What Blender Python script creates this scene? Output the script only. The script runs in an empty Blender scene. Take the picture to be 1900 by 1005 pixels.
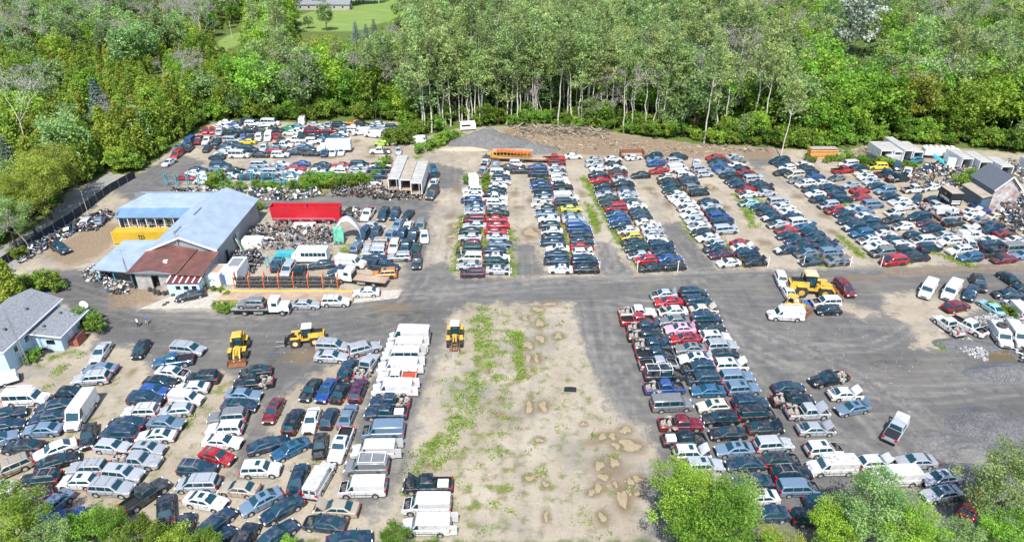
import bpy, bmesh, math, random
import numpy as np
from mathutils import Vector, Matrix
random.seed(7)
rng = np.random.default_rng(7)
R = math.radians
scn = bpy.context.scene
col = scn.collection
# ------------------------------------------------------------ camera, sky, sun
CAM_H, PITCH, FPX = 61.0, R(29.0), 1267.0
cam = bpy.data.cameras.new('camera'); camo = bpy.data.objects.new('camera', cam); col.objects.link(camo)
camo.location = (0, 0, CAM_H); camo.rotation_euler = (R(90) - PITCH, 0, 0)
cam.sensor_width = 36.0; cam.lens = FPX / 1900 * 36; cam.clip_start = 0.5; cam.clip_end = 9000
scn.camera = camo
SUN_EL, SUN_AZ = R(56), R(4)
w = bpy.data.worlds.new('World'); scn.world = w; w.use_nodes = True
wn = w.node_tree.nodes; wl = w.node_tree.links
sky = wn.new('ShaderNodeTexSky'); sky.sky_type = 'NISHITA'; sky.sun_disc = False
sky.sun_elevation = SUN_EL; sky.sun_rotation = R(180)
wl.new(sky.outputs[0], wn['Background'].inputs[0]); wn['Background'].inputs[1].default_value = 0.15
sl = bpy.data.lights.new('sun', 'SUN'); sl.energy = 4.4; sl.angle = R(0.53); sl.color = (1.0, 0.965, 0.90)
so = bpy.data.objects.new('sun', sl); col.objects.link(so); so.rotation_euler = (R(90) - SUN_EL, 0, -SUN_AZ)
so.location = (0, -50, 120)
vs = scn.view_settings; vs.view_transform = 'Standard'; vs.look = 'None'; vs.exposure = 0.66; vs.gamma = 1
# ------------------------------------------------------------ pixel -> place
CPI, SPI = math.cos(PITCH), math.sin(PITCH)
def at(px, py, z=0.0):
    dx, dy = (px - 950) / FPX, (502.5 - py) / FPX
    Y, Z = CPI + dy * SPI, -SPI + dy * CPI
    t = (z - CAM_H) / Z
    return Vector((dx * t, Y * t, z))
def pxscale(x, y, z=0.0):
    d = y * CPI - (z - CAM_H) * SPI
    return FPX / d
def to_px(x, y, z=0.0):
    d = y * CPI + (CAM_H - z) * SPI
    v = y * SPI - (CAM_H - z) * CPI
    return 950 + FPX * x / d, 502.5 - FPX * v / d
# ------------------------------------------------------------ helpers
def tag(o, label=None, cat=None, group=None, kind=None):
    if label: o['label'] = label
    if cat: o['category'] = cat
    if group: o['group'] = group
    if kind: o['kind'] = kind
    return o
def empty(name, loc, rz=0.0, label=None, cat=None, group=None):
    o = bpy.data.objects.new(name, None); col.objects.link(o)
    o.empty_display_size = 0.5
    o.location = loc; o.rotation_euler = (0, 0, rz)
    return tag(o, label, cat, group)
def inst(name, mesh, parent=None, loc=(0, 0, 0), rot=(0, 0, 0), sc=None, color=None):
    o = bpy.data.objects.new(name, mesh); col.objects.link(o)
    if parent: o.parent = parent
    o.location = loc; o.rotation_euler = rot
    if sc is not None: o.scale = sc if not isinstance(sc, (int, float)) else (sc, sc, sc)
    if color is not None: o.color = (*color, 1)
    return o
class MB:
    def __init__(s): s.v = []; s.f = []; s.m = []
    def add(s, verts, faces, mat=0, M=None):
        b = len(s.v)
        s.v += [tuple(M @ Vector(p)) for p in verts] if M is not None else [tuple(p) for p in verts]
        for f in faces: s.f.append(tuple(i + b for i in f)); s.m.append(mat)
        return s
    def ext(s, o, M=None, mm=None):
        b = len(s.v)
        s.v += [tuple(M @ Vector(p)) for p in o.v] if M is not None else o.v
        s.f += [tuple(i + b for i in f) for f in o.f]; s.m += [mm[i] if mm else i for i in o.m]
        return s
    def box(s, c, d, mat=0, M=None, taper=1.0):
        x, y, z = d[0] / 2, d[1] / 2, d[2] / 2
        P = []
        for k, t in ((-1, 1.0), (1, taper)):
            for a, b in ((-1, -1), (1, -1), (1, 1), (-1, 1)):
                P.append((c[0] + a * x * t, c[1] + b * y * t, c[2] + k * z))
        return s.add(P, [(3, 2, 1, 0), (4, 5, 6, 7), (0, 1, 5, 4), (1, 2, 6, 5), (2, 3, 7, 6), (3, 0, 4, 7)], mat, M)
    def bar(s, p0, p1, w, h=None, mat=0):
        p0 = Vector(p0); p1 = Vector(p1); h = h or w
        d = (p1 - p0); L = d.length
        if L < 1e-6: return s
        M = Matrix.Translation((p0 + p1) / 2) @ d.to_track_quat('X', 'Z').to_matrix().to_4x4()
        return s.box((0, 0, 0), (L, w, h), mat, M)
    def tube(s, p0, p1, r0, r1=None, n=8, mat=0, caps=True):
        p0 = Vector(p0); p1 = Vector(p1); r1 = r0 if r1 is None else r1
        q = (p1 - p0).to_track_quat('Z', 'Y')
        P = []
        for p, r in ((p0, r0), (p1, r1)):
            for k in range(n):
                a = 2 * math.pi * k / n
                P.append(p + q @ Vector((r * math.cos(a), r * math.sin(a), 0)))
        F = [(k, (k + 1) % n, n + (k + 1) % n, n + k) for k in range(n)]
        if caps: F += [tuple(range(n - 1, -1, -1)), tuple(range(n, 2 * n))]
        return s.add(P, F, mat)
    def prism(s, poly, h0, h1, mat=0, M=None):           # polygon in xy extruded in z
        n = len(poly)
        P = [(p[0], p[1], h0) for p in poly] + [(p[0], p[1], h1) for p in poly]
        a = sum(poly[i][0] * poly[(i + 1) % n][1] - poly[(i + 1) % n][0] * poly[i][1] for i in range(n))
        if a < 0:
            P = P[:n][::-1] + P[n:][::-1]
        F = [tuple(range(n - 1, -1, -1)), tuple(range(n, 2 * n))] + [(i, (i + 1) % n, n + (i + 1) % n, n + i) for i in range(n)]
        return s.add(P, F, mat, M)
    def sphere(s, c, r, n=8, mat=0, sz=1.0):
        P = []; F = []
        for i in range(n // 2 + 1):
            t = math.pi * i / (n // 2)
            for k in range(n):
                a = 2 * math.pi * k / n
                P.append((c[0] + r * math.sin(t) * math.cos(a), c[1] + r * math.sin(t) * math.sin(a), c[2] + r * sz * math.cos(t)))
        for i in range(n // 2):
            for k in range(n):
                F.append((i * n + k, (i + 1) * n + k, (i + 1) * n + (k + 1) % n, i * n + (k + 1) % n))
        return s.add(P, F, mat)
    def mesh(s, name, mats, smooth=None):
        me = bpy.data.meshes.new(name)
        me.from_pydata(s.v, [], s.f)
        for m in mats: me.materials.append(m)
        if len(mats) > 1: me.polygons.foreach_set('material_index', s.m)
        if smooth is not None:
            me.polygons.foreach_set('use_smooth', [True] * len(s.f))
            me.set_sharp_from_angle(angle=R(smooth))
        me.update()
        return me
    def obj(s, name, mats, parent=None, loc=(0, 0, 0), rz=0, smooth=None, color=None):
        if not isinstance(mats, (list, tuple)): mats = [mats]
        return inst(name, s.mesh(name, mats, smooth), parent, loc, (0, 0, rz), None, color)
# ------------------------------------------------------------ materials
def mat(name, c=(.5, .5, .5), rough=.6, metal=0.0, spec=.5, coat=0.0, vary=0.0, vscale=3.0, bump=0.0, bscale=20.0, dirt=None, dirt_amt=0.0, dscale=1.2):
    m = bpy.data.materials.new(name); m.use_nodes = True
    nt = m.node_tree; n = nt.nodes; l = nt.links; b = n['Principled BSDF']
    b.inputs['Roughness'].default_value = rough; b.inputs['Metallic'].default_value = metal
    b.inputs['Specular IOR Level'].default_value = spec; b.inputs['Coat Weight'].default_value = coat
    b.inputs['Base Color'].default_value = (*c, 1)
    if vary or dirt:
        tc = n.new('ShaderNodeTexCoord'); nz = n.new('ShaderNodeTexNoise'); nz.inputs['Scale'].default_value = vscale
        nz.inputs['Detail'].default_value = 6
        l.new(tc.outputs['Object'], nz.inputs['Vector'])
        mx = n.new('ShaderNodeMix'); mx.data_type = 'RGBA'
        lo = tuple(max(0, x * (1 - vary)) for x in c); hi = tuple(min(1, x * (1 + vary)) for x in c)
        mx.inputs[6].default_value = (*lo, 1); mx.inputs[7].default_value = (*hi, 1)
        rm = n.new('ShaderNodeMapRange'); rm.inputs[1].default_value = .3; rm.inputs[2].default_value = .7
        l.new(nz.outputs['Fac'], rm.inputs[0]); l.new(rm.outputs[0], mx.inputs[0])
        out = mx.outputs[2]
        if dirt:
            n2 = n.new('ShaderNodeTexNoise'); n2.inputs['Scale'].default_value = dscale; n2.inputs['Detail'].default_value = 8
            l.new(tc.outputs['Object'], n2.inputs['Vector'])
            r2 = n.new('ShaderNodeMapRange'); r2.inputs[1].default_value = .48; r2.inputs[2].default_value = .68; r2.inputs[4].default_value = dirt_amt
            l.new(n2.outputs['Fac'], r2.inputs[0])
            m2 = n.new('ShaderNodeMix'); m2.data_type = 'RGBA'; l.new(r2.outputs[0], m2.inputs[0]); l.new(out, m2.inputs[6]); m2.inputs[7].default_value = (*dirt, 1)
            out = m2.outputs[2]
        l.new(out, b.inputs['Base Color'])
    if bump:
        tc = n.new('ShaderNodeTexCoord'); nb = n.new('ShaderNodeTexNoise'); nb.inputs['Scale'].default_value = bscale; nb.inputs['Detail'].default_value = 4
        bp = n.new('ShaderNodeBump'); bp.inputs['Strength'].default_value = bump
        l.new(tc.outputs['Object'], nb.inputs['Vector']); l.new(nb.outputs['Fac'], bp.inputs['Height']); l.new(bp.outputs[0], b.inputs['Normal'])
    return m
def paint_mat():
    m = bpy.data.materials.new('car_paint'); m.use_nodes = True
    nt = m.node_tree; n = nt.nodes; l = nt.links; b = n['Principled BSDF']
    oi = n.new('ShaderNodeObjectInfo'); tc = n.new('ShaderNodeTexCoord')
    nz = n.new('ShaderNodeTexNoise'); nz.inputs['Scale'].default_value = 1.7; nz.inputs['Detail'].default_value = 7
    ad = n.new('ShaderNodeVectorMath'); ad.operation = 'ADD'; l.new(tc.outputs['Object'], ad.inputs[0]); l.new(oi.outputs['Location'], ad.inputs[1])
    l.new(ad.outputs[0], nz.inputs['Vector'])
    rm = n.new('ShaderNodeMapRange'); rm.inputs[1].default_value = .45; rm.inputs[2].default_value = .8; rm.inputs[4].default_value = .34
    l.new(nz.outputs['Fac'], rm.inputs[0])
    mx = n.new('ShaderNodeMix'); mx.data_type = 'RGBA'; mx.inputs[7].default_value = (.30, .26, .21, 1)
    l.new(rm.outputs[0], mx.inputs[0]); l.new(oi.outputs['Color'], mx.inputs[6]); l.new(mx.outputs[2], b.inputs['Base Color'])
    n2 = n.new('ShaderNodeTexNoise'); n2.inputs['Scale'].default_value = 2.6; n2.inputs['Detail'].default_value = 8; l.new(ad.outputs[0], n2.inputs['Vector'])
    r2 = n.new('ShaderNodeMapRange'); r2.inputs[1].default_value = .57; r2.inputs[2].default_value = .66; l.new(n2.outputs['Fac'], r2.inputs[0])
    rr_ = n.new('ShaderNodeMapRange'); rr_.inputs[1].default_value = .62; rr_.inputs[2].default_value = .95; rr_.inputs[4].default_value = .7; l.new(oi.outputs['Random'], rr_.inputs[0])
    ml = n.new('ShaderNodeMath'); ml.operation = 'MULTIPLY'; l.new(r2.outputs[0], ml.inputs[0]); l.new(rr_.outputs[0], ml.inputs[1])
    m2 = n.new('ShaderNodeMix'); m2.data_type = 'RGBA'; m2.inputs[7].default_value = (.17, .10, .06, 1); l.new(ml.outputs[0], m2.inputs[0]); l.new(mx.outputs[2], m2.inputs[6]); l.new(m2.outputs[2], b.inputs['Base Color'])
    fr = n.new('ShaderNodeMapRange'); fr.inputs[3].default_value = .24; fr.inputs[4].default_value = .55; l.new(oi.outputs['Random'], fr.inputs[0]); l.new(fr.outputs[0], b.inputs['Roughness'])
    bp = n.new('ShaderNodeBump'); bp.inputs['Strength'].default_value = .25; bp.inputs['Distance'].default_value = .05; l.new(nz.outputs['Fac'], bp.inputs['Height']); l.new(bp.outputs[0], b.inputs['Normal'])
    b.inputs['Metallic'].default_value = .15
    b.inputs['Coat Weight'].default_value = .55; b.inputs['Coat Roughness'].default_value = .06
    return m
PAINT = paint_mat()
M_ = dict(
 glass=mat('car_glass', (.008, .045, .062), .06, spec=.9),  # teal of the reflected sky mixed into the glass colour
 trim=mat('black_trim', (.015, .016, .018), .6),
 tyre=mat('tyre_rubber', (.030, .030, .031), .85, vary=.3),
 rim=mat('alloy_rim', (.55, .56, .57), .35, metal=.6),
 lamp=mat('head_lamp', (.75, .78, .8), .12, spec=.8),
 tail=mat('tail_lamp', (.45, .012, .015), .2, spec=.7),
 engine=mat('engine_metal', (.13, .125, .12), .55, metal=.4, vary=.7, vscale=9),
 cargo=mat('bed_cargo', (.30, .27, .23), .8, vary=.8, vscale=6),
 redbed=mat('red_bed_liner', (.55, .05, .02), .6),
 rack=mat('white_rack', (.75, .75, .74), .5),
 white=mat('white_paint', (.80, .80, .79), .45, dirt=(.45, .38, .3), dirt_amt=.25),
 steel=mat('galvanised_steel', (.42, .43, .44), .45, metal=.5, vary=.2),
 wood=mat('weathered_wood', (.36, .27, .19), .85, vary=.35, vscale=5),
 rust=mat('rusty_steel', (.20, .085, .04), .85, vary=.45, vscale=4),
 yellow=mat('machine_yellow', (.60, .37, .045), .45, vary=.12, dirt=(.25, .19, .12), dirt_amt=.55, dscale=1.4),
 orange=mat('orange_paint', (.62, .13, .03), .55, vary=.25),
 cyan=mat('turquoise_paint', (.05, .33, .40), .55, vary=.3),
 blue=mat('blue_plastic', (.02, .14, .50), .5),
 red=mat('red_paint', (.50, .012, .025), .45, vary=.12, dirt=(.2, .05, .04), dirt_amt=.4),
 concrete=mat('concrete', (.40, .37, .32), .9, vary=.12, vscale=1.5, dirt=(.25, .21, .16), dirt_amt=.5),
 black=mat('black_mesh', (.022, .030, .042), .85, vary=.3, vscale=.6),
)
# ------------------------------------------------------------ ground: one sheet, zones stored on it
def wpoly(pts, z=0): return [at(x, y, z) for x, y in pts]
def sdf(P, poly):                                       # >0 inside
    x, y = P[:, 0], P[:, 1]; n = len(poly)
    d = np.full(len(P), 1e9); ins = np.zeros(len(P), bool)
    for i in range(n):
        ax, ay = poly[i][0], poly[i][1]; bx, by = poly[(i + 1) % n][0], poly[(i + 1) % n][1]
        ex, ey = bx - ax, by - ay
        t = np.clip(((x - ax) * ex + (y - ay) * ey) / (ex * ex + ey * ey + 1e-9), 0, 1)
        d = np.minimum(d, (x - ax - t * ex) ** 2 + (y - ay - t * ey) ** 2)
        c = ((ay > y) != (by > y)) & (x < (bx - ax) * (y - ay) / (by - ay + 1e-12) + ax)
        ins ^= c
    d = np.sqrt(d)
    return np.where(ins, d, -d)
def linedist(P, pts):
    d = np.full(len(P), 1e9)
    for (ax, ay, _), (bx, by, _) in zip(pts[:-1], pts[1:]):
        ex, ey = bx - ax, by - ay
        t = np.clip(((P[:, 0] - ax) * ex + (P[:, 1] - ay) * ey) / (ex * ex + ey * ey + 1e-9), 0, 1)
        d = np.minimum(d, np.hypot(P[:, 0] - ax - t * ex, P[:, 1] - ay - t * ey))
    return d
GRAVEL = [[(0,560),(60,505),(160,498),(205,530),(262,572),(400,580),(640,562),(745,548),(760,505),(830,480),(845,515),(1160,512),(1330,500),(1480,500),(1620,495),(1900,488),(2100,485),(2300,1005),(1190,1005),(1200,930),(1200,880),(1215,835),(1195,795),(1130,760),(1105,700),(1085,640),(1068,590),(1060,562),(870,562),(838,580),(828,640),(800,690),(775,790),(755,880),(700,960),(640,930),(655,800),(690,700),(700,640),(590,690),(520,740),(470,860),(430,890),(440,820),(480,740),(420,690),(330,705),(280,695),(270,660),(240,640),(170,650),(180,600),(100,560)],
 [(955,452),(998,452),(1012,514),(948,514)], [(1105,448),(1132,450),(1187,514),(1112,514)], [(1222,415),(1262,410),(1332,505),(1275,505)],
 [(200,350),(330,285),(385,300),(310,358),(240,372)], [(440,362),(700,358),(815,375),(775,402),(640,386),(470,388)], [(795,300),(868,315),(850,350),(800,350)], [(1372,278),(1420,275),(1440,300),(1400,318)], [(760,400),(800,380),(800,440),(770,520),(750,520)], ]
SANDY = [[(1640,545),(1720,538),(1840,560),(1750,600),(1765,645),(1700,645),(1690,605),(1640,575)], [(1470,530),(1560,560),(1640,580),(1600,590),(1500,560)]]
BROWN = [[(930,238),(1140,247),(1300,268),(1440,275),(1440,295),(1150,292),(1000,285),(930,265)], [(200,528),(300,528),(290,562),(205,575)], [(80,470),(190,400),(230,420),(200,470),(120,500)], [(560,862),(600,855),(610,880),(575,885)], [(1640,500),(1900,490),(1900,500),(1640,512)]]
DARK = [[(130,560),(260,590),(330,600),(290,625),(180,600)], [(470,640),(590,630),(600,680),(500,690)], [(1600,655),(1700,665),(1690,690),(1610,680)], [(1780,760),(1900,740),(1900,800),(1790,800)], [(90,520),(200,520),(220,560),(120,560)], [(760,560),(820,570),(800,600),(640,605),(620,590)]]
GRASS = [[(885,583),(918,583),(908,650),(905,720),(885,765),(842,832),(768,868),(762,832),(828,792),(858,722),(865,660)],
 [(150,640),(165,598),(188,600),(150,652),(70,688),(78,655)], [(150,655),(110,700),(60,752),(45,752),(100,690)], [(0,772),(40,752),(62,780),(20,810),(0,820)], [(385,770),(330,812),(345,770),(370,740)], [(230,770),(260,740),(240,790),(215,800)], [(400,700),(440,705),(410,740),(385,745)],
 [(765,292),(850,248),(880,240),(840,268),(800,285),(775,300)], [(1560,302),(1640,290),(1720,300),(1730,312),(1560,322)], [(395,412),(470,385),(480,400),(420,430)], [(610,470),(680,440),(690,480),(620,480)], [(850,510),(846,480),(862,480),(862,512)], [(405,352),(520,350),(640,352),(600,362),(420,362)], [(330,525),(420,520),(420,540),(400,545)],
 [(1830,570),(1870,565),(1880,590),(1850,590)], [(1725,640),(1745,628),(1760,655),(1742,665)]]
GLINES = [l for l in (((948,505),(942,430)), ((900,500),(902,420),(898,330)), ((1058,500),(1046,430),(1018,330)), ((1225,490),(1180,400),(1128,310)), ((1188,490),(1140,430),(1085,330)), ((1380,490),(1330,440),(1240,330)), ((1270,410),(1300,450)), ((1110,430),(1092,380)), ((1530,490),(1430,400),(1345,310)), ((1400,420),(1365,360)), ((1680,490),(1590,400),(1500,320)), ((1560,440),(1600,475)), ((1770,460),(1720,400)), ((1740,470),(1770,482),(1800,490)), ((848,500),(860,400)), ((962,620),(966,700)))]
YARD = [(-500,1005),(-500,640),(0,470),(60,440),(130,350),(205,324),(252,324),(288,300),(350,252),(395,227),(740,226),(760,262),(850,238),(930,234),(1140,246),(1300,268),(1440,275),(1560,282),(1640,262),(1900,285),(2600,300),(2600,1005)]
FIELD = [[(540,22),(735,8),(745,34),(690,50),(600,60),(560,58)], [(385,90),(440,55),(460,60),(455,75),(430,92)], [(300,-40),(900,-40),(900,5),(300,5)]]
ROADL = [(-200,600),(-40,480),(60,425),(125,372),(205,318),(216,330),(190,350),(150,392),(130,420),(60,470),(-40,560)]
xs = np.concatenate([[-4000, -2000, -1000, -600, -400, -300, -240, -200], np.arange(-175, 175.1, .55), [200, 240, 300, 400, 600, 1000, 2000, 4000]])
ys = np.concatenate([[-300, -100, 0, 25], np.arange(42, 236, .55), [245, 255, 265, 280, 300, 320, 345, 370, 400, 430, 460, 500, 560, 650, 800, 1200, 2000, 4500]])
XX, YY = np.meshgrid(xs, ys); P2 = np.stack([XX.ravel(), YY.ravel()], 1)
def zone_attr(polys, wdt, cl=1.0):
    a = np.zeros(len(P2))
    for p in polys: a = np.maximum(a, np.clip(.5 + sdf(P2, wpoly(p)) / wdt, 0, 1))
    return a
far = wpoly(FIELD[0])
a_gravel = zone_attr(GRAVEL, 5.5) * (1 - zone_attr(SANDY, 6.0))
a_brown = zone_attr(BROWN, 5.0); a_dark = zone_attr(DARK, 9.0)
a_grass = zone_attr(GRASS, 4.0) * .78
for l in GLINES: a_grass = np.maximum(a_grass, np.clip(1 - linedist(P2, wpoly(l)) / 2.2, 0, 1) * .9)
sl_ = np.clip(sdf(P2, wpoly([(848, 600), (962, 572), (968, 700), (985, 860), (975, 1005), (700, 1005), (765, 870), (808, 720)])) / 2, 0, 1)
bnd = np.clip(np.sin(P2[:, 1] * 2.1 + .5 * np.sin(P2[:, 0] * .4)) - .35, 0, 1); a_grass = np.maximum(a_grass, sl_ * (.36 + .42 * bnd))
a_grass = np.maximum(a_grass, .40 * np.clip(sdf(P2, wpoly([(870, 575), (1060, 570), (1100, 700), (1180, 830), (1170, 1005), (700, 1005), (790, 780)])) / 2, 0, 1))
a_grass = np.maximum(a_grass, .38 * np.clip(sdf(P2, wpoly([(0, 780), (180, 690), (480, 710), (470, 860), (300, 1005), (0, 1005)])) / 2, 0, 1))
yard = sdf(P2, wpoly(YARD)); a_forest = np.clip(.5 - yard / 5, 0, 1)
PUDDLES = ((1168,826,24,11),(1143,826,8,6),(1140,858,8,11),(1112,863,9,10),(1118,810,9,6),(1136,809,8,6),(1183,888,10,6),(1142,898,5,6),(1120,885,10,8),(1110,905,9,8),(1098,913,9,6),(1186,914,9,6),(1155,925,9,22),(1167,910,6,8),(982,756,8,11),(1008,753,9,9),(982,689,7,8),(980,664,7,7),(980,640,9,8),(1003,628,8,8),(1001,599,7,9),(1036,623,9,5),(998,574,10,6),(974,590,7,4),(1000,816,8,5),(984,887,9,6),(1012,898,6,6),(1008,882,5,4),(1013,957,5,9),(1160,797,12,7),(1083,787,6,3),(845,418,9,4),(840,438,9,5),(985,432,14,9),(1318,347,6,4),(1170,893,6,9),(1020,564,12,4),(995,665,5,8),(1118,960,7,10))
DAMP = ((1003,668,8,18),(930,740,14,6),(925,770,16,8),(955,360,12,8),(985,372,14,9),(960,385,10,5),(1005,405,14,6),(985,440,18,10),(1090,440,12,7),(1100,395,9,10),(1080,360,9,9),(1135,352,14,4),(1205,350,16,6),(1215,360,12,5),(1240,380,10,12),(1320,350,12,7),(1345,385,12,8),(1390,405,14,8),(1420,450,18,10),(1445,465,14,10),(1480,365,16,6),(1530,400,16,8),(1545,430,14,8),(850,350,12,10),(835,400,12,8),(842,425,14,12),(835,450,9,5),(850,470,8,5),(690,275,10,8),(660,262,10,5),(690,290,14,5),(610,292,30,4),(540,288,25,3),(820,255,30,8),(265,845,14,4),(615,850,12,6),(575,870,20,8),(565,815,14,14),(245,690,8,12),(730,570,60,10),(560,660,40,18),(1590,515,60,5),(1100,820,30,8),(905,690,8,6),(790,640,10,8),(800,700,8,5),(985,735,9,8),(925,830,12,7),(800,862,18,6),(1130,870,50,30),(1160,920,30,40))
a_wet = np.zeros(len(P2))
for i_, (px, py, rx, ry) in enumerate(PUDDLES + DAMP):
    c_ = at(px, py); sc_ = pxscale(c_.x, c_.y); sy_ = sc_ * math.sin(math.atan2(CAM_H, c_.y)); k_ = 1.55 if i_ < len(PUDDLES) else 1.0
    rr2 = ((P2[:, 0] - c_.x) / (k_ * rx / sc_ + .3)) ** 2 + ((P2[:, 1] - c_.y) / (k_ * ry / sy_ + .3)) ** 2
    a_wet = np.maximum(a_wet, np.exp(-rr2 * 1.1) * (1.0 if i_ < len(PUDDLES) else .75))
TRACKS = [((1130,545),(1250,560),(1420,610),(1600,700),(1760,800),(1880,900)), ((1120,600),(1150,700),(1200,800),(1215,900),(1210,1000)), ((1090,560),(1120,640),(1170,720),(1200,780)), ((0,600),(160,600),(400,610),(700,585),(1000,545),(1400,520),(1900,505)), ((100,540),(300,600),(520,610),(760,570),(1100,530),(1500,515),(1900,510)), ((640,620),(560,720),(470,800),(430,900)), ((810,430),(800,510),(760,580),(600,620),(350,640)), ((985,570),(984,680),(988,800),(995,1000)), ((1010,560),(1006,680),(1012,800),(1020,1000)), ((830,620),(770,760),(720,900),(690,1000)), ((1300,560),(1450,660),(1650,720),(1850,700)), ((1420,620),(1600,640),(1700,600),(1800,540)), ((975,330),(975,450),(985,520)), ((1085,330),(1115,430),(1150,520)), ((1170,320),(1235,410),(1300,500)), ((1290,330),(1380,420),(1470,510)), ((1400,320),(1500,400),(1600,490)), ((840,300),(845,400),(815,500)), ((330,300),(230,370),(160,430),(90,480)), ((1560,720),(1640,840),(1700,960)), ((1330,520),(1420,700),(1560,800),(1700,880))]
a_track = np.zeros(len(P2)); rt_ = np.random.default_rng(4)
for tl in TRACKS:
    W_ = np.array([[q.x, q.y] for q in wpoly(tl)]); t_ = np.linspace(0, len(W_) - 1, 4 * len(W_)); W_ = np.stack([np.interp(t_, np.arange(len(W_)), W_[:, i]) for i in (0, 1)], 1)
    for _ in range(2): W_[1:-1] = (W_[:-2] + 2 * W_[1:-1] + W_[2:]) / 4
    T_ = np.gradient(W_, axis=0); N_ = np.stack([-T_[:, 1], T_[:, 0]], 1); N_ /= np.linalg.norm(N_, axis=1, keepdims=True)
    lo_, hi_ = W_.min(0) - 9, W_.max(0) + 9; m_ = (P2[:, 0] > lo_[0]) & (P2[:, 0] < hi_[0]) & (P2[:, 1] > lo_[1]) & (P2[:, 1] < hi_[1]); Q_ = P2[m_]; acc = np.zeros(len(Q_))
    for v in range(3):
        off = rt_.normal(0, 2.2) + np.sin(np.linspace(0, rt_.uniform(1, 5), len(W_)) + rt_.uniform(0, 6)) * 1.2; sg = rt_.choice((-1, 1, 1)) * rt_.uniform(.5, 1)
        for e_ in (-.9, .9):
            L_ = W_ + N_ * (off + e_)[:, None]; d_ = linedist(Q_, [(a, b, 0) for a, b in L_]); acc += sg * np.clip(1 - d_ / .55, 0, 1)
    a_track[m_] += acc
a_track = np.clip(a_track, -1, 1)
a_road = zone_attr([ROADL], .8)
a_field = zone_attr(FIELD, 8.0)
me = bpy.data.meshes.new('ground')
nx_, ny_ = len(xs), len(ys)
V3 = np.zeros((len(P2), 3)); V3[:, :2] = P2
ii = np.arange(nx_ - 1)[None, :] + nx_ * np.arange(ny_ - 1)[:, None]
F4 = np.stack([ii, ii + 1, ii + 1 + nx_, ii + nx_], -1).reshape(-1, 4)
def fast_mesh(me, V, F):
    me.vertices.add(len(V)); me.vertices.foreach_set('co', np.asarray(V, np.float32).ravel())
    k = F.shape[1]
    me.loops.add(F.size); me.loops.foreach_set('vertex_index', F.ravel().astype(np.int32))
    me.polygons.add(len(F)); me.polygons.foreach_set('loop_start', np.arange(0, F.size, k, dtype=np.int32))
    me.update(calc_edges=True)
fast_mesh(me, V3, F4)
for nm, a in (('gravel', a_gravel), ('brown', a_brown), ('dark', a_dark), ('grass', a_grass), ('forest', a_forest), ('road', a_road), ('field', a_field), ('wet', a_wet), ('track', a_track)):
    at_ = me.attributes.new(nm, 'FLOAT', 'POINT'); at_.data.foreach_set('value', a.astype(np.float32))
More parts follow.
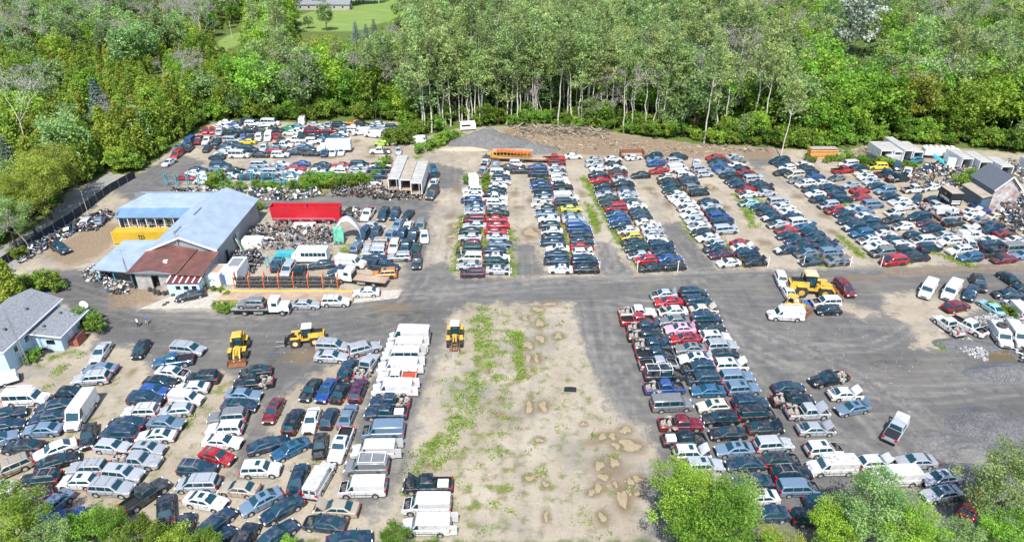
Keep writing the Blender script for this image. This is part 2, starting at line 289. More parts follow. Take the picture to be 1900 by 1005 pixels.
def ground_mat():
    m = bpy.data.materials.new('ground'); m.use_nodes = True
    nt = m.node_tree; n = nt.nodes; l = nt.links; b = n['Principled BSDF']; b.inputs['Roughness'].default_value = .95; b.inputs['Specular IOR Level'].default_value = .15
    tc = n.new('ShaderNodeTexCoord')
    def noise(scale, detail=6, stretch=None, rough=.6, rot=0):
        z = n.new('ShaderNodeTexNoise'); z.inputs['Scale'].default_value = scale; z.inputs['Detail'].default_value = detail; z.inputs['Roughness'].default_value = rough
        mp = n.new('ShaderNodeMapping'); l.new(tc.outputs['Object'], mp.inputs[0])
        if stretch: mp.inputs['Scale'].default_value = stretch; mp.inputs['Rotation'].default_value = (0, 0, rot)
        l.new(mp.outputs[0], z.inputs['Vector'])
        return z.outputs['Fac']
    def rng_(s, a, b_, c=0., d=1.):
        r = n.new('ShaderNodeMapRange'); r.inputs[1].default_value = a; r.inputs[2].default_value = b_; r.inputs[3].default_value = c; r.inputs[4].default_value = d
        l.new(s, r.inputs[0]); return r.outputs[0]
    def mth(op, a, b_):
        q = n.new('ShaderNodeMath'); q.operation = op
        for i, v in enumerate((a, b_)):
            if isinstance(v, (int, float)): q.inputs[i].default_value = v
            else: l.new(v, q.inputs[i])
        return q.outputs[0]
    def mix(f, a, b_):
        x = n.new('ShaderNodeMix'); x.data_type = 'RGBA'
        for i, v in ((0, f), (6, a), (7, b_)):
            if isinstance(v, tuple): x.inputs[i].default_value = (*v, 1)
            elif isinstance(v, (int, float)): x.inputs[i].default_value = v
            else: l.new(v, x.inputs[i])
        return x.outputs[2]
    def attr(nm):
        a = n.new('ShaderNodeAttribute'); a.attribute_name = nm; return a.outputs['Fac']
    n1, n2, n3, n4 = noise(.12), noise(.55, 8), noise(3.2, 8, rough=.7), noise(14, 4, rough=.8)
    trk = noise(.5, 5, (.12, 1.6, 1), .6, R(4)); trk2 = noise(.5, 5, (1.5, .14, 1), .6, R(-14))
    def edge(nm, amt=.9, lo=.42, hi=.58):
        s = mth('ADD', attr(nm), mth('MULTIPLY', mth('SUBTRACT', mth('ADD', mth('MULTIPLY', n2, .6), mth('MULTIPLY', n3, .4)), .5), amt))
        return rng_(s, lo, hi)
    sand = mix(rng_(n1, .35, .65), (.27, .226, .168), (.38, .33, .257))
    sand = mix(rng_(n2, .50, .72, 0, .75), sand, (.185, .155, .118))
    sand = mix(rng_(n3, .56, .70, 0, .6), sand, (.45, .405, .335))
    sand = mix(rng_(n3, .28, .45, .75, 0), sand, (.155, .132, .102))
    sand = mix(rng_(noise(1.4, 6, None, .75), .56, .66, 0, .55), sand, (.40, .36, .295))
    sand = mix(rng_(noise(1.1, 6, None, .75), .58, .68, 0, .6), sand, (.165, .135, .10))
    sand = mix(rng_(n4, .64, .76, 0, .6), sand, (.46, .43, .38))
    sand = mix(rng_(trk2, .55, .75, 0, .45), sand, (.24, .225, .20))
    sand = mix(rng_(noise(.09, 5), .52, .66, 0, .7), sand, (.20, .19, .175))
    grav = mix(rng_(n2, .3, .7), (.092, .090, .088), (.145, .142, .137))
    grav = mix(rng_(trk, .50, .72, 0, .7), grav, (.205, .19, .168))
    grav = mix(rng_(trk2, .54, .72, 0, .5), grav, (.075, .074, .073))
    grav = mix(rng_(n1, .5, .68, 0, .5), grav, (.20, .182, .152))
    grav = mix(rng_(n4, .62, .74, 0, .75), grav, (.31, .30, .285))
    grav = mix(rng_(n4, .26, .40, .5, 0), grav, (.05, .05, .05))
    grav = mix(mth('MULTIPLY', attr('dark'), rng_(n2, .4, .62)), grav, (.048, .047, .047))
    c = mix(edge('gravel', 1.9, .36, .64), sand, grav)
    tk = attr('track')
    c = mix(mth('MULTIPLY', rng_(tk, .05, .8, 0, .26), rng_(n2, .35, .6)), c, (.36, .335, .295))
    c = mix(mth('MULTIPLY', rng_(tk, -.05, -.8, 0, .34), rng_(n2, .35, .6)), c, (.10, .09, .08))
    brn = mix(rng_(n3, .35, .65), (.12, .08, .048), (.30, .225, .15))
    c = mix(mth('MULTIPLY', edge('brown', 1.3, .3, .75), .85), c, brn)
    rd = mix(rng_(n2, .35, .65), (.22, .215, .205), (.28, .27, .255))
    c = mix(edge('wet', .8, .25, .8), c, (.165, .125, .08))
    gr = mix(rng_(n3, .35, .65), (.07, .10, .022), (.19, .21, .06))
    c = mix(edge('grass', 2.6, .45, .75), c, gr)
    ff = mix(rng_(n3, .35, .65), (.05, .075, .02), (.14, .19, .045))
    c = mix(edge('forest', .9), c, ff)
    fl = mix(rng_(noise(.2, 6, (.3, 2, 1)), .35, .65), (.13, .205, .045), (.215, .285, .085))
    c = mix(rng_(attr('field'), .4, .6), c, fl)
    c = mix(rng_(attr('road'), .4, .6), c, rd)
    l.new(c, b.inputs['Base Color'])
    bp = n.new('ShaderNodeBump'); bp.inputs['Strength'].default_value = .6; bp.inputs['Distance'].default_value = .12
    l.new(mth('ADD', n3, mth('MULTIPLY', n4, .5)), bp.inputs['Height']); l.new(bp.outputs[0], b.inputs['Normal'])
    return m
me.materials.append(ground_mat())
go = bpy.data.objects.new('ground', me); col.objects.link(go); tag(go, kind='structure')
# ------------------------------------------------------------ vegetation
def leaf_mat(name, dark, light, trans=.35, objvar=.35):
    m = bpy.data.materials.new(name); m.use_nodes = True
    nt = m.node_tree; n = nt.nodes; l = nt.links; b = n['Principled BSDF']
    b.inputs['Roughness'].default_value = .55; b.inputs['Specular IOR Level'].default_value = .3
    a = n.new('ShaderNodeAttribute'); a.attribute_name = 'tint'; oi = n.new('ShaderNodeObjectInfo')
    mx = n.new('ShaderNodeMix'); mx.data_type = 'RGBA'; mx.inputs[6].default_value = (*dark, 1); mx.inputs[7].default_value = (*light, 1)
    l.new(a.outputs['Fac'], mx.inputs[0])
    hs = n.new('ShaderNodeHueSaturation')
    r1 = n.new('ShaderNodeMapRange'); r1.inputs[3].default_value = .5 - .018; r1.inputs[4].default_value = .5 + .03; l.new(oi.outputs['Random'], r1.inputs[0]); l.new(r1.outputs[0], hs.inputs['Hue'])
    mu = n.new('ShaderNodeMath'); mu.operation = 'MULTIPLY'; mu.inputs[1].default_value = 7.31; l.new(oi.outputs['Random'], mu.inputs[0])
    fr = n.new('ShaderNodeMath'); fr.operation = 'FRACT'; l.new(mu.outputs[0], fr.inputs[0])
    r2 = n.new('ShaderNodeMapRange'); r2.inputs[3].default_value = 1 - objvar; r2.inputs[4].default_value = 1 + objvar; l.new(fr.outputs[0], r2.inputs[0]); l.new(r2.outputs[0], hs.inputs['Value'])
    l.new(mx.outputs[2], hs.inputs['Color']); l.new(hs.outputs[0], b.inputs['Base Color'])
    tr = n.new('ShaderNodeBsdfTranslucent'); l.new(hs.outputs[0], tr.inputs['Color'])
    ms = n.new('ShaderNodeMixShader'); ms.inputs[0].default_value = trans
    l.new(b.outputs[0], ms.inputs[1]); l.new(tr.outputs[0], ms.inputs[2]); l.new(ms.outputs[0], n['Material Output'].inputs[0])
    return m
LEAF = dict(
 maple=leaf_mat('maple_leaves', (.11, .215, .024), (.37, .55, .066), .45),
 poplar=leaf_mat('poplar_leaves', (.18, .255, .085), (.46, .56, .20), .45),
 cedar=leaf_mat('cedar_leaves', (.165, .235, .028), (.42, .515, .078), .42, .25),
 spruce=leaf_mat('spruce_needles', (.06, .12, .10), (.28, .38, .32), .15),
 silver=leaf_mat('silver_leaves', (.16, .25, .13), (.75, .78, .68), .3),
 lime=leaf_mat('lime_leaves', (.19, .28, .035), (.52, .58, .10), .45),
 dusk=leaf_mat('dusky_leaves', (.13, .215, .07), (.36, .48, .175), .42),
 bush=leaf_mat('bush_leaves', (.11, .21, .025), (.34, .48, .070), .45),
 twig=leaf_mat('bare_twigs', (.20, .18, .16), (.37, .345, .31), .1, .2),
 pale=leaf_mat('pale_leaves', (.15, .235, .07), (.45, .57, .21), .45))
BARK = dict(white=mat('pale_bark', (.50, .46, .39), .8, vary=.3, vscale=2), grey=mat('grey_bark', (.24, .21, .18), .9, vary=.3, vscale=3), brown=mat('brown_bark', (.10, .075, .055), .9, vary=.3, vscale=3), dead=mat('dead_wood', (.47, .43, .38), .85, vary=.3, vscale=2))
def leaves(C, tint, size, r, nrm_up=.35):
    """C: leaf centres Nx3 ; quads of random tilt leaning outward/up"""
    N = len(C)
    nv = r.normal(size=(N, 3)); nv[:, 2] = np.abs(nv[:, 2]) + nrm_up
    nv /= np.linalg.norm(nv, axis=1, keepdims=True)
    t = r.normal(size=(N, 3)); t -= (t * nv).sum(1, keepdims=True) * nv; t /= np.linalg.norm(t, axis=1, keepdims=True)
    u = np.cross(nv, t); s = (size * r.uniform(.6, 1.35, (N, 1)))
    a = .5 * s; bb = .34 * s
    V = np.stack([C - t * a, C + u * bb + t * a * .1, C + t * a, C - u * bb + t * a * .1], 1).reshape(-1, 3)
    F = np.arange(4 * N).reshape(N, 4)
    return V, F, np.repeat(tint, 4)
def crown_mesh(name, centers, radii, per, size, m, seed, up=.35, flat=.75):
    r = np.random.default_rng(seed)
    K = len(centers); cen = np.repeat(centers, per, 0); rad = np.repeat(radii, per)[:, None]
    d = r.normal(size=(K * per, 3)); d /= np.linalg.norm(d, axis=1, keepdims=True)
    q = r.uniform(.35, 1.05, (K * per, 1))
    C = cen + d * q * rad * np.array([1, 1, flat])
    tint = np.clip(np.repeat(r.uniform(.15, .8, K), per) + r.normal(0, .17, K * per), 0, 1)
    V, F, T = leaves(C, tint, size, r, up)
    me = bpy.data.meshes.new(name); fast_mesh(me, V, F); me.materials.append(m)
    a = me.attributes.new('tint', 'FLOAT', 'POINT'); a.data.foreach_set('value', T.astype(np.float32))
    return me
def limb(mb, p, d, L, r0, r, depth, seg=3, n=6, spread=.7, ends=None, split=(2, 3), drop=.62, up=.15):
    q = Vector(p); dd = Vector(d).normalized(); rr = r0
    for k in range(seg):
        dd = (dd + Vector(r.normal(0, .10, 3)) + Vector((0, 0, up * .25))).normalized()
        q2 = q + dd * (L / seg); r2 = rr * (.80 if depth else .72)
        mb.tube(q, q2, rr, r2, n, 0, False); q, rr = q2, r2
    if ends is not None and depth <= 1: ends.append((q, L))
    if depth <= 0: return
    for k in range(r.integers(split[0], split[1] + 1)):
        v = Vector(r.normal(0, 1, 3)); v -= v.dot(dd) * dd; v.normalize()
        limb(mb, q, dd * .75 + v * spread, L * drop * r.uniform(.8, 1.2), rr * .75, r, depth - 1, 2, max(4, n - 1), spread, ends, split, drop, up)
def ellipsoid_clumps(r, K, c, R3, shell=.55, low=-.75):
    out = []
    while len(out) < K:
        v = r.normal(size=3); v /= np.linalg.norm(v)
        if v[2] < low: continue
        out.append(np.array(c) + v * np.array(R3) * r.uniform(shell, 1.0))
    return np.array(out)
def make_tree(kind, seed, fine=1):
    r = np.random.default_rng(seed + 100); tb = MB()
    if kind in ('maple', 'lime', 'silver', 'dusk', 'bush', 'pale'):
        H = r.uniform(11.5, 15) if kind != 'bush' else r.uniform(3.2, 4.6); Rr = H * r.uniform(.30, .37) if kind != 'bush' else H * .5
        hc = H * .60 if kind != 'bush' else H * .52
        tb.tube((0, 0, -.2), (0, 0, H * .28), H * .021, H * .016, 7, 0, False)
        for k in range(6):
            a = k * 1.05 + r.uniform(0, .5); p = Vector((0, 0, H * (.22 + .05 * k)))
            limb(tb, p, (math.cos(a), math.sin(a), 1.0), H * .22, H * .010, r, 1, 3, 5)
        K = 72 if kind != 'bush' else 34
        cl = ellipsoid_clumps(r, K, (0, 0, hc), (Rr, Rr, H * .38), .45, -.8)
        cl += r.normal(0, Rr * .10, cl.shape)
        rad = r.uniform(.20, .36, K) * Rr
        per, size = (38, .58) if kind != 'bush' else (40, .36)
        if fine > 1: per = int(per * fine ** 1.55); size = size / fine ** .85
        cm = crown_mesh('crown', cl, rad, per, size, LEAF[kind], seed)
        tm = tb.mesh('trunk', [BARK['brown' if kind != 'silver' else 'grey']], 60)
    elif kind == 'poplar':
        H = r.uniform(17, 22); lean = r.normal(0, .035, 2); tops = []
        q = Vector((0, 0, -.2)); rr = .21
        n_ = 9; pts = []
        for k in range(n_):
            q2 = Vector((lean[0] * H * (k + 1) / n_ + r.normal(0, .12), lean[1] * H * (k + 1) / n_ + r.normal(0, .12), H * .93 * (k + 1) / n_))
            tb.tube(q, q2, rr, rr * .86, 7, 0, False); q, rr = q2, rr * .86; pts.append(q2)
        cl = []
        for k in range(11):
            z = r.uniform(.40, .9); i = min(n_ - 1, int(z * n_)); p = pts[i]; a = r.uniform(0, 6.28)
            L = H * .16 * (1.25 - z); e = []
            limb(tb, p, (math.cos(a), math.sin(a), .9), L, .065, r, 1, 3, 4, .6, e)
            cl += [np.array(x[0]) for x in e]
        K = 40; base = np.array(pts[6])
        cl = np.array(cl + list(ellipsoid_clumps(r, K, base + np.array([0, 0, 1.2]), (2.3, 2.3, H * .26), .3, -.9)))
        rad = r.uniform(.55, 1.15, len(cl)); cm = crown_mesh('crown', cl, rad, 20, .42, LEAF['poplar'], seed, .2)
        tm = tb.mesh('trunk', [BARK['white']], 60)
    elif kind == 'cedar':
        H = r.uniform(6.5, 9.5); tb.tube((0, 0, -.2), (0, 0, H * .9), .13, .03, 6, 0, False)
        K = 64; z = r.uniform(.08, 1, K) ** .8; Rz = H * .235 * (1 - z) ** .62 + .12; a = r.uniform(0, 6.28, K)
        cl = np.stack([np.cos(a) * Rz * r.uniform(.6, 1.1, K), np.sin(a) * Rz * r.uniform(.6, 1.1, K), z * H], 1)
        cm = crown_mesh('crown', cl, r.uniform(.45, .8, K), 34, .38, LEAF['cedar'], seed, .3, 1.25)
        tm = tb.mesh('trunk', [BARK['brown']], 60)
    elif kind == 'spruce':
        H = r.uniform(10, 13); tb.tube((0, 0, -.2), (0, 0, H * .96), .17, .03, 6, 0, False)
        C = []; rd = []
        for k in range(17):
            z = .06 + .92 * k / 17; Rz = H * .26 * (1 - z) ** .85 + .1; nb = max(4, int(13 * (1 - z)) + 3)
            for j in range(nb):
                a = 6.283 * j / nb + k * .7 + r.uniform(-.15, .15)
                tb.tube((0, 0, z * H + .1), (math.cos(a) * Rz * .9, math.sin(a) * Rz * .9, z * H - .18 * Rz), .03, .012, 4, 0, False)
                for f in (.45, .78, 1.0): C.append((math.cos(a) * Rz * f, math.sin(a) * Rz * f, z * H - .2 * Rz * f)); rd.append(.34 + .16 * Rz * .3)
        cm = crown_mesh('crown', np.array(C), np.array(rd), 11, .34, LEAF['spruce'], seed, .25, .45)
        tm = tb.mesh('trunk', [BARK['brown']], 60)
    elif kind == 'bare':
        H = r.uniform(11, 16); ends = []
        limb(tb, (0, 0, -.2), (r.normal(0, .06), r.normal(0, .06), 1), H * .45, .17, r, 4, 4, 6, .55, ends, (2, 4), .56, .3)
        cl = np.array([np.array(e[0]) for e in ends]); cl = cl[r.permutation(len(cl))[:60]]
        cm = crown_mesh('crown', cl, r.uniform(.5, 1.1, len(cl)), 15, .21, LEAF['twig'], seed, 0)
        tm = tb.mesh('trunk', [BARK['dead']], 60)
    return tm, cm
TREES = {}
for kd, cnt in (('maple', 4), ('poplar', 4), ('cedar', 3), ('spruce', 2), ('bare', 3), ('lime', 2), ('silver', 1), ('dusk', 3), ('bush', 3)):
    TREES[kd] = [make_tree(kd, 11 * i + len(kd)) for i in range(cnt)]
FINE = {k: [make_tree(k, 900 + 7 * i, 2.8) for i in range(2)] for k in ('maple', 'pale', 'bush', 'lime')}
NAME = dict(maple='maple_tree', poplar='birch_tree', cedar='cedar_tree', spruce='spruce_tree', bare='bare_tree', lime='ash_tree', silver='poplar_tree', dusk='leafy_tree', pale='leafy_tree', bush='bush')
def tree(kind, x, y, s=1.0, label=None, group=None, name=None, var=None, fine=False, cat='tree', rz=None, sz=None):
    src = FINE if fine else TREES
    v = src[kind][random.randrange(len(src[kind])) if var is None else var]
    o = empty(name or NAME[kind], (x, y, 0), random.uniform(0, 6.28) if rz is None else rz, label, cat, group)
    o.scale = (s, s, s * (sz or random.uniform(.92, 1.1)))
    inst('trunk', v[0], o); inst('crown', v[1], o)
    return o
def joined(kind, i):                                    # one mesh with bark and leaves, for the mass of the wood
    tm, cm = TREES[kind][i]
    nv1, nv2 = len(tm.vertices), len(cm.vertices)
    V = np.empty(nv1 * 3, np.float32); tm.vertices.foreach_get('co', V); W_ = np.empty(nv2 * 3, np.float32); cm.vertices.foreach_get('co', W_)
    L1 = np.empty(len(tm.loops), np.int32); tm.loops.foreach_get('vertex_index', L1); L2 = np.empty(len(cm.loops), np.int32); cm.loops.foreach_get('vertex_index', L2)
    F = np.concatenate([L1.reshape(-1, 4), L2.reshape(-1, 4) + nv1])
    me = bpy.data.meshes.new('wood_tree'); fast_mesh(me, np.concatenate([V, W_]).reshape(-1, 3), F)
    me.materials.append(tm.materials[0]); me.materials.append(cm.materials[0])
    mi = np.zeros(len(F), np.int32); mi[len(L1) // 4:] = 1; me.polygons.foreach_set('material_index', mi)
    T = np.zeros(nv1 + nv2, np.float32); q = np.empty(nv2, np.float32); cm.attributes['tint'].data.foreach_get('value', q); T[nv1:] = q
    a = me.attributes.new('tint', 'FLOAT', 'POINT'); a.data.foreach_set('value', T)
    return bpy.data.objects.new('wood_tree', me)
lib = bpy.data.collections.new('wood_library'); LIBI = {}
k = 0
for kd in TREES:
    for i in range(len(TREES[kd])):
        ob = joined(kd, i); ob.name = f'wood_{k:03d}'; lib.objects.link(ob); LIBI[(kd, i)] = k; k += 1
def scatter_object(name, pts):                          # pts: x y z rot scale libindex
    A = np.array(pts, np.float32); me = bpy.data.meshes.new(name); me.vertices.add(len(A)); me.vertices.foreach_set('co', A[:, :3].copy().ravel())
    for nm, c_, ty in (('rotz', 3, 'FLOAT'), ('scl', 4, 'FLOAT'), ('pick', 5, 'INT')):
        a = me.attributes.new(nm, ty, 'POINT'); a.data.foreach_set('value', A[:, c_].astype(np.int32 if ty == 'INT' else np.float32))
    o = bpy.data.objects.new(name, me); col.objects.link(o)
    g = bpy.data.node_groups.new(name, 'GeometryNodeTree'); g.interface.new_socket('Geometry', in_out='INPUT', socket_type='NodeSocketGeometry'); g.interface.new_socket('Geometry', in_out='OUTPUT', socket_type='NodeSocketGeometry')
    n = g.nodes; l = g.links; gi = n.new('NodeGroupInput'); gout = n.new('NodeGroupOutput')
    ip = n.new('GeometryNodeInstanceOnPoints'); ci = n.new('GeometryNodeCollectionInfo'); ci.inputs['Collection'].default_value = lib; ci.inputs['Separate Children'].default_value = True; ci.inputs['Reset Children'].default_value = True
    def na(nm, ty):
        q = n.new('GeometryNodeInputNamedAttribute'); q.data_type = ty; q.inputs[0].default_value = nm; return q.outputs[0]
    cx = n.new('ShaderNodeCombineXYZ'); l.new(na('rotz', 'FLOAT'), cx.inputs[2])
    l.new(gi.outputs[0], ip.inputs['Points']); l.new(ci.outputs[0], ip.inputs['Instance']); ip.inputs['Pick Instance'].default_value = True
    l.new(na('pick', 'INT'), ip.inputs['Instance Index']); l.new(cx.outputs[0], ip.inputs['Rotation']); l.new(na('scl', 'FLOAT'), ip.inputs['Scale']); l.new(ip.outputs[0], gout.inputs[0])
    md = o.modifiers.new('scatter', 'NODES'); md.node_group = g
    return o
# ---- the wood round the yard
def species(px, py):
    u = random.random()
    if px < 430 and py > 85:
        return 'cedar' if u < .87 else 'maple' if u < .92 else 'dusk' if u < .96 else 'bare'
    if px < 470:
        return 'cedar' if u < .55 else 'maple' if u < .78 else 'dusk' if u < .87 else 'bare'
    if px < 760:
        return 'maple' if u < .62 else 'lime' if u < .70 else 'poplar' if u < .85 else 'dusk' if u < .93 else 'bare'
    if px < 1380:
        return 'poplar' if u < .46 else 'maple' if u < .62 else 'dusk' if u < .82 else 'bare'
    return 'maple' if u < .50 else 'dusk' if u < .70 else 'poplar' if u < .80 else 'lime' if u < .83 else 'bare'
yardW = wpoly(YARD); roadW = wpoly(ROADL); fieldW = [wpoly(f) for f in FIELD]
cand = []
def jgrid(y0, y1, sp_):
    y = y0
    while y < y1:
        hw_ = y * .80 + 25
        x = -hw_
        while x < hw_:
            cand.append((x + random.uniform(-.45, .45) * sp_, y + random.uniform(-.45, .45) * sp_)); x += sp_
        y += sp_
jgrid(95, 245, 4.1); jgrid(245, 330, 5.2); jgrid(330, 470, 7.0); jgrid(470, 800, 10.5)
CP = np.array(cand); sy = sdf(CP, yardW); sr = sdf(CP, roadW); sf = np.max([sdf(CP, f) for f in fieldW], 0)
# buildings and clear strips outside the yard line
CLEAR = [[(-40,600),(60,530),(190,560),(120,700),(-60,760)], [(840,225),(880,222),(880,245),(840,250)]]
sc_ = np.max([sdf(CP, wpoly(c)) for c in CLEAR], 0)
keep = (sy < -1.8) & (sr < -3.0) & (sf < -2.0) & (sc_ < 0)
wood = []
for (x, y), s0, k in zip(cand, sy, keep):
    if not k: continue
    px, py = to_px(x, y, 7)
    if px < -160 or px > 2060 or py < -260: continue
    sp_ = species(px, py)
    if y > 330 and sp_ == 'cedar' and random.random() < .35: continue
    if sp_ != 'cedar' and y < 245 and random.random() < .42: continue
    edge = -s0
    s = random.uniform(.8, 1.15)
    s *= dict(poplar=1.3, maple=1.32 if px > 430 else 1.0, dusk=1.3, lime=1.2, bare=1.35, silver=1.1, cedar=1.12 if y > 215 else 1.35)[sp_]
    if edge < 5 and sp_ in ('maple', 'dusk', 'lime') : s *= .62
    hh = dict(poplar=20, maple=13.5, dusk=13.5, lime=13.5, bare=14, silver=13.5, cedar=8)[sp_] * s * 1.08
    hide = False
    for fx, fy in ((px, 0),):
        tx, ty_ = to_px(x, y, hh); bx, by = to_px(x, y, 0)
        if 550 < tx < 745 and ty_ < 52 + 12 * math.sin(tx * .05) and by > 18: hide = True
        if 392 < tx < 462 and ty_ < 78 and by > 55: hide = True
    if abs(px - 1580) < 58 and ty_ < 100 and by > 75: sp_, s = 'dusk', .5
    for qx, qy, qw, qh in ((183, 192, 32, 30), (30, 335, 30, 40), (545, 45, 14, 18), (604, 38, 22, 22), (571, 38, 12, 15), (300, 120, 22, 25)):
        if abs(px - qx) < qw and ty_ < qy + qh * .7 and by > qy + qh * .3: sp_, s = 'cedar', .5
        if abs(px - qx) < qw and to_px(x, y, 4)[1] < qy + qh * .6 and by > qy + qh * .5 : hide = True
    if hide: continue
    wood.append((x, y, sp_, s, edge))
wood.sort(key=lambda t: -pxscale(t[0], t[1]) * (1 if 0 <= to_px(t[0], t[1], 7)[0] <= 1900 else .01))
TL = dict(maple='rounded bright green tree at the edge of the wood', poplar='slender pale trunked tree standing at the edge of the wood', cedar='olive green cedar growing in the thicket left of the yard', silver='whitish leaved tree among green trees at the edge of the wood', bare='leafless grey tree standing among green trees', lime='yellow green tree at the edge of the wood', dusk='dusky green tree at the edge of the wood')
TG = dict(maple='rounded green trees of the wood', poplar='pale trunked trees of the wood', cedar='cedars of the thicket', silver='whitish trees of the wood', bare='leafless trees of the wood', lime='yellow green trees of the wood', dusk='dusky trees of the wood')
NTREE = 250
for x, y, kd, s, e in wood[:NTREE]: tree(kd, x, y, s, TL[kd], TG[kd])
pts = []
for x, y, kd, s, e in wood[NTREE:]:
    i = random.randrange(len(TREES[kd])); pts.append((x, y, 0, random.uniform(0, 6.28), s, LIBI[(kd, i)]))
tag(scatter_object('distant_wood', pts), 'mixed green wood stretching away behind the yard', 'wood', kind='stuff')
print('wood', len(wood), {k: sum(1 for w_ in wood[:NTREE] if w_[2] == k) for k in TREES})
# undergrowth along the wood's edge and inside it
up_ = []
jit = np.stack([rng.uniform(-190, 190, 9000), rng.uniform(90, 262, 9000)], 1)
s1 = sdf(jit, yardW); s2 = sdf(jit, roadW); s3 = np.max([sdf(jit, wpoly(c)) for c in CLEAR], 0)
for (x, y), a, b_, c_ in zip(jit, s1, s2, s3):
    if a < -.5 and a > -34 and b_ < -1.2 and c_ < 0:
        i = random.randrange(3); up_.append((x, y, 0, random.uniform(0, 6.28), random.uniform(.6, 1.7) * (1.0 if a > -9 else .7), LIBI[('bush', i)]))
tag(scatter_object('undergrowth', up_), 'leafy undergrowth along the edge of the wood', 'undergrowth', kind='stuff')
# ---- single trees one can point to
def crown_at(kind, px, py, zc, s, label, fine=True, name=None, var=None, group=None):
    p = at(px, py, zc); return tree(kind, p.x, p.y, s, label, group, name, var, fine)
crown_at('silver', 1580, 60, 14, 2.1, 'big round silvery white leaved tree rising above the wood', False)
crown_at('spruce', 183, 192, 6, 1.15, 'dark blue green spruce standing alone among olive cedars', False, var=1)
crown_at('spruce', 30, 335, 6, 1.2, 'pale silver blue spruce beside the road at left', False, var=0)
crown_at('spruce', 545, 45, 4, .7, 'small blue spruce standing before the far lawn', False)
crown_at('maple', 490, 28, 9, 1.9, 'very large dark round tree left of the far lawn', False, var=0)
crown_at('dusk', 604, 38, 5, .95, 'dark oval tree standing on the far lawn', False, var=1)
crown_at('dusk', 571, 38, 4, .62, 'small dark pointed tree on the far lawn', False, var=2)
for (px, py) in ((660, 60), (680, 68), (695, 62)): crown_at('spruce', px, py, 5, .85, 'narrow dark spruce in the cluster below the far lawn', False, group='spruces below the far lawn')
crown_at('maple', 790, 30, 9, 1.7, 'very large dark round tree right of the far lawn', False, var=2)
crown_at('lime', 75, 350, 7, 1.25, 'large yellow green tree overhanging the screened fence', True, var=0)
crown_at('bare', 40, 420, 5, .8, 'leafless grey tree beside the road behind the fence', False)
crown_at('poplar', 1462, 222, 10, .95, 'pale green single tree with thin white trunk before the wood at right', False, var=1)
crown_at('bare', 300, 120, 6, .75, 'whitish dead snag rising from the thicket', False)
crown_at('cedar', 15, 530, 4, 1.2, 'olive bush shaped tree behind the grey roofed house', False)
for px, py, s_ in ((222, 306, 1.35), (240, 292, 1.5), (262, 286, 1.55), (285, 272, 1.5), (308, 262, 1.55), (332, 246, 1.5), (356, 232, 1.45), (378, 220, 1.4), (205, 285, 1.5), (245, 262, 1.5), (290, 245, 1.5), (330, 225, 1.5), (150, 345, 1.2), (165, 330, 1.2), (180, 318, 1.25), (115, 355, 1.2), (195, 305, 1.2)):
    p = at(px, py); tree('cedar', p.x, p.y, s_, TL['cedar'], TG['cedar'], sz=1.15)
k_ = 0
while k_ < 64:
    px = random.triangular(640, 1440, 900); py = random.uniform(215, 285); p = at(px, py); d_ = sdf(np.array([[p.x, p.y]]), yardW)[0]
    if -11 < d_ < -1.0:
        k_ += 1; tree('poplar', p.x, p.y, random.uniform(1.0, 1.38), TL['poplar'], TG['poplar'])
for px, py, zc, s_, kd, lb in ((98, 322, 7, 1.15, 'lime', 'yellow green tree beside the road above the screened fence'), (48, 385, 6, 1.05, 'lime', 'yellow green tree left of the leafless tree by the fence'), (12, 410, 6, .95, 'pale', 'pale green tree at the left edge beside the road'), (28, 455, 3, 1.0, 'bush', 'green bush at the left end of the screened fence')):
    crown_at(kd, px, py, zc, s_, lb, True)
# foreground trees along the bottom edge
for i, (kd, px, py, zc, s, lb) in enumerate((
  ('maple', 18, 975, 5.5, .78, 'bright green tree in the lower left corner'),
  ('pale', 92, 1000, 4.0, .52, 'olive green tree beside the one in the lower left corner'),
  ('bush', 158, 985, 2.6, 1.25, 'low olive bush in front of a dark pickup'),
  ('maple', 205, 970, 3.0, .42, 'thin upright sapling in front of the charcoal pickup'),
  ('bush', 255, 1005, 2.4, 1.3, 'leafy bush at the bottom left of the black sedan'),
  ('bush', 318, 1000, 2.4, 1.25, 'green bush below the black sedan seen from behind'),
  ('bush', 372, 1010, 2.4, 1.1, 'rightmost green bush of the lower left thicket'),
  ('bush', 530, 1005, 1.6, .70, 'small pale bush below the brush covered coupe'),
  ('bush', 735, 1000, 2.0, .95, 'green bush in front of the last white van'),
  ('bush', 800, 1012, 1.6, .7, 'small bush at the bottom end of the van column'),
  ('maple', 1272, 918, 6.5, .78, 'feathery green tree covering the end of the pickup column'),
  ('pale', 1362, 905, 6.5, .72, 'pale green tree standing between the first and middle columns'),
  ('maple', 1330, 985, 6.0, .85, 'green tree at the bottom edge below the white sedan'),
  ('lime', 1448, 1005, 4.5, .55, 'yellow green tree top at the bottom edge below two black SUVs'),
  ('pale', 1625, 930, 7.0, .82, 'broad silvery green tree in front of the white vans'),
  ('maple', 1555, 950, 6.0, .62, 'bright green tree left of the broad silvery green tree'),
  ('maple', 1690, 985, 6.0, .70, 'green tree at the bottom below the red hatchback'),
  ('pale', 1790, 1000, 5.5, .62, 'dusky tree at the bottom right of the red hatchback'),
  ('pale', 1878, 905, 7.0, .85, 'silvery green tree at the right edge beside gravel heaps'),
  ('maple', 1880, 985, 6.0, .70, 'green tree in the lower right corner'))):
    crown_at(kd, px, py, zc, s, lb, True, var=i % 2)
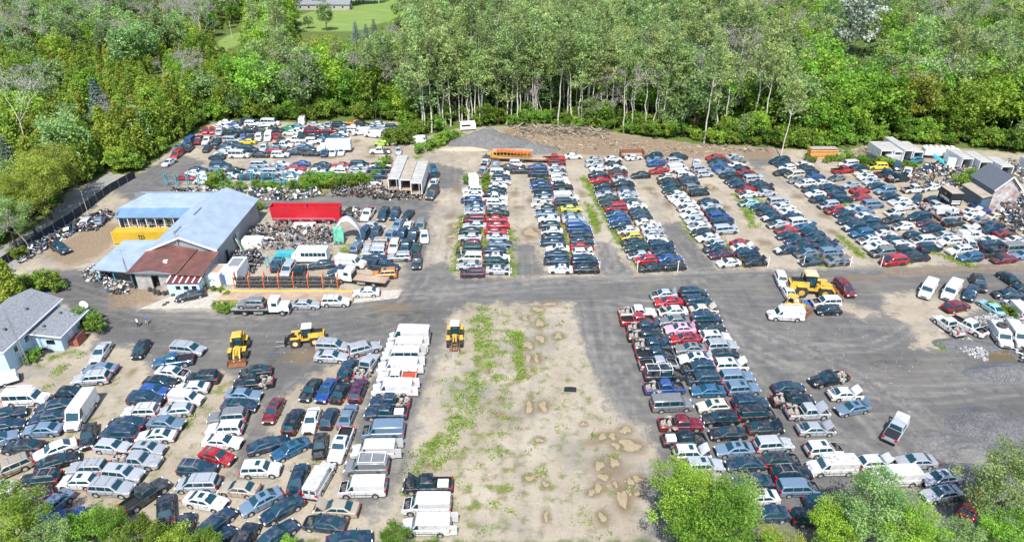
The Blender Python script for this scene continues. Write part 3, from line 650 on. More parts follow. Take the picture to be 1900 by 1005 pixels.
# ------------------------------------------------------------ buildings
def ribbed(name, c, scale=2.2, axis=0, metal=.25, rough=.45, strength=.5, vary=.12, dirt=None, da=0.0):
    m = mat(name, c, rough, metal, vary=vary, vscale=.5, dirt=dirt, dirt_amt=da, dscale=.8)
    nt = m.node_tree; n = nt.nodes; l = nt.links
    tc = n.new('ShaderNodeTexCoord'); wv = n.new('ShaderNodeTexWave'); wv.wave_type = 'BANDS'; wv.bands_direction = 'XYZ'[axis]; wv.inputs['Scale'].default_value = scale
    bp = n.new('ShaderNodeBump'); bp.inputs['Strength'].default_value = strength; bp.inputs['Distance'].default_value = .12
    l.new(tc.outputs['Object'], wv.inputs['Vector']); l.new(wv.outputs['Fac'], bp.inputs['Height']); l.new(bp.outputs[0], n['Principled BSDF'].inputs['Normal'])
    return m
BM = dict(
 blueroof=ribbed('pale_blue_metal_roof', (.36, .44, .53), 1.0, 0, dirt=(.30, .37, .44), da=.4), blueroof_y=ribbed('pale_blue_metal_roof_y', (.36, .44, .53), 1.0, 1, dirt=(.30, .37, .44), da=.4), apron=ribbed('blue_metal_roof', (.17, .29, .44), 1.6, 0),
 brownroof=ribbed('brown_metal_roof', (.20, .085, .07), 1.4, 0, vary=.25, dirt=(.13, .07, .055), da=.7), siding=ribbed('shade_blue_siding', (.47, .61, .73), 2.4, 2, 0, .6, .4, .04), greywall=ribbed('grey_metal_wall', (.30, .34, .36), 1.6, 0),  # siding: sky blue of the shaded wall mixed into white siding
 greywall_y=ribbed('grey_metal_wall_y', (.30, .34, .36), 1.6, 1), block=mat('block_wall', (.36, .35, .33), .9, vary=.2, vscale=2, dirt=(.2, .17, .14), dirt_amt=.5), shingle=mat('grey_shingle', (.19, .20, .22), .9, vary=.35, vscale=4, bump=.4, bscale=12),
 darkshingle=mat('slate_shingle', (.10, .115, .14), .9, vary=.2, vscale=4, bump=.3, bscale=12), pane=mat('window_glass', (.012, .016, .02), .08, spec=.8), frame=mat('white_frame', (.75, .75, .74), .5), boards=mat('barn_boards', (.36, .34, .33), .9, vary=.45, vscale=1.2, dirt=(.32, .12, .09), dirt_amt=.7, dscale=.7),
 bluegrey=ribbed('bluegrey_wall', (.10, .15, .19), 1.4, 1), boxside=ribbed('box_trailer_side', (.62, .66, .70), 1.6, 1, .15), boxroof=ribbed('box_trailer_roof', (.50, .49, .46), .8, 1, .2, dirt=(.3, .24, .17), da=.35), tanroof=ribbed('tan_trailer_roof', (.42, .36, .29), .8, 1, .1, dirt=(.3, .22, .15), da=.5), inside=mat('dark_inside', (.02, .02, .022), .9), msc=ribbed('yellow_container', (.62, .40, .035), 2.4, 0, .1, .5, .5), awn=mat('maroon_awning', (.12, .025, .03), .6), brick=mat('red_brick', (.28, .10, .07), .9, vary=.25, vscale=6), deck=mat('rusty_deck', (.36, .27, .20), .85, vary=.2, vscale=1, dirt=(.2, .1, .06), dirt_amt=.6, dscale=.5), yedge=mat('yellow_edge', (.62, .45, .05), .6), reefer=mat('white_container', (.74, .75, .76), .5, vary=.05))
def roof_slab(name, parent, corners, m, th=.14):
    b = MB(); c = [Vector(p) for p in corners]
    nz = (c[1] - c[0]).cross(c[2] - c[1]); c = c if nz.z > 0 else c[::-1]
    b.add(c + [p - Vector((0, 0, th)) for p in c], [(0, 1, 2, 3), (7, 6, 5, 4), (0, 4, 5, 1), (1, 5, 6, 2), (2, 6, 7, 3), (3, 7, 4, 0)])
    return b.obj(name, m, parent)
def wall_block(parent, x0, x1, y0, y1, h, ridge=None, ry=None, m=None, name='wall', slope=None):
    """closed walls; ridge height along y with the ridge at mid x"""
    b = MB()
    if ridge is not None:
        xm = (x0 + x1) / 2
        P = [(x0, y0, 0), (x1, y0, 0), (x1, y0, h), (xm, y0, ridge), (x0, y0, h)]
        Q = [(x, y1, z) for x, _, z in P]
        b.add(P + Q, [(0, 1, 2, 3, 4), (9, 8, 7, 6, 5), (1, 6, 7, 2), (0, 4, 9, 5), (2, 7, 8, 3), (3, 8, 9, 4)])
    else: b.box(((x0 + x1) / 2, (y0 + y1) / 2, h / 2), (x1 - x0, y1 - y0, h))
    return b.obj(name, m, parent)
def window(parent, c, w, h, face):
    """face: 'x+','x-','y-' """
    b = MB(); p = MB(); t = .05
    if face[0] == 'y':
        b.box(c, (w + .14, .08, h + .14)); p.box((c[0], c[1] - .03, c[2]), (w, .06, h))
    else:
        s = 1 if face[1] == '+' else -1
        b.box(c, (.08, w + .14, h + .14)); p.box((c[0] + .03 * s, c[1], c[2]), (.06, w, h))
    f = b.obj('window', BM['frame'], parent); p.obj('pane', BM['pane'], f)
    return f
# white house
hs = empty('house', (0, 0, 0), 0, 'white house, shade blue painted into siding, grey shingle roofs, lower left corner of the yard', 'house')
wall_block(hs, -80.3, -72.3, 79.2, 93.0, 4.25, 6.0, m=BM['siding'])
xm = -76.3
roof_slab('roof', hs, [(xm, 78.8, 6.12), (-71.9, 78.8, 4.2), (-71.9, 93.4, 4.2), (xm, 93.4, 6.12)], BM['shingle'])
roof_slab('roof', hs, [(xm - .005, 78.8, 6.12), (-80.7, 78.8, 4.2), (-80.7, 93.4, 4.2), (xm - .005, 93.4, 6.12)], BM['shingle'])
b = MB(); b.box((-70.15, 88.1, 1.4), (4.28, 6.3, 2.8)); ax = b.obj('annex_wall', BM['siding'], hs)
roof_slab('annex_roof', hs, [(-72.25, 84.4, 3.6), (-67.4, 84.4, 2.95), (-67.4, 92.0, 2.95), (-72.25, 92.0, 3.6)], BM['shingle'])
b = MB(); b.bar((-71.85, 78.75, 4.1), (-71.85, 93.45, 4.1), .12, .2); b.bar((-67.34, 84.3, 2.88), (-67.34, 92.1, 2.88), .1, .18); b.bar((-72.2, 84.33, 3.5), (-67.4, 84.33, 2.86), .1, .16); b.bar((-71.9, 78.72, 4.12), (xm, 78.72, 6.05), .1, .18)
b.obj('gutter', BM['frame'], hs)
for y in (81.5, 84.0): window(hs, (-72.28, y, 2.9), .8, .9, 'x+')
window(hs, (-69.6, 84.93, 1.7), 1.3, .8, 'y-'); window(hs, (-67.98, 90.3, 1.8), .8, .7, 'x+'); window(hs, (-78, 79.18, 2.4), 1.0, .9, 'y-')
b = MB(); b.box((-67.98, 87.4, 1.15), (.08, .9, 2.0)); dr = b.obj('door', BM['frame'], hs)
b = MB(); b.box((-67.92, 87.1, 1.1), (.06, .08, .08)); b.obj('handle', M_['steel'], dr)
b = MB(); b.box((-67.2, 87.2, .45), (1.5, 2.2, .9)); b.box((-66.5, 87.2, 1.3), (.1, 2.2, .8)); pc = b.obj('porch', BM['brick'], hs)
b = MB()
for k in range(4): b.box((-67.3 + .0, 88.5 + .32 * k, .8 - .2 * k), (1.4, .32, .12))
b.obj('steps', M_['wood'], hs)
for c in ((-70.6, 90.2, 3.42), (-70.9, 86.4, 3.48), (-74.2, 88.5, 5.25), (-74.0, 83.0, 5.2)):
    b = MB(); b.box((c[0], c[1], c[2] + .1), (.35, .35, .4)); b.obj('roof_vent', BM['darkshingle'], hs)
sd = empty('satellite_dish', (-67.8, 91.7, 3.0), 0, 'round white satellite dish on the corner of the house roof', 'satellite dish')
b = MB()
for i in range(4):
    r0, r1 = .18 * i, .18 * (i + 1)
    for k in range(16):
        a0, a1 = k * .3927, (k + 1) * .3927
        b.add([(r * math.cos(a), -.25 * 1 + .35 * r * r, .9 + r * math.sin(a)) for r, a in ((r0, a0), (r1, a0), (r1, a1), (r0, a1))], [(0, 1, 2, 3)])
b.v = [(x, y + .3, z) for x, y, z in b.v]
o = b.obj('dish', M_['white'], sd, smooth=60); md = o.modifiers.new('thick', 'SOLIDIFY'); md.thickness = .04
b = MB(); b.tube((0, .1, -.1), (0, .1, .9), .05); b.obj('mast', M_['steel'], sd)
def lattice_mast(x, y, z0, h, label, w_=.35):
    o = empty('antenna_mast', (x, y, z0), 0, label, 'antenna mast'); b = MB(); n = int(h / .6)
    for i in range(3):
        a = i * 2.094; b.bar((w_ * math.cos(a), w_ * math.sin(a), 0), (w_ * .3 * math.cos(a), w_ * .3 * math.sin(a), h), .05)
    for k in range(n):
        z = h * k / n; s = w_ * (1 - .7 * k / n)
        for i in range(3):
            a, a2 = i * 2.094, (i + 1) * 2.094
            b.bar((s * math.cos(a), s * math.sin(a), z), (s * math.cos(a2), s * math.sin(a2), z + h / n), .03)
    b.obj('lattice', M_['steel'], o)
    b = MB(); b.tube((0, 0, h), (0, 0, h + 2), .025); b.bar((-.8, 0, h + 1.5), (.8, 0, h + 1.5), .04)
    for k in range(5): b.bar((-.7 + .35 * k, -.35, h + 1.5), (-.7 + .35 * k, .35, h + 1.5), .025)
    b.obj('aerial', M_['steel'], o)
lattice_mast(-71.4, 81.3, 0, 8.5, 'steel lattice antenna mast against the white house wall')
lattice_mast(-66.7, 103.4, 3.2, 3.0, 'thin antenna mast at the corner of the brown roof', .2)
# workshop
ws = empty('workshop', (0, 0, 0), 0, 'large workshop with pale blue metal roof and brown front roof', 'workshop')
wall_block(ws, -65.6, -53.8, 110.2, 132.6, 4.4, 6.9, m=BM['greywall_y'])
xm = -59.7
roof_slab('roof', ws, [(xm, 109.7, 7.05), (-53.4, 109.7, 4.42), (-53.4, 133.4, 4.42), (xm, 133.4, 7.05)], BM['blueroof_y'])
roof_slab('roof', ws, [(xm - .005, 109.7, 7.05), (-66.0, 109.7, 4.42), (-66.0, 133.4, 4.42), (xm - .005, 133.4, 7.05)], BM['blueroof_y'])
b = MB(); b.bar((-53.3, 109.65, 4.3), (xm, 109.65, 6.93), .1, .28); b.bar((-66.1, 109.65, 4.3), (xm, 109.65, 6.93), .1, .28); b.obj('fascia', BM['frame'], ws)
for (x0, y0, x1, y1) in ((-62.2, 113.2, -62.2, 116.2), (-61.6, 121, -61.6, 124.5)):
    b = MB(); z = 7.05 - (xm - x0) * 2.63 / 6.3 + .1; b.bar((x0, y0, z), (x1, y1, z), .25, .12); b.obj('roof_light', BM['darkshingle'], ws)
# rear wing, open at the front
b = MB(); b.box((-72.9, 135.0, 2.5), (14.6, .2, 5.0)); b.box((-80.1, 130.6, 2.1), (.2, 8.6, 4.2)); b.obj('wing_wall', BM['greywall'], ws)
roof_slab('wing_roof', ws, [(-80.4, 128.3, 4.6), (-65.9, 128.3, 4.6), (-58.5, 133.6, 5.6), (-77.0, 133.6, 5.6)], BM['blueroof'])
roof_slab('wing_roof', ws, [(-77.0, 133.62, 5.6), (-58.5, 133.62, 5.6), (-58.5, 136.2, 4.9), (-80.0, 136.2, 4.9)], BM['blueroof'])
roof_slab('wing_apron', ws, [(-80.5, 126.0, 3.5), (-66.2, 126.0, 3.5), (-65.95, 128.28, 4.58), (-80.4, 128.28, 4.58)], BM['apron'])
for k in range(8):
    b = MB(); b.bar((-79.9 + k * 1.85, 126.3, 0), (-79.9 + k * 1.85, 126.3, 3.5), .14); b.obj('post', M_['white'], ws)
def crate_shelf(x0, x1, y, n, tiers, label, hz=1.15):
    o = empty('storage_rack', (x0, y, 0), 0, label, 'storage rack'); L = x1 - x0
    for k in range(n + 1):
        b = MB(); b.bar((L * k / n, 0, 0), (L * k / n, 0, tiers * hz + .1), .1); b.bar((L * k / n, 1.0, 0), (L * k / n, 1.0, tiers * hz + .1), .1); b.obj('upright', M_['white'], o)
    for t in range(tiers):
        b = MB(); b.box((L / 2, .5, t * hz + .1), (L, 1.05, .08)); b.obj('shelf', M_['steel'], o)
    return o
crate_shelf(-79.5, -66.6, 127.3, 8, 3, 'long storage rack loaded with boxes under the blue roofed wing')
CR = [mat(f'carton_{i}', c, .8, vary=.3, vscale=3) for i, c in enumerate(((.42, .28, .14), (.55, .54, .5), (.10, .11, .12), (.60, .40, .2), (.25, .27, .3)))]
rr = random.Random(3)
for t in range(3):
    for k in range(16):
        if rr.random() < .12: continue
        b = MB(); w_, h_ = rr.uniform(.5, .72), rr.uniform(.5, .9); b.box((0, 0, h_ / 2), (w_, .8, h_)); b.box((0, 0, h_ + .015), (w_ * .3, .8, .03))
        tag(b.obj('box', rr.choice(CR), None, (-79.1 + k * .8, 127.75, t * 1.15 + .15)), 'box of parts on the long rack under the blue roofed wing', 'box', 'boxes on the long rack')
# lean-to on the left
roof_slab('lean_to_roof', ws, [(-73.9, 104.9, 3.2), (-66.7, 103.9, 3.15), (-66.05, 114.3, 4.25), (-72.4, 114.3, 4.25)], BM['blueroof'])
b = MB(); b.box((-66.3, 106.6, 1.6), (.2, 6.4, 3.2)); b.obj('lean_to_wall', BM['bluegrey'], ws)
for p in ((-73.5, 105.4), (-70.2, 104.9), (-67.0, 104.5), (-72.2, 113.6)):
    b = MB(); b.bar((p[0], p[1], 0), (p[0], p[1], 3.2), .14); b.obj('post', M_['cyan'], ws)
# front section with brown roof
b = MB()
for x0, x1 in ((-65.6, -62.9), (-61.6, -57.8)): b.box(((x0 + x1) / 2, 103.6, 1.75), (x1 - x0, .25, 3.5))
b.box((-62.25, 103.6, 3.1), (1.3, .25, .8)); b.box((-53.7, 106.9, 1.75), (.25, 6.6, 3.5)); b.box((-55.8, 103.6, 1.75), (4.0, .24, 3.5)); b.obj('front_wall', BM['block'], ws)
b = MB(); b.box((-62.25, 104.6, 1.4), (1.28, .1, 2.7)); b.obj('door_gap_shade', BM['inside'], ws)  # dark sheet painted in for the shade inside the doorway
roof_slab('front_roof', ws, [(-62.1, 102.7, 4.35), (-57.75, 102.6, 3.6), (-57.0, 110.15, 4.45), (-61.1, 110.15, 5.25)], BM['brownroof'])
roof_slab('front_roof', ws, [(-62.105, 102.7, 4.35), (-66.6, 102.9, 3.6), (-66.0, 110.15, 4.45), (-61.105, 110.15, 5.25)], BM['brownroof'])
roof_slab('side_roof', ws, [(-57.6, 102.4, 3.5), (-53.3, 102.2, 3.4), (-52.8, 109.6, 4.3), (-56.9, 109.6, 4.35)], BM['brownroof'])
b = MB(); b.add([(-66.5, 102.85, 3.45), (-57.8, 102.6, 3.45), (-62.1, 102.68, 4.2), (-66.5, 103.0, 3.45), (-57.8, 102.75, 3.45), (-62.1, 102.83, 4.2)], [(0, 1, 2), (5, 4, 3), (0, 3, 4, 1), (1, 4, 5, 2), (2, 5, 3, 0)]); b.obj('gable_panel', BM['greywall'], ws)
b = MB(); b.tube((-60.3, 110.0, 5), (-60.3, 110.0, 8.1), .12); b.tube((-60.3, 110.0, 8.1), (-60.3, 110.0, 8.25), .22); b.obj('flue', M_['steel'], ws)
b = MB(); b.box((-60.6, 105.3, 4.55), (.7, .6, .4)); b.obj('roof_fan', M_['white'], ws)
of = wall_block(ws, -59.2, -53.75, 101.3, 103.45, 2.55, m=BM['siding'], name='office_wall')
roof_slab('awning', ws, [(-59.4, 101.1, 2.6), (-53.5, 101.1, 2.6), (-53.3, 103.5, 3.15), (-59.2, 103.5, 3.15)], BM['awn'])
for k in range(6):
    b = MB(); x = -59.1 + k * 1.1; b.bar((x, 101.08, 2.68), (x + .1, 103.5, 3.22), .22, .06); b.obj('awning_rib', BM['frame'], ws)
for x in (-57.4, -56.0, -54.6): window(ws, (x, 101.27, 1.6), .85, .75, 'y-')
b = MB(); b.box((-53.72, 114.2, 1.1), (.1, 1.0, 2.1)); b.obj('side_door', BM['inside'], ws)
# containers, trailers
def letters(txt, size, mat_, parent, loc, rot, name='lettering', depth=.015):
    cu = bpy.data.curves.new(name, 'FONT'); cu.body = txt; cu.size = size; cu.extrude = depth; cu.align_x = 'CENTER'; cu.align_y = 'CENTER'; cu.resolution_u = 2
    t = bpy.data.objects.new(name, cu); me = bpy.data.meshes.new_from_object(t); bpy.data.objects.remove(t)
    me.materials.clear(); me.materials.append(mat_)
    return inst(name, me, parent, loc, rot)
yc = empty('shipping_container', (-72.6, 122.0, 0), 0, 'yellow shipping container with black letters behind the workshop', 'container')
b = MB(); b.box((0, 0, 1.4), (12.2, 2.3, 2.5)); b.obj('body', BM['msc'], yc)
for x in (-6.05, 6.05):
    for y in (-1.12, 1.12): b = MB(); b.box((x, y, 1.35), (.18, .2, 2.64)); b.obj('corner_post', BM['yedge'], yc)
b = MB(); b.box((0, 0, .08), (12, 2.2, .16)); b.obj('base', M_['trim'], yc)
letters('m', 1.75, M_['trim'], yc, (-.35, -1.18, 1.78), (R(90), 0, 0)); letters('sc', 1.15, M_['trim'], yc, (-.3, -1.18, 1.12), (R(90), 0, 0))
def open_trailer(name, x0, x1, y0, y1, z0, z1, label, roofm, sidem, cat='trailer', doors=True, wheels=True, group=None):
    xm, ym = (x0 + x1) / 2, (y0 + y1) / 2; o = empty(name, (xm, ym, 0), 0, label, cat, group); w_, d = x1 - x0, y1 - y0; h = z1 - z0
    for s in (-1, 1): b = MB(); b.box((s * (w_ / 2 - .04), 0, (z0 + z1) / 2), (.08, d, h)); b.obj('side_panel', sidem, o)
    b = MB(); b.box((0, 0, z1 + .03), (w_, d, .06)); b.obj('roof', roofm, o)
    b = MB(); b.box((0, 0, z0 + .05), (w_ - .18, d, .1)); b.obj('floor', M_['wood'], o)
    b = MB(); b.box((0, d / 2 - .05, (z0 + z1) / 2), (w_ - .18, .08, h - .15)); b.obj('end_panel', sidem, o)
    b = MB(); b.box((0, -d / 2 + .02, z1 - .1), (w_ - .18, .1, .18)); b.box((w_ / 2 - .12, -d / 2 + .02, (z0 + z1) / 2), (.1, .1, h)); b.box((-w_ / 2 + .12, -d / 2 + .02, (z0 + z1) / 2), (.1, .1, h)); b.obj('door_frame', BM['frame'], o)
    if doors:
        b = MB(); b.box((w_ * .28, -d / 2 - .35, (z0 + z1) / 2), (.07, .9, h - .1)); b.box((w_ * .28 + .05, -d / 2 - .35, (z0 + z1) / 2), (.05, .06, h - .1)); b.obj('door', BM['boxside'], o)
    if wheels:
        for yy in (-d * .3, -d * .22):
            for s in (-1, 1): b = MB(); b.tube((s * (w_ / 2 - .35), yy, .5), (s * (w_ / 2 - .05), yy, .5), .5, n=14); b.obj('wheel', M_['tyre'], o)
        b = MB(); b.box((0, 0, z0 - .12), (1.0, d * .9, .22)); b.bar((0, d * .3, 0), (0, d * .3, z0), 1.2, .15); b.obj('chassis', M_['trim'], o)
    return o
open_trailer('box_trailer', -28.4, -25.75, 146.5, 162.2, 1.1, 3.9, 'leftmost of three white box trailers parked side by side', BM['boxroof'], BM['boxside'], doors=True)
open_trailer('box_trailer', -25.6, -23.05, 146.0, 159.1, 1.1, 3.8, 'middle tan roofed box trailer of three side by side', BM['tanroof'], BM['boxside'], doors=False)
open_trailer('box_trailer', -22.9, -20.3, 143.9, 157.8, 1.1, 3.9, 'rightmost of three white box trailers parked side by side', BM['boxroof'], BM['boxside'])
for i, (x0, x1, y0, y1, z1, lb) in enumerate(((94.6, 97.6, 167.8, 175, 3.2, 'leftmost open fronted box body of the row below the wood'), (97.75, 100.0, 167.2, 175, 3.1, 'second open fronted box body from left in the row below the wood'), (100.1, 102.3, 167.0, 178, 3.5, 'third open box body with long sloping grey roof in the row'), (102.45, 105, 166.8, 175, 3.2, 'fourth open fronted box body of the row below the wood'), (111.8, 114.6, 161.5, 169, 3.3, 'box body with dark open front right of the tilted dump body'), (115.0, 118.0, 159.5, 167, 3.2, 'box body with blue edged roof among scrap at back right'), (118.4, 121.4, 156.5, 163, 3.1, 'lowest box body with open front near the barn'), (127.0, 130.5, 157, 163, 3.3, 'blue sided box body at the far right edge'))):
    open_trailer('storage_trailer', x0, x1, y0, y1, .3, z1, lb, BM['boxroof'], BM['boxside'], 'box body', i % 3 == 1, False)
# red open top trailer
rt = empty('bulk_trailer', (-43.0, 131.0, 0), 0, 'long red open topped bulk trailer in the middle of the yard', 'trailer')
b = MB()
for s in (-1, 1): b.add([(-7.1, s * 1.0, 1.0), (7.1, s * 1.0, 1.0), (7.25, s * 1.15, 3.9), (-7.25, s * 1.15, 3.9), (-7.1, s * .92, 1.0), (7.1, s * .92, 1.0), (7.25, s * 1.05, 3.9), (-7.25, s * 1.05, 3.9)], [(0, 1, 2, 3), (7, 6, 5, 4), (3, 2, 6, 7), (0, 3, 7, 4), (1, 5, 6, 2)])
for s in (-1, 1): b.add([(s * 7.1, -1, 1), (s * 7.1, 1, 1), (s * 7.25, 1.12, 3.9), (s * 7.25, -1.12, 3.9)], [(0, 1, 2, 3)]); b.add([(s * 7.0, -1, 1), (s * 7.0, 1, 1), (s * 7.12, 1.1, 3.9), (s * 7.12, -1.1, 3.9)], [(3, 2, 1, 0)])
b.obj('tub', M_['red'], rt)
b = MB(); b.box((0, 0, 1.3), (14.0, 1.84, .3)); b.obj('floor', M_['wood'], rt)
b = MB()
for s in (-1, 1):
    b.bar((-7.3, s * 1.12, 3.96), (7.3, s * 1.12, 3.96), .16, .14)
    for k in range(9): b.bar((-6.4 + 1.6 * k, s * .86, 1.2), (-6.4 + 1.6 * k, s * .98, 3.85), .1)
for x in (-7.25, 0, 7.25): b.bar((x, -1.12, 3.97), (x, 1.12, 3.97), .14, .12)
b.obj('rim_rail', M_['red'], rt)
for x in (-4.6, -3.4, 1.6, 4.6):
    for s in (-1, 1): b = MB(); b.tube((x, s * .75, .5), (x, s * 1.02, .5), .5, n=16); wv = b.obj('wheel', M_['tyre'], rt); b = MB(); b.tube((x, s * .98, .5), (x, s * 1.05, .5), .27, n=12); b.obj('rim', M_['rim'], wv)
b = MB(); b.box((0, 0, .85), (13.5, .9, .25)); b.obj('chassis', M_['trim'], rt)
# barn
bn = empty('barn', (0, 0, 0), 0, 'old barn with slate grey roof at the right edge', 'barn')
wall_block(bn, 104.2, 109.8, 137.3, 145.4, 4.9, 7.8, m=BM['boards'])
roof_slab('roof', bn, [(107.0, 136.9, 8.0), (103.9, 136.9, 4.8), (103.9, 145.8, 4.8), (107.0, 145.8, 8.0)], BM['darkshingle'])
roof_slab('roof', bn, [(107.005, 136.9, 8.0), (110.1, 136.9, 4.8), (110.1, 145.8, 4.8), (107.005, 145.8, 8.0)], BM['darkshingle'])
b = MB(); b.box((104.12, 141.3, 2.4), (.1, 8.0, 4.8)); b.obj('side_shade_panel', BM['bluegrey'], bn)  # blue shade of the left wall put into this panel's colour
b = MB(); b.box((103.2, 141.0, 1.55), (1.9, 7.2, 3.1)); b.obj('lean_to', BM['bluegrey'], bn)
roof_slab('lean_to_roof', bn, [(101.95, 137.0, 3.15), (104.05, 137.0, 3.7), (104.05, 144.9, 3.7), (101.95, 144.9, 3.15)], BM['tanroof'])
b = MB()
for s in (-1, 1): b.bar((107 + s * 3.1, 136.85, 4.75), (107, 136.85, 7.95), .08, .25)
b.obj('bargeboard', BM['frame'], bn)
ct = empty('box_trailer', (97.2, 140.5, 0), 0, 'black box trailer with white lettering beside the barn', 'trailer')
b = MB(); b.box((0, 0, 2.2), (2.6, 4.6, 2.8)); b.obj('body', mat('black_panel', (.012, .016, .024), .45), ct)
b = MB(); b.box((0, 0, 3.64), (2.62, 4.62, .07)); b.obj('roof', BM['tanroof'], ct)
letters('CAMBRIA', .86, M_['white'], ct, (-1.32, -.2, 1.75), (R(90), 0, R(-90)))
b = MB(); b.sphere((0, 0, 0), .42, 8, 0); o = b.obj('emblem', mat('gold_mark', (.30, .22, .08), .5), ct, (-1.27, -.1, 2.75)); o.scale = (.12, 1, 1)
b = MB()
for k in range(3): b.box((.1, -2.33, 1.2 + .33 * k), (1.9, .05, .14))
b.obj('rear_marking', M_['white'], ct)
b = MB(); b.box((0, 0, .7), (1.0, 4.2, .2)); b.obj('chassis', M_['trim'], ct)
for s in (-1, 1):
    for y in (-.6, .4): b = MB(); b.tube((s * .95, y, .4), (s * 1.25, y, .4), .4, n=12); b.obj('wheel', M_['tyre'], ct)
# site containers by the tyre rack
oc = empty('site_container', (-49.6, 107.4, 0), 0, 'white site container with grey roof panel beside the tyre rack', 'container')
b = MB(); b.box((0, 0, 1.55), (2.6, 5.6, 2.7)); b.obj('body', BM['reefer'], oc)
b = MB(); b.box((0, .6, 2.95), (1.9, 3.0, .1)); b.obj('roof_panel', BM['shingle'], oc)
b = MB(); b.box((-1.1, -2.83, 1.3), (.35, .06, 2.0)); b.obj('side_door', M_['blue'], oc)
b = MB(); b.box((0, 0, .1), (2.3, 5.2, .2)); b.obj('base', M_['trim'], oc)
oc = empty('site_container', (-52.6, 106.2, 0), 0, 'low white container with tan roof and turquoise graffiti', 'container')
b = MB(); b.box((0, 0, 1.2), (2.5, 4.2, 2.4)); b.obj('body', BM['reefer'], oc)
b = MB(); b.box((.2, .3, 2.43), (1.3, 3.0, .06)); b.obj('roof_panel', M_['wood'], oc)
b = MB(); rr = random.Random(8)
for k in range(16): a = rr.uniform(0, 6.28); q = rr.uniform(.1, .62); b.bar((q * math.cos(a), -2.13, 1.25 + q * .7 * math.sin(a)), (q * 1.3 * math.cos(a + .7), -2.13, 1.25 + q * .8 * math.sin(a + .7)), .03, .09)
b.obj('graffiti', M_['cyan'], oc)
# weighbridge and slabs
wb = empty('weighbridge', (-38.7, 100.5, 0), 0, 'long rusty deck weighbridge with yellow edge rails', 'weighbridge')
b = MB(); b.box((0, 0, .2), (23.2, 3.0, .4)); b.obj('deck', BM['deck'], wb)
for y in (-1.5, 1.5): b = MB(); b.box((0, y, .47), (23.2, .14, .22)); b.obj('edge_rail', BM['yedge'], wb)
b = MB()
for k in range(5): b.bar((-11 + k * 5.5, -1.63, 0), (-11 + k * 5.5, -1.63, .6), .1)
b.bar((-11, -1.63, .58), (11, -1.63, .58), .06); b.obj('hand_rail', M_['steel'], wb)
def slab(name, px, h=.05, m='concrete'):
    b = MB(); b.prism([(p.x, p.y) for p in wpoly(px)], -.1, h); return tag(b.obj(name, M_[m]), kind='structure')
slab('concrete_apron', [(258, 573), (330, 545), (430, 540), (413, 560), (400, 571)])
slab('concrete_ramp', [(655, 562), (662, 540), (746, 538), (738, 553)])
# far farmhouse by the lawn
fh = empty('farmhouse', (-112, 428, 0), 0, 'long grey roofed farmhouse beyond the far lawn', 'house')
wall_block(fh, -16, 16, 0, 8, 3.2, m=BM['block']); roof_slab('roof', fh, [(-16.5, -.5, 3.1), (16.5, -.5, 3.1), (16.5, 4, 5.6), (-16.5, 4, 5.6)], BM['shingle']); roof_slab('roof', fh, [(-16.5, 8.5, 3.1), (16.5, 8.5, 3.1), (16.5, 4.01, 5.6), (-16.5, 4.01, 5.6)], BM['shingle'])
for k in range(6): window(fh, (-13 + 5 * k, -.04, 1.7), 1.2, 1.1, 'y-')
# screened fence on the left
fl_ = [at(*p) for p in ((-30, 520), (41, 471), (140, 407), (206, 356), (252, 330))]
fe = empty('fence', fl_[0], 0, 'black screened fence between the yard and the road', 'fence')
for a, b_ in zip(fl_[:-1], fl_[1:]):
    a = a - fl_[0]; b_ = b_ - fl_[0]; L = (b_ - a).length; n = max(1, int(L / 3))
    q = MB(); q.bar(a + Vector((0, 0, .98)), b_ + Vector((0, 0, .98)), .05, 1.85); q.obj('screen', M_['black'], fe)
    for k in range(n): q = MB(); p = a.lerp(b_, k / n); q.tube(p, p + Vector((0, 0, 2.5)), .05); q.obj('post', M_['steel'], fe)
def pole(px, py, h, label, name='utility_pole', r=.14, m='white'):
    p = at(px, py); o = empty(name, p, 0, label, name.replace('_', ' ')); b = MB(); b.tube((0, 0, 0), (0, 0, h), r, r * .7, 8); b.obj('shaft', BARK['white'], o); return o
for px, py, h, lb in ((431, 72, 8, 'pale utility pole on the grass strip at top left'), (428, 130, 9, 'pale utility pole below the grass strip'), (273, 228, 8.5, 'pale utility pole rising from the olive thicket')):
    o = pole(px, py, h, lb); b = MB(); b.bar((-.9, 0, h - .6), (.9, 0, h - .6), .1); b.obj('crossarm', M_['wood'], o)
o = pole(163, 395, 5.5, 'slim lamp post beside the screened fence', 'lamp_post', .06); b = MB(); b.bar((0, 0, 5.4), (-.9, 0, 5.7), .06); b.box((-1.1, 0, 5.65), (.5, .2, .12)); b.obj('lamp_head', M_['steel'], o)
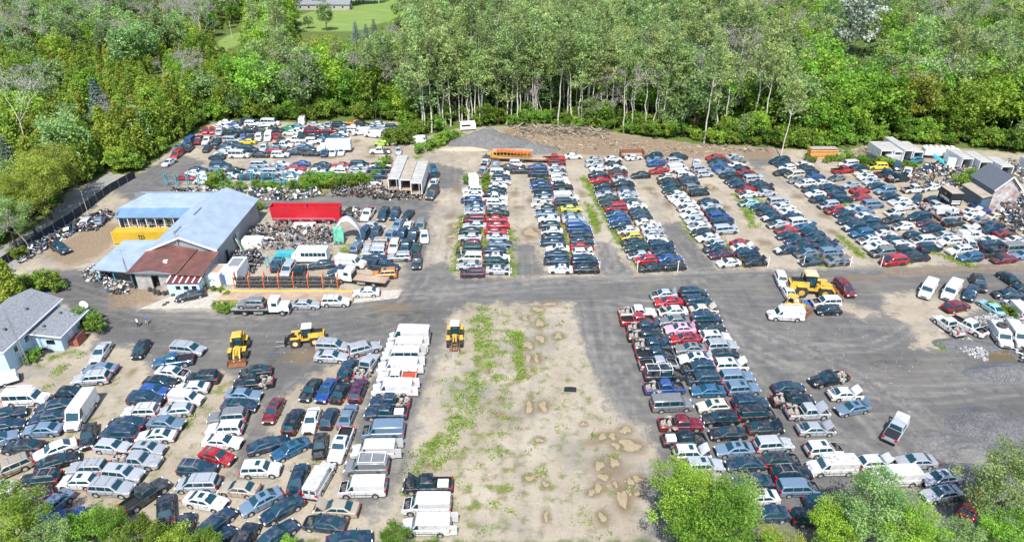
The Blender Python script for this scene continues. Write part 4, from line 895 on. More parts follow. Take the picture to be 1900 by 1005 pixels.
# ------------------------------------------------------------ vehicles
SPEC = dict(
 S=dict(n='sedan', L=4.75, W=1.82, top=[(-2.38,.62),(-2.3,.93),(-1.7,.99),(.95,.97),(1.6,.88),(2.15,.76),(2.38,.52)], g=(1.05,.2,-.95,-1.75), roof=1.44, rw=.74, wx=(1.45,-1.36), wr=.33, bay=(1.1,2.1), split=[-.3]),
 H=dict(n='hatchback', L=4.2, W=1.78, top=[(-2.1,.6),(-2.05,.95),(-1.9,1.0),(.8,1.0),(1.4,.92),(1.95,.78),(2.1,.55)], g=(.98,.15,-1.45,-1.98), roof=1.5, rw=.75, wx=(1.32,-1.25), wr=.32, bay=(1.02,1.9), split=[-.35]),
 U=dict(n='suv', L=4.75, W=1.9, top=[(-2.38,.6),(-2.33,1.05),(.8,1.1),(1.05,1.08),(1.7,1.02),(2.22,.9),(2.38,.6)], g=(1.02,.3,-1.95,-2.28), roof=1.72, rw=.79, wx=(1.48,-1.38), wr=.37, bay=(1.1,2.2), split=[-.15,-1.15]),
 M=dict(n='minivan', L=5.05, W=1.97, top=[(-2.52,.6),(-2.48,1.05),(1.2,1.07),(1.5,1.03),(2.3,.84),(2.52,.55)], g=(1.55,.6,-2.2,-2.46), roof=1.74, rw=.8, wx=(1.62,-1.42), wr=.34, bay=(1.6,2.3), split=[.1,-1.05]),
 P=dict(n='pickup_truck', L=5.7, W=1.98, top=[(-2.85,.78),(-2.83,1.08),(1.2,1.1),(1.4,1.1),(2.55,1.0),(2.8,.85),(2.85,.6)], g=(1.25,.6,-.5,-.72), roof=1.86, rw=.8, wx=(1.82,-1.72), wr=.40, bay=(1.35,2.55), split=[.0], bed=(-2.75,-.85)),
 V=dict(n='cargo_van', L=5.6, W=2.02, top=[(-2.8,.6),(-2.78,1.2),(1.3,1.2),(1.6,1.15),(2.55,1.0),(2.8,.6)], g=(1.65,.95,-2.66,-2.77), roof=2.12, rw=.9, wx=(1.72,-1.62), wr=.37, bay=(1.75,2.5), split=[.75,-.6,-1.6]),
 W=dict(n='cargo_van', L=6.6, W=2.05, top=[(-3.3,.6),(-3.28,1.25),(2.0,1.25),(2.4,1.2),(3.0,.98),(3.3,.6)], g=(2.45,1.55,-3.2,-3.27), roof=2.62, rw=.91, wx=(2.25,-1.75), wr=.37, bay=(2.5,3.05), split=[1.1,-.4,-1.9]),
 C=dict(n='cargo_van', L=4.45, W=1.83, top=[(-2.22,.6),(-2.2,1.05),(1.0,1.08),(1.3,1.03),(2.0,.85),(2.22,.55)], g=(1.3,.55,-2.08,-2.18), roof=1.84, rw=.88, wx=(1.42,-1.3), wr=.32, bay=(1.35,2.0), split=[.3]),
)
def half_w(sp, x):
    h = sp['L'] / 2; W = sp['W'] / 2
    d = h - abs(x)
    t = max(0.0, 1 - d / (.75 if x > 0 else .45))
    return W * (1 - (.17 if x > 0 else .10) * t ** 2.2)
def interp(x, pts): return float(np.interp(x, [p[0] for p in pts], [p[1] for p in pts]))
_vc = {}
def vehicle_parts(ty, flags, lod):
    key = (ty, ''.join(sorted(flags)), lod)
    if key in _vc: return _vc[key]
    sp = SPEC[ty]; h = sp['L'] / 2; W = sp['W'] / 2; wr = sp['wr']
    xs = set([-h, -h + .04, -h + .12, h - .04, h - .12, h - .3, h - .5] + [p[0] for p in sp['top']] + list(sp['bay']) + list(sp['g']))
    if 'bed' in sp: xs |= set(sp['bed'])
    ra = wr + .07; na = 7 if lod < 2 else 3
    for wx in sp['wx']:
        for k in range(na + 1): xs.add(round(wx - ra * math.cos(math.pi * k / na), 3))
    xs = sorted(x for x in xs if -h <= x <= h)
    xs = [x for i, x in enumerate(xs) if i == 0 or x - xs[i - 1] > .015]
    clear = .22 if ty in 'SHMC' else .3
    opened = ('o' in flags) or ('s' in flags)
    B = MB(); rings = []
    for x in xs:
        zb = clear
        for wx in sp['wx']:
            d = abs(x - wx)
            if d < ra: zb = max(zb, wr + math.sqrt(max(0, ra * ra - d * d)))
        hw = half_w(sp, x); zt = interp(x, sp['top'])
        if abs(x) > h - .13: zb = max(zb, clear + .08)
        zm = max(zb + .06, .62 * zt)
        zm = min(zm, zt - .12)
        zb = min(zb, zm - .04)
        r = [(hw - .07, zb), (hw - .01, zb + .04), (hw, zm), (hw - .03, zt - .07), (hw - .10, zt), (hw - .17, zt + .005), (0, zt + .03)]
        rings.append([B.v.append((x, y, z)) or len(B.v) - 1 for y, z in r] + [B.v.append((x, -y, z)) or len(B.v) - 1 for y, z in r[:-1][::-1]])
    n = len(rings[0])
    bay = sp['bay']; bed = sp.get('bed')
    for i in range(len(xs) - 1):
        xm = (xs[i] + xs[i + 1]) / 2
        for k in range(n - 1):
            if k in (5, 6):
                if opened and bay[0] < xm < bay[1]: continue
                if bed and bed[0] < xm < bed[1]: continue
            B.f.append((rings[i][k], rings[i][k + 1], rings[i + 1][k + 1], rings[i + 1][k])); B.m.append(1 if k in (0, n - 2) else 0)
    B.f.append(tuple(rings[0][::-1])); B.m.append(0)
    B.f.append(tuple(rings[-1])); B.m.append(1 if 's' in flags else 0)
    B.box((0, 0, .38), (sp['L'] * .88, sp['W'] * .72, .3), 1)
    if lod < 2:
        for xq in [sp['g'][0] - .5] + [c_ for c_ in sp['split'] if c_ > sp['wx'][1] - .3] + ([sp['split'][-1] - .6] if ty in 'SH' else []):
            yq = half_w(sp, xq); zt_ = interp(xq, sp['top'])
            for s in (-1, 1): B.box((xq, s * (yq - .012), (clear + .14 + zt_ - .08) / 2), (.04, .03, zt_ - .2 - clear), 1)
        if ty in 'VWMU':
            for s in (-1, 1): B.box((0, s * (W - .005), .62 * sp['top'][1][1] - .06), (sp['wx'][0] - sp['wx'][1] - 2 * ra - .05, .035, .09), 1)
        if ty in 'VWC':
            for k in range(5): B.box((sp['g'][3] + .5 + k * (sp['g'][1] - sp['g'][3] - .8) / 4, 0, sp['roof'] + .035), (.05, W * 1.5, .025), 0)
        B.box((-h - .02, 0, clear + .22), (.1, W * 1.7, .16), 1)
    for x0, x1, zf, mi in ([(bay[0], bay[1], .58, 1)] if opened else []) + ([(bed[0], bed[1], .72, 1)] if bed else []):
        yb = W - .2 if mi else W - .2
        yb = min(half_w(sp, x0), half_w(sp, x1)) - .17
        z0, z1 = interp(x0, sp['top']), interp(x1, sp['top'])
        P = [(x0, -yb, zf), (x1, -yb, zf), (x1, yb, zf), (x0, yb, zf), (x0, -yb, z0), (x1, -yb, z1), (x1, yb, z1), (x0, yb, z0)]
        B.add(P, [(0, 1, 2, 3), (0, 4, 5, 1), (2, 6, 7, 3), (1, 5, 6, 2), (3, 7, 4, 0)], mi)
    # greenhouse
    A, Bx, Cx, D = sp['g']; zr = sp['roof']; yb = W - .10; yt = W * sp['rw']
    st = [(A, 0), ((A + Bx) / 2, .5), (Bx + .12, .93), (Bx - .12, 1), ((Bx + Cx) / 2, 1.012), (Cx + .1, 1), (Cx - .06, .93), ((Cx + D) / 2, .5), (D, 0)]
    G = []
    def gh(x, t):
        zb = interp(x, sp['top']) - .015
        zt_ = zb + (zr - zb) * t
        y1 = yb + (yt - yb) * min(t, 1)
        e = .09 * min(t * 2, 1)
        return zb, zt_, y1, e
    for x, t in st:
        zb, zt_, y1, e = gh(x, t)
        yb_ = min(yb, half_w(sp, x) - .10)
        r = [(yb_, zb), (min(y1, yb_) + .02 * min(t, 1), zt_ - e), (min(y1, yb_) - .07, zt_), (0, zt_ + .035 * min(t, 1))]
        G.append([B.v.append((x, y, z)) or len(B.v) - 1 for y, z in r] + [B.v.append((x, -y, z)) or len(B.v) - 1 for y, z in r[:-1][::-1]])
    for i in range(len(st) - 1):
        for k in range(6):
            B.f.append((G[i][k], G[i + 1][k], G[i + 1][k + 1], G[i][k + 1])); B.m.append(0)
    parts = []
    # panes
    def slope_pane(x0, x1, t0, t1):
        m = MB(); s = 1 if x0 > x1 else -1
        nx, nz = (zr - interp(x0, sp['top'])), abs(x0 - x1); q = math.hypot(nx, nz)
        ox, oz = s * nx / q * .03, nz / q * .03
        P = []
        for t in (t0, (t0 + t1) / 2, t1):
            zb = interp(x0, sp['top'])
            z = zb + (zr - zb) * t; x = x0 + (x1 - x0) * t
            y = (yb + (yt - yb) * t) - .13
            for u in (-1, -.5, 0, .5, 1): P.append((x + ox, y * u, z + oz + .03 * (1 - u * u) * t))
        F = [(a * 5 + k, a * 5 + k + 1, (a + 1) * 5 + k + 1, (a + 1) * 5 + k) for a in (0, 1) for k in range(4)]
        if s < 0: F = [f[::-1] for f in F]
        return m.add(P, F)
    gl = {}
    gl['windshield'] = slope_pane(A, Bx, .07, .88)
    cargo = ty in 'VWC' and 'w' not in flags
    rwm = MB()
    if ty in 'VWC':
        for s in (-1, 1):
            y0, y1 = s * .12, s * .72
            zl, zh = sp['roof'] * .64, sp['roof'] * .86
            rwm.add([(D - .02, y0, zl), (D - .02, y1, zl), (D + .02, y1 * .97, zh), (D + .02, y0, zh)], [(0, 3, 2, 1) if s > 0 else (0, 1, 2, 3)])
    else: rwm = slope_pane(D, Cx, .10, .86)
    gl['rear_window'] = rwm
    for sd, nm in ((1, 'side_window'), (-1, 'side_window')):
        m = MB()
        zb = interp(0, sp['top']); zs = zr - .09
        def xf(t): return A + (Bx - A) * t * .92 - .16
        def xr(t): return D + (Cx - D) * t * .92 + (.16 if ty not in 'P' else .12)
        cuts = sp['split'] if not cargo else sp['split'][:1]
        seg = []
        hi = None
        for c in cuts:
            seg.append((hi, c)); hi = c
        if not cargo: seg.append((hi, None))
        for a, b in seg:
            P = []
            for t in (.10, .93):
                z = zb + (zs - zb) * t; tt = (z - zb) / (zr - zb)
                y = yb + (yt + .02 - yb) * t + .014
                x1 = xf(tt) if a is None else a - .05
                x0 = xr(tt) if b is None else b + .05
                if x0 > x1 - .1: x0 = x1 - .1
                P += [(x0, y * sd, z), (x1, y * sd, z)]
            m.add(P, [(0, 1, 3, 2) if sd < 0 else (0, 2, 3, 1)])
        gl['side_window' + ('' if sd > 0 else '_')] = m
    # hood
    Hd = MB()
    if 's' not in flags:
        P = []
        nx = 5
        for side in (0.012, -.02):
            for i in range(nx):
                x = bay[0] + (bay[1] - bay[0] + .05) * i / (nx - 1)
                yy = half_w(sp, x) - .16
                for u in (-1, -.5, 0, .5, 1): P.append((x, yy * u, interp(x, sp['top']) + side + .03 * (1 - u * u)))
        F = []
        for i in range(nx - 1):
            for k in range(4):
                a = i * 5 + k; F.append((a, a + 5, a + 6, a + 1)); a += nx * 5; F.append((a, a + 1, a + 6, a + 5))
        for i in range(nx - 1):
            for k in (0, 4):
                a = i * 5 + k; F.append((a, a + 5, a + 5 + nx * 5, a + nx * 5) if k else (a + nx * 5, a + 5 + nx * 5, a + 5, a))
        for k in range(4):
            a = (nx - 1) * 5 + k; F.append((a, a + nx * 5, a + 1 + nx * 5, a + 1))
        if 'o' in flags:
            pv = Vector((bay[0], 0, interp(bay[0], sp['top'])))
            Mx = Matrix.Translation(pv + Vector((0, 0, .05))) @ Matrix.Rotation(-R(52), 4, 'Y') @ Matrix.Translation(-pv)
            P = [Mx @ Vector(p) for p in P]
        Hd.add(P, F)
    En = MB()
    if opened:
        rr = random.Random(ord(ty[0]) + 3)
        x0, x1 = bay
        for k in range(9):
            En.box((rr.uniform(x0 + .2, x1 - .15), rr.uniform(-.55, .55), .62 + rr.uniform(0, .14)), (rr.uniform(.18, .5), rr.uniform(.15, .5), rr.uniform(.15, .35)), 0, None, .8)
        if 's' in flags:
            En.bar((h - .06, -.6, .5), (h - .06, .6, .5), .08, .14); En.box((h - .12, 0, .62), (.08, 1.0, .35))
            for s in (-1, 1): En.bar((h - .5, s * .5, .42), (h + .02, s * .5, .42), .1, .12)
    ex = []
    if 'n' in flags:
        m = MB(); zc = zr + .033
        m.box((Bx - .55, 0, zc), (.55, yt * 1.05, .03)); ex.append(('sunroof', m, M_['glass']))
    if 'r' in flags:
        m = MB()
        for s in (-1, 1):
            m.bar((Bx - .2, s * (yt - .1), zr + .07), (Cx + .15, s * (yt - .1), zr + .07), .05, .05)
            for xx in (Bx - .2, (Bx + Cx) / 2, Cx + .15): m.box((xx, s * (yt - .1), zr + .03), (.06, .05, .1))
        for xx in (Bx - .5, Cx + .5): m.bar((xx, -yt + .1, zr + .09), (xx, yt - .1, zr + .09), .07, .03)
        ex.append(('roof_rack', m, M_['steel']))
    if 'L' in flags:
        m = MB()
        zt_ = zr + .22; x0, x1 = (Bx - .2, D + .3) if ty != 'P' else (1.0, -2.6)
        for s in (-1, 1):
            m.bar((x0, s * (yt - .02), zt_), (x1, s * (yt - .02), zt_), .06, .06)
        for k in range(3):
            xx = x0 + (x1 - x0) * k / 2
            m.bar((xx, -yt, zt_ + .03), (xx, yt, zt_ + .03), .07, .05)
            for s in (-1, 1): m.bar((xx, s * (yt - .02), zr - .3 if ty != 'P' else 1.0), (xx, s * (yt - .02), zt_), .05)
        ex.append(('ladder_rack', m, M_['rack']))
    if 'c' in flags and ty == 'P':
        m = MB(); rr = random.Random(5)
        for k in range(14): m.box((rr.uniform(-2.6, -1.0), rr.uniform(-.6, .6), .8 + rr.uniform(0, .25)), (rr.uniform(.2, .7), rr.uniform(.2, .6), rr.uniform(.15, .4)), 0, Matrix.Rotation(rr.uniform(-.5, .5), 4, 'Z'), .8)
        ex.append(('bed_load', m, M_['cargo']))
    if 'R' in flags:
        m = MB(); m.box((-1.8, 0, .9), (1.8, 1.35, .3)); ex.append(('bed_liner', m, M_['redbed']))
    if 'K' in flags:
        m = MB(); m.box((-1.8, 0, 1.12), (1.95, 1.7, .06)); ex.append(('bed_cover', m, M_['trim']))
    if 'X' in flags:
        m = MB(); m.box((-1.75, .1, 1.02), (1.3, 1.0, .5), 0, None, .92); ex.append(('bed_load', m, M_['white']))
    if 'Q' in flags:
        m = MB(); m.box((-1.8, 0, 1.47), (1.95, 1.7, .76), 0, None, .9); ex.append(('bed_canopy', m, PAINT))
    if 'd' in flags:
        m = MB(); zb = .42; zt2 = interp(0, sp['top']) - .05; x1 = sp['g'][0] - .45; x0 = sp['split'][0] + .05
        for s in (-1,): m.box(((x0 + x1) / 2, s * (W - .02), (zb + zt2) / 2), (x1 - x0, .06, zt2 - zb)); m.box(((x0 + x1) / 2, s * (W - .02), zb + .1), (.3, .09, .15))
        ex.append(('door_gap_shade', m, M_['trim']))  # black panel on the side stands for the shaded gap of a missing door
    if 't' in flags:
        m = MB(); z0 = interp(D - .1, sp['top'])
        if ty in 'S': m.add([(D, -.62, z0 + .05), (D, .62, z0 + .05), (D - .35, .6, z0 + .72), (D - .35, -.6, z0 + .72), (D + .04, -.62, z0 + .05), (D + .04, .62, z0 + .05), (D - .31, .6, z0 + .73), (D - .31, -.6, z0 + .73)], [(0, 1, 2, 3), (7, 6, 5, 4), (0, 4, 5, 1), (1, 5, 6, 2), (2, 6, 7, 3), (3, 7, 4, 0)])
        elif ty in 'VW':
            m2 = MB()
            for s, q_ in ((-1, m), (1, m2)): q_.box((-h - .35, s * (W - .1), sp['roof'] * .56), (.8, .06, sp['roof'] * .72))
            ex.append(('rear_door', m2, PAINT))
        else: m.box((Cx - .55, 0, zr + .02), (1.0, 1.25, .06), 0, Matrix.Translation((0, 0, 0)))
        ex.append((('trunk_lid' if ty == 'S' else 'rear_door' if ty in 'VW' else 'tailgate'), m, PAINT))
    wheel = MB(); wheel.tube((0, -.11, 0), (0, .11, 0), wr, n=14 if lod < 2 else 8)
    rim = MB(); rim.tube((0, -.12, 0), (0, .12, 0), wr * .62, n=12 if lod < 2 else 6)
    lights = MB(); tails = MB(); grille = MB(); mir = MB()
    zf = interp(h - .3, sp['top']); zq = interp(-h + .12, sp['top'])
    lw = half_w(sp, h - .15)
    lights.box((h - .15, lw - .22, zf - .16), (.26, .34, .15), 0, None, .8)
    tz = zq - .13 if ty in 'SH' else zq - .1
    tails.box((-h + .07, half_w(sp, -h + .1) - .17, tz), (.17, .32, .16 if ty in 'SH' else .34), 0)
    grille.box((h - .02, 0, .60), (.07, .95, .2)); grille.box((h - .02, 0, .36), (.06, 1.2, .12))
    mir.box((A - .28, W + .07, interp(A - .2, sp['top']) + .06), (.14, .2, .14), 0, None, .8)
    SM = 35
    nm = sp['n']
    if lod == 2:
        J = MB(); J.ext(B, None, {0: 0, 1: 1})
        for g in gl.values(): J.ext(g, None, {0: 2})
        J.ext(Hd, None, {0: 0}); J.ext(En, None, {0: 3})
        for wx in sp['wx']:
            for s in (-1, 1):
                T = Matrix.Translation((wx, s * (W - .13), wr)); J.ext(wheel, T, {0: 1}); J.ext(rim, T, {0: 3})
        J.ext(lights, None, {0: 3}); J.ext(lights, Matrix.Scale(-1, 4, (0, 1, 0)), {0: 3})
        J.ext(tails, None, {0: 4}); J.ext(tails, Matrix.Scale(-1, 4, (0, 1, 0)), {0: 4})
        for n_, m, mt in ex: J.ext(m, None, {0: 0 if mt is PAINT else 2 if mt is M_['glass'] else 3})
        parts = [(nm, J.mesh(nm, [PAINT, M_['trim'], M_['glass'], M_['engine'], M_['tail']], SM), 'self', None, True)]
    else:
        parts.append(('body', B.mesh('body', [PAINT, M_['trim']], SM), None, None, True))
        if Hd.v: parts.append(('hood', Hd.mesh('hood', [PAINT], SM), None, None, True))
        if En.v: parts.append(('engine', En.mesh('engine', [M_['engine']]), None, None, False))
        for k, g in gl.items(): parts.append((k.rstrip('_'), g.mesh(k.rstrip('_'), [M_['glass']], SM), None, None, False))
        wm = wheel.mesh('wheel', [M_['tyre']], 40); rmm = rim.mesh('rim', [M_['rim']], 40)
        for wx in sp['wx']:
            for s in (-1, 1): parts.append(('wheel', wm, (wx, s * (W - .12), wr), rmm, False))
        for n_, m, mt in ex: parts.append((n_, m.mesh(n_, [mt]), None, None, mt is PAINT))
        fl = Matrix.Scale(-1, 4, (0, 1, 0))
        def both(nm_, mb, mt, pc=False):
            a = mb.mesh(nm_, [mt]); b_ = MB().ext(mb, fl); b_.f = [f[::-1] for f in b_.f]
            parts.append((nm_, a, None, None, pc)); parts.append((nm_, b_.mesh(nm_, [mt]), None, None, pc))
        both('tail_light', tails, M_['tail'])
        if 's' not in flags: both('headlight', lights, M_['lamp'])
        if lod == 0:
            both('mirror', mir, PAINT, True)
            if 's' not in flags: parts.append(('grille', grille.mesh('grille', [M_['trim']]), None, None, False))
    _vc[key] = parts
    return parts
PAINTS = dict(wht=(.62,.625,.63), slv=(.36,.385,.42), gry=(.17,.18,.19), blk=(.005,.014,.025), nvy=(.006,.032,.068), blu=(.012,.06,.24), bgr=(.13,.20,.29), red=(.36,.008,.018), mar=(.16,.006,.018), tan=(.36,.31,.24), bge=(.55,.50,.42), grn=(.006,.04,.035), dgr=(.03,.035,.04), yel=(.62,.48,.03), olv=(.42,.42,.05), org=(.55,.19,.02), pur=(.06,.012,.045), pnk=(.72,.38,.52), tea=(.05,.20,.27), lbl=(.32,.58,.62), lim=(.35,.5,.03), tbl=(.01,.09,.19), em=(.0,.25,.10))  # blk: blue of the reflected sky mixed into black
CNAME = dict(wht='white', slv='silver', gry='grey', blk='black', nvy='dark blue', blu='bright blue', bgr='blue grey', red='red', mar='maroon', tan='tan', bge='beige', grn='dark green', dgr='charcoal', yel='yellow', olv='olive yellow', org='orange', pur='purple', pnk='pink', tea='teal', lbl='pale aqua', lim='lime green', tbl='blue teal', em='green')
CAT = dict(S='sedan', H='hatchback', U='SUV', M='minivan', P='pickup truck', V='van', W='van', C='van')
FEAT = [('o', 'with raised hood'), ('s', 'with stripped front'), ('L', 'with ladder rack'), ('R', 'with red bed'), ('X', 'with white load in bed'), ('Q', 'with bed canopy'), ('K', 'with covered bed'), ('c', 'with loaded bed'), ('r', 'with roof rails'), ('w', 'with side windows'), ('n', 'with sunroof')]
VEH = []
def build_vehicle(e, lod):
    parts = vehicle_parts(e['ty'], e['fl'], lod)
    c = PAINTS[e['c']]; j = random.uniform(.86, 1.12); c = tuple(min(.85, x * j) for x in c)
    s = random.uniform(.97, 1.03)
    if lod == 2:
        o = inst(parts[0][0], parts[0][1], None, e['loc'], (0, 0, e['rz']), s, c)
        return o
    root = empty(SPEC[e['ty']]['n'], e['loc'], e['rz']); root.scale = (s * random.uniform(.96, 1.05), s, s * random.uniform(.96, 1.05))
    for nm, me, loc, child, pc in parts:
        o = inst(nm, me, root, loc or (0, 0, 0), (0, 0, 0), None, c if pc else None)
        if child is not None and lod == 0: inst('rim', child, o)
        if nm == 'hood' and e.get('hc'): o.color = (*PAINTS[e['hc']], 1)
    return root
TILES = dict(Z=(0,0,1), A=(0,560,4.5675), B=(0,780,4.4675), C=(400,560,4.5675), D=(400,780,4.4675), E=(740,780,3.8), F=(1130,520,4.5675), G=(1130,740,4.5675), H=(1400,640,3.654), I=(1400,480,3.8), J=(1140,840,2.5),
 K1=(820,270,6.333), K2=(820,400,6.333), K3=(1070,270,6.333), K4=(1070,370,6.333), K5=(1300,260,6.333), K6=(1300,370,6.333), K7=(1560,250,5.588), K8=(1560,360,5.588), L1=(280,210,6.28), L2=(530,210,6.28), M=(400,360,4.524), N=(30,350,4.369))
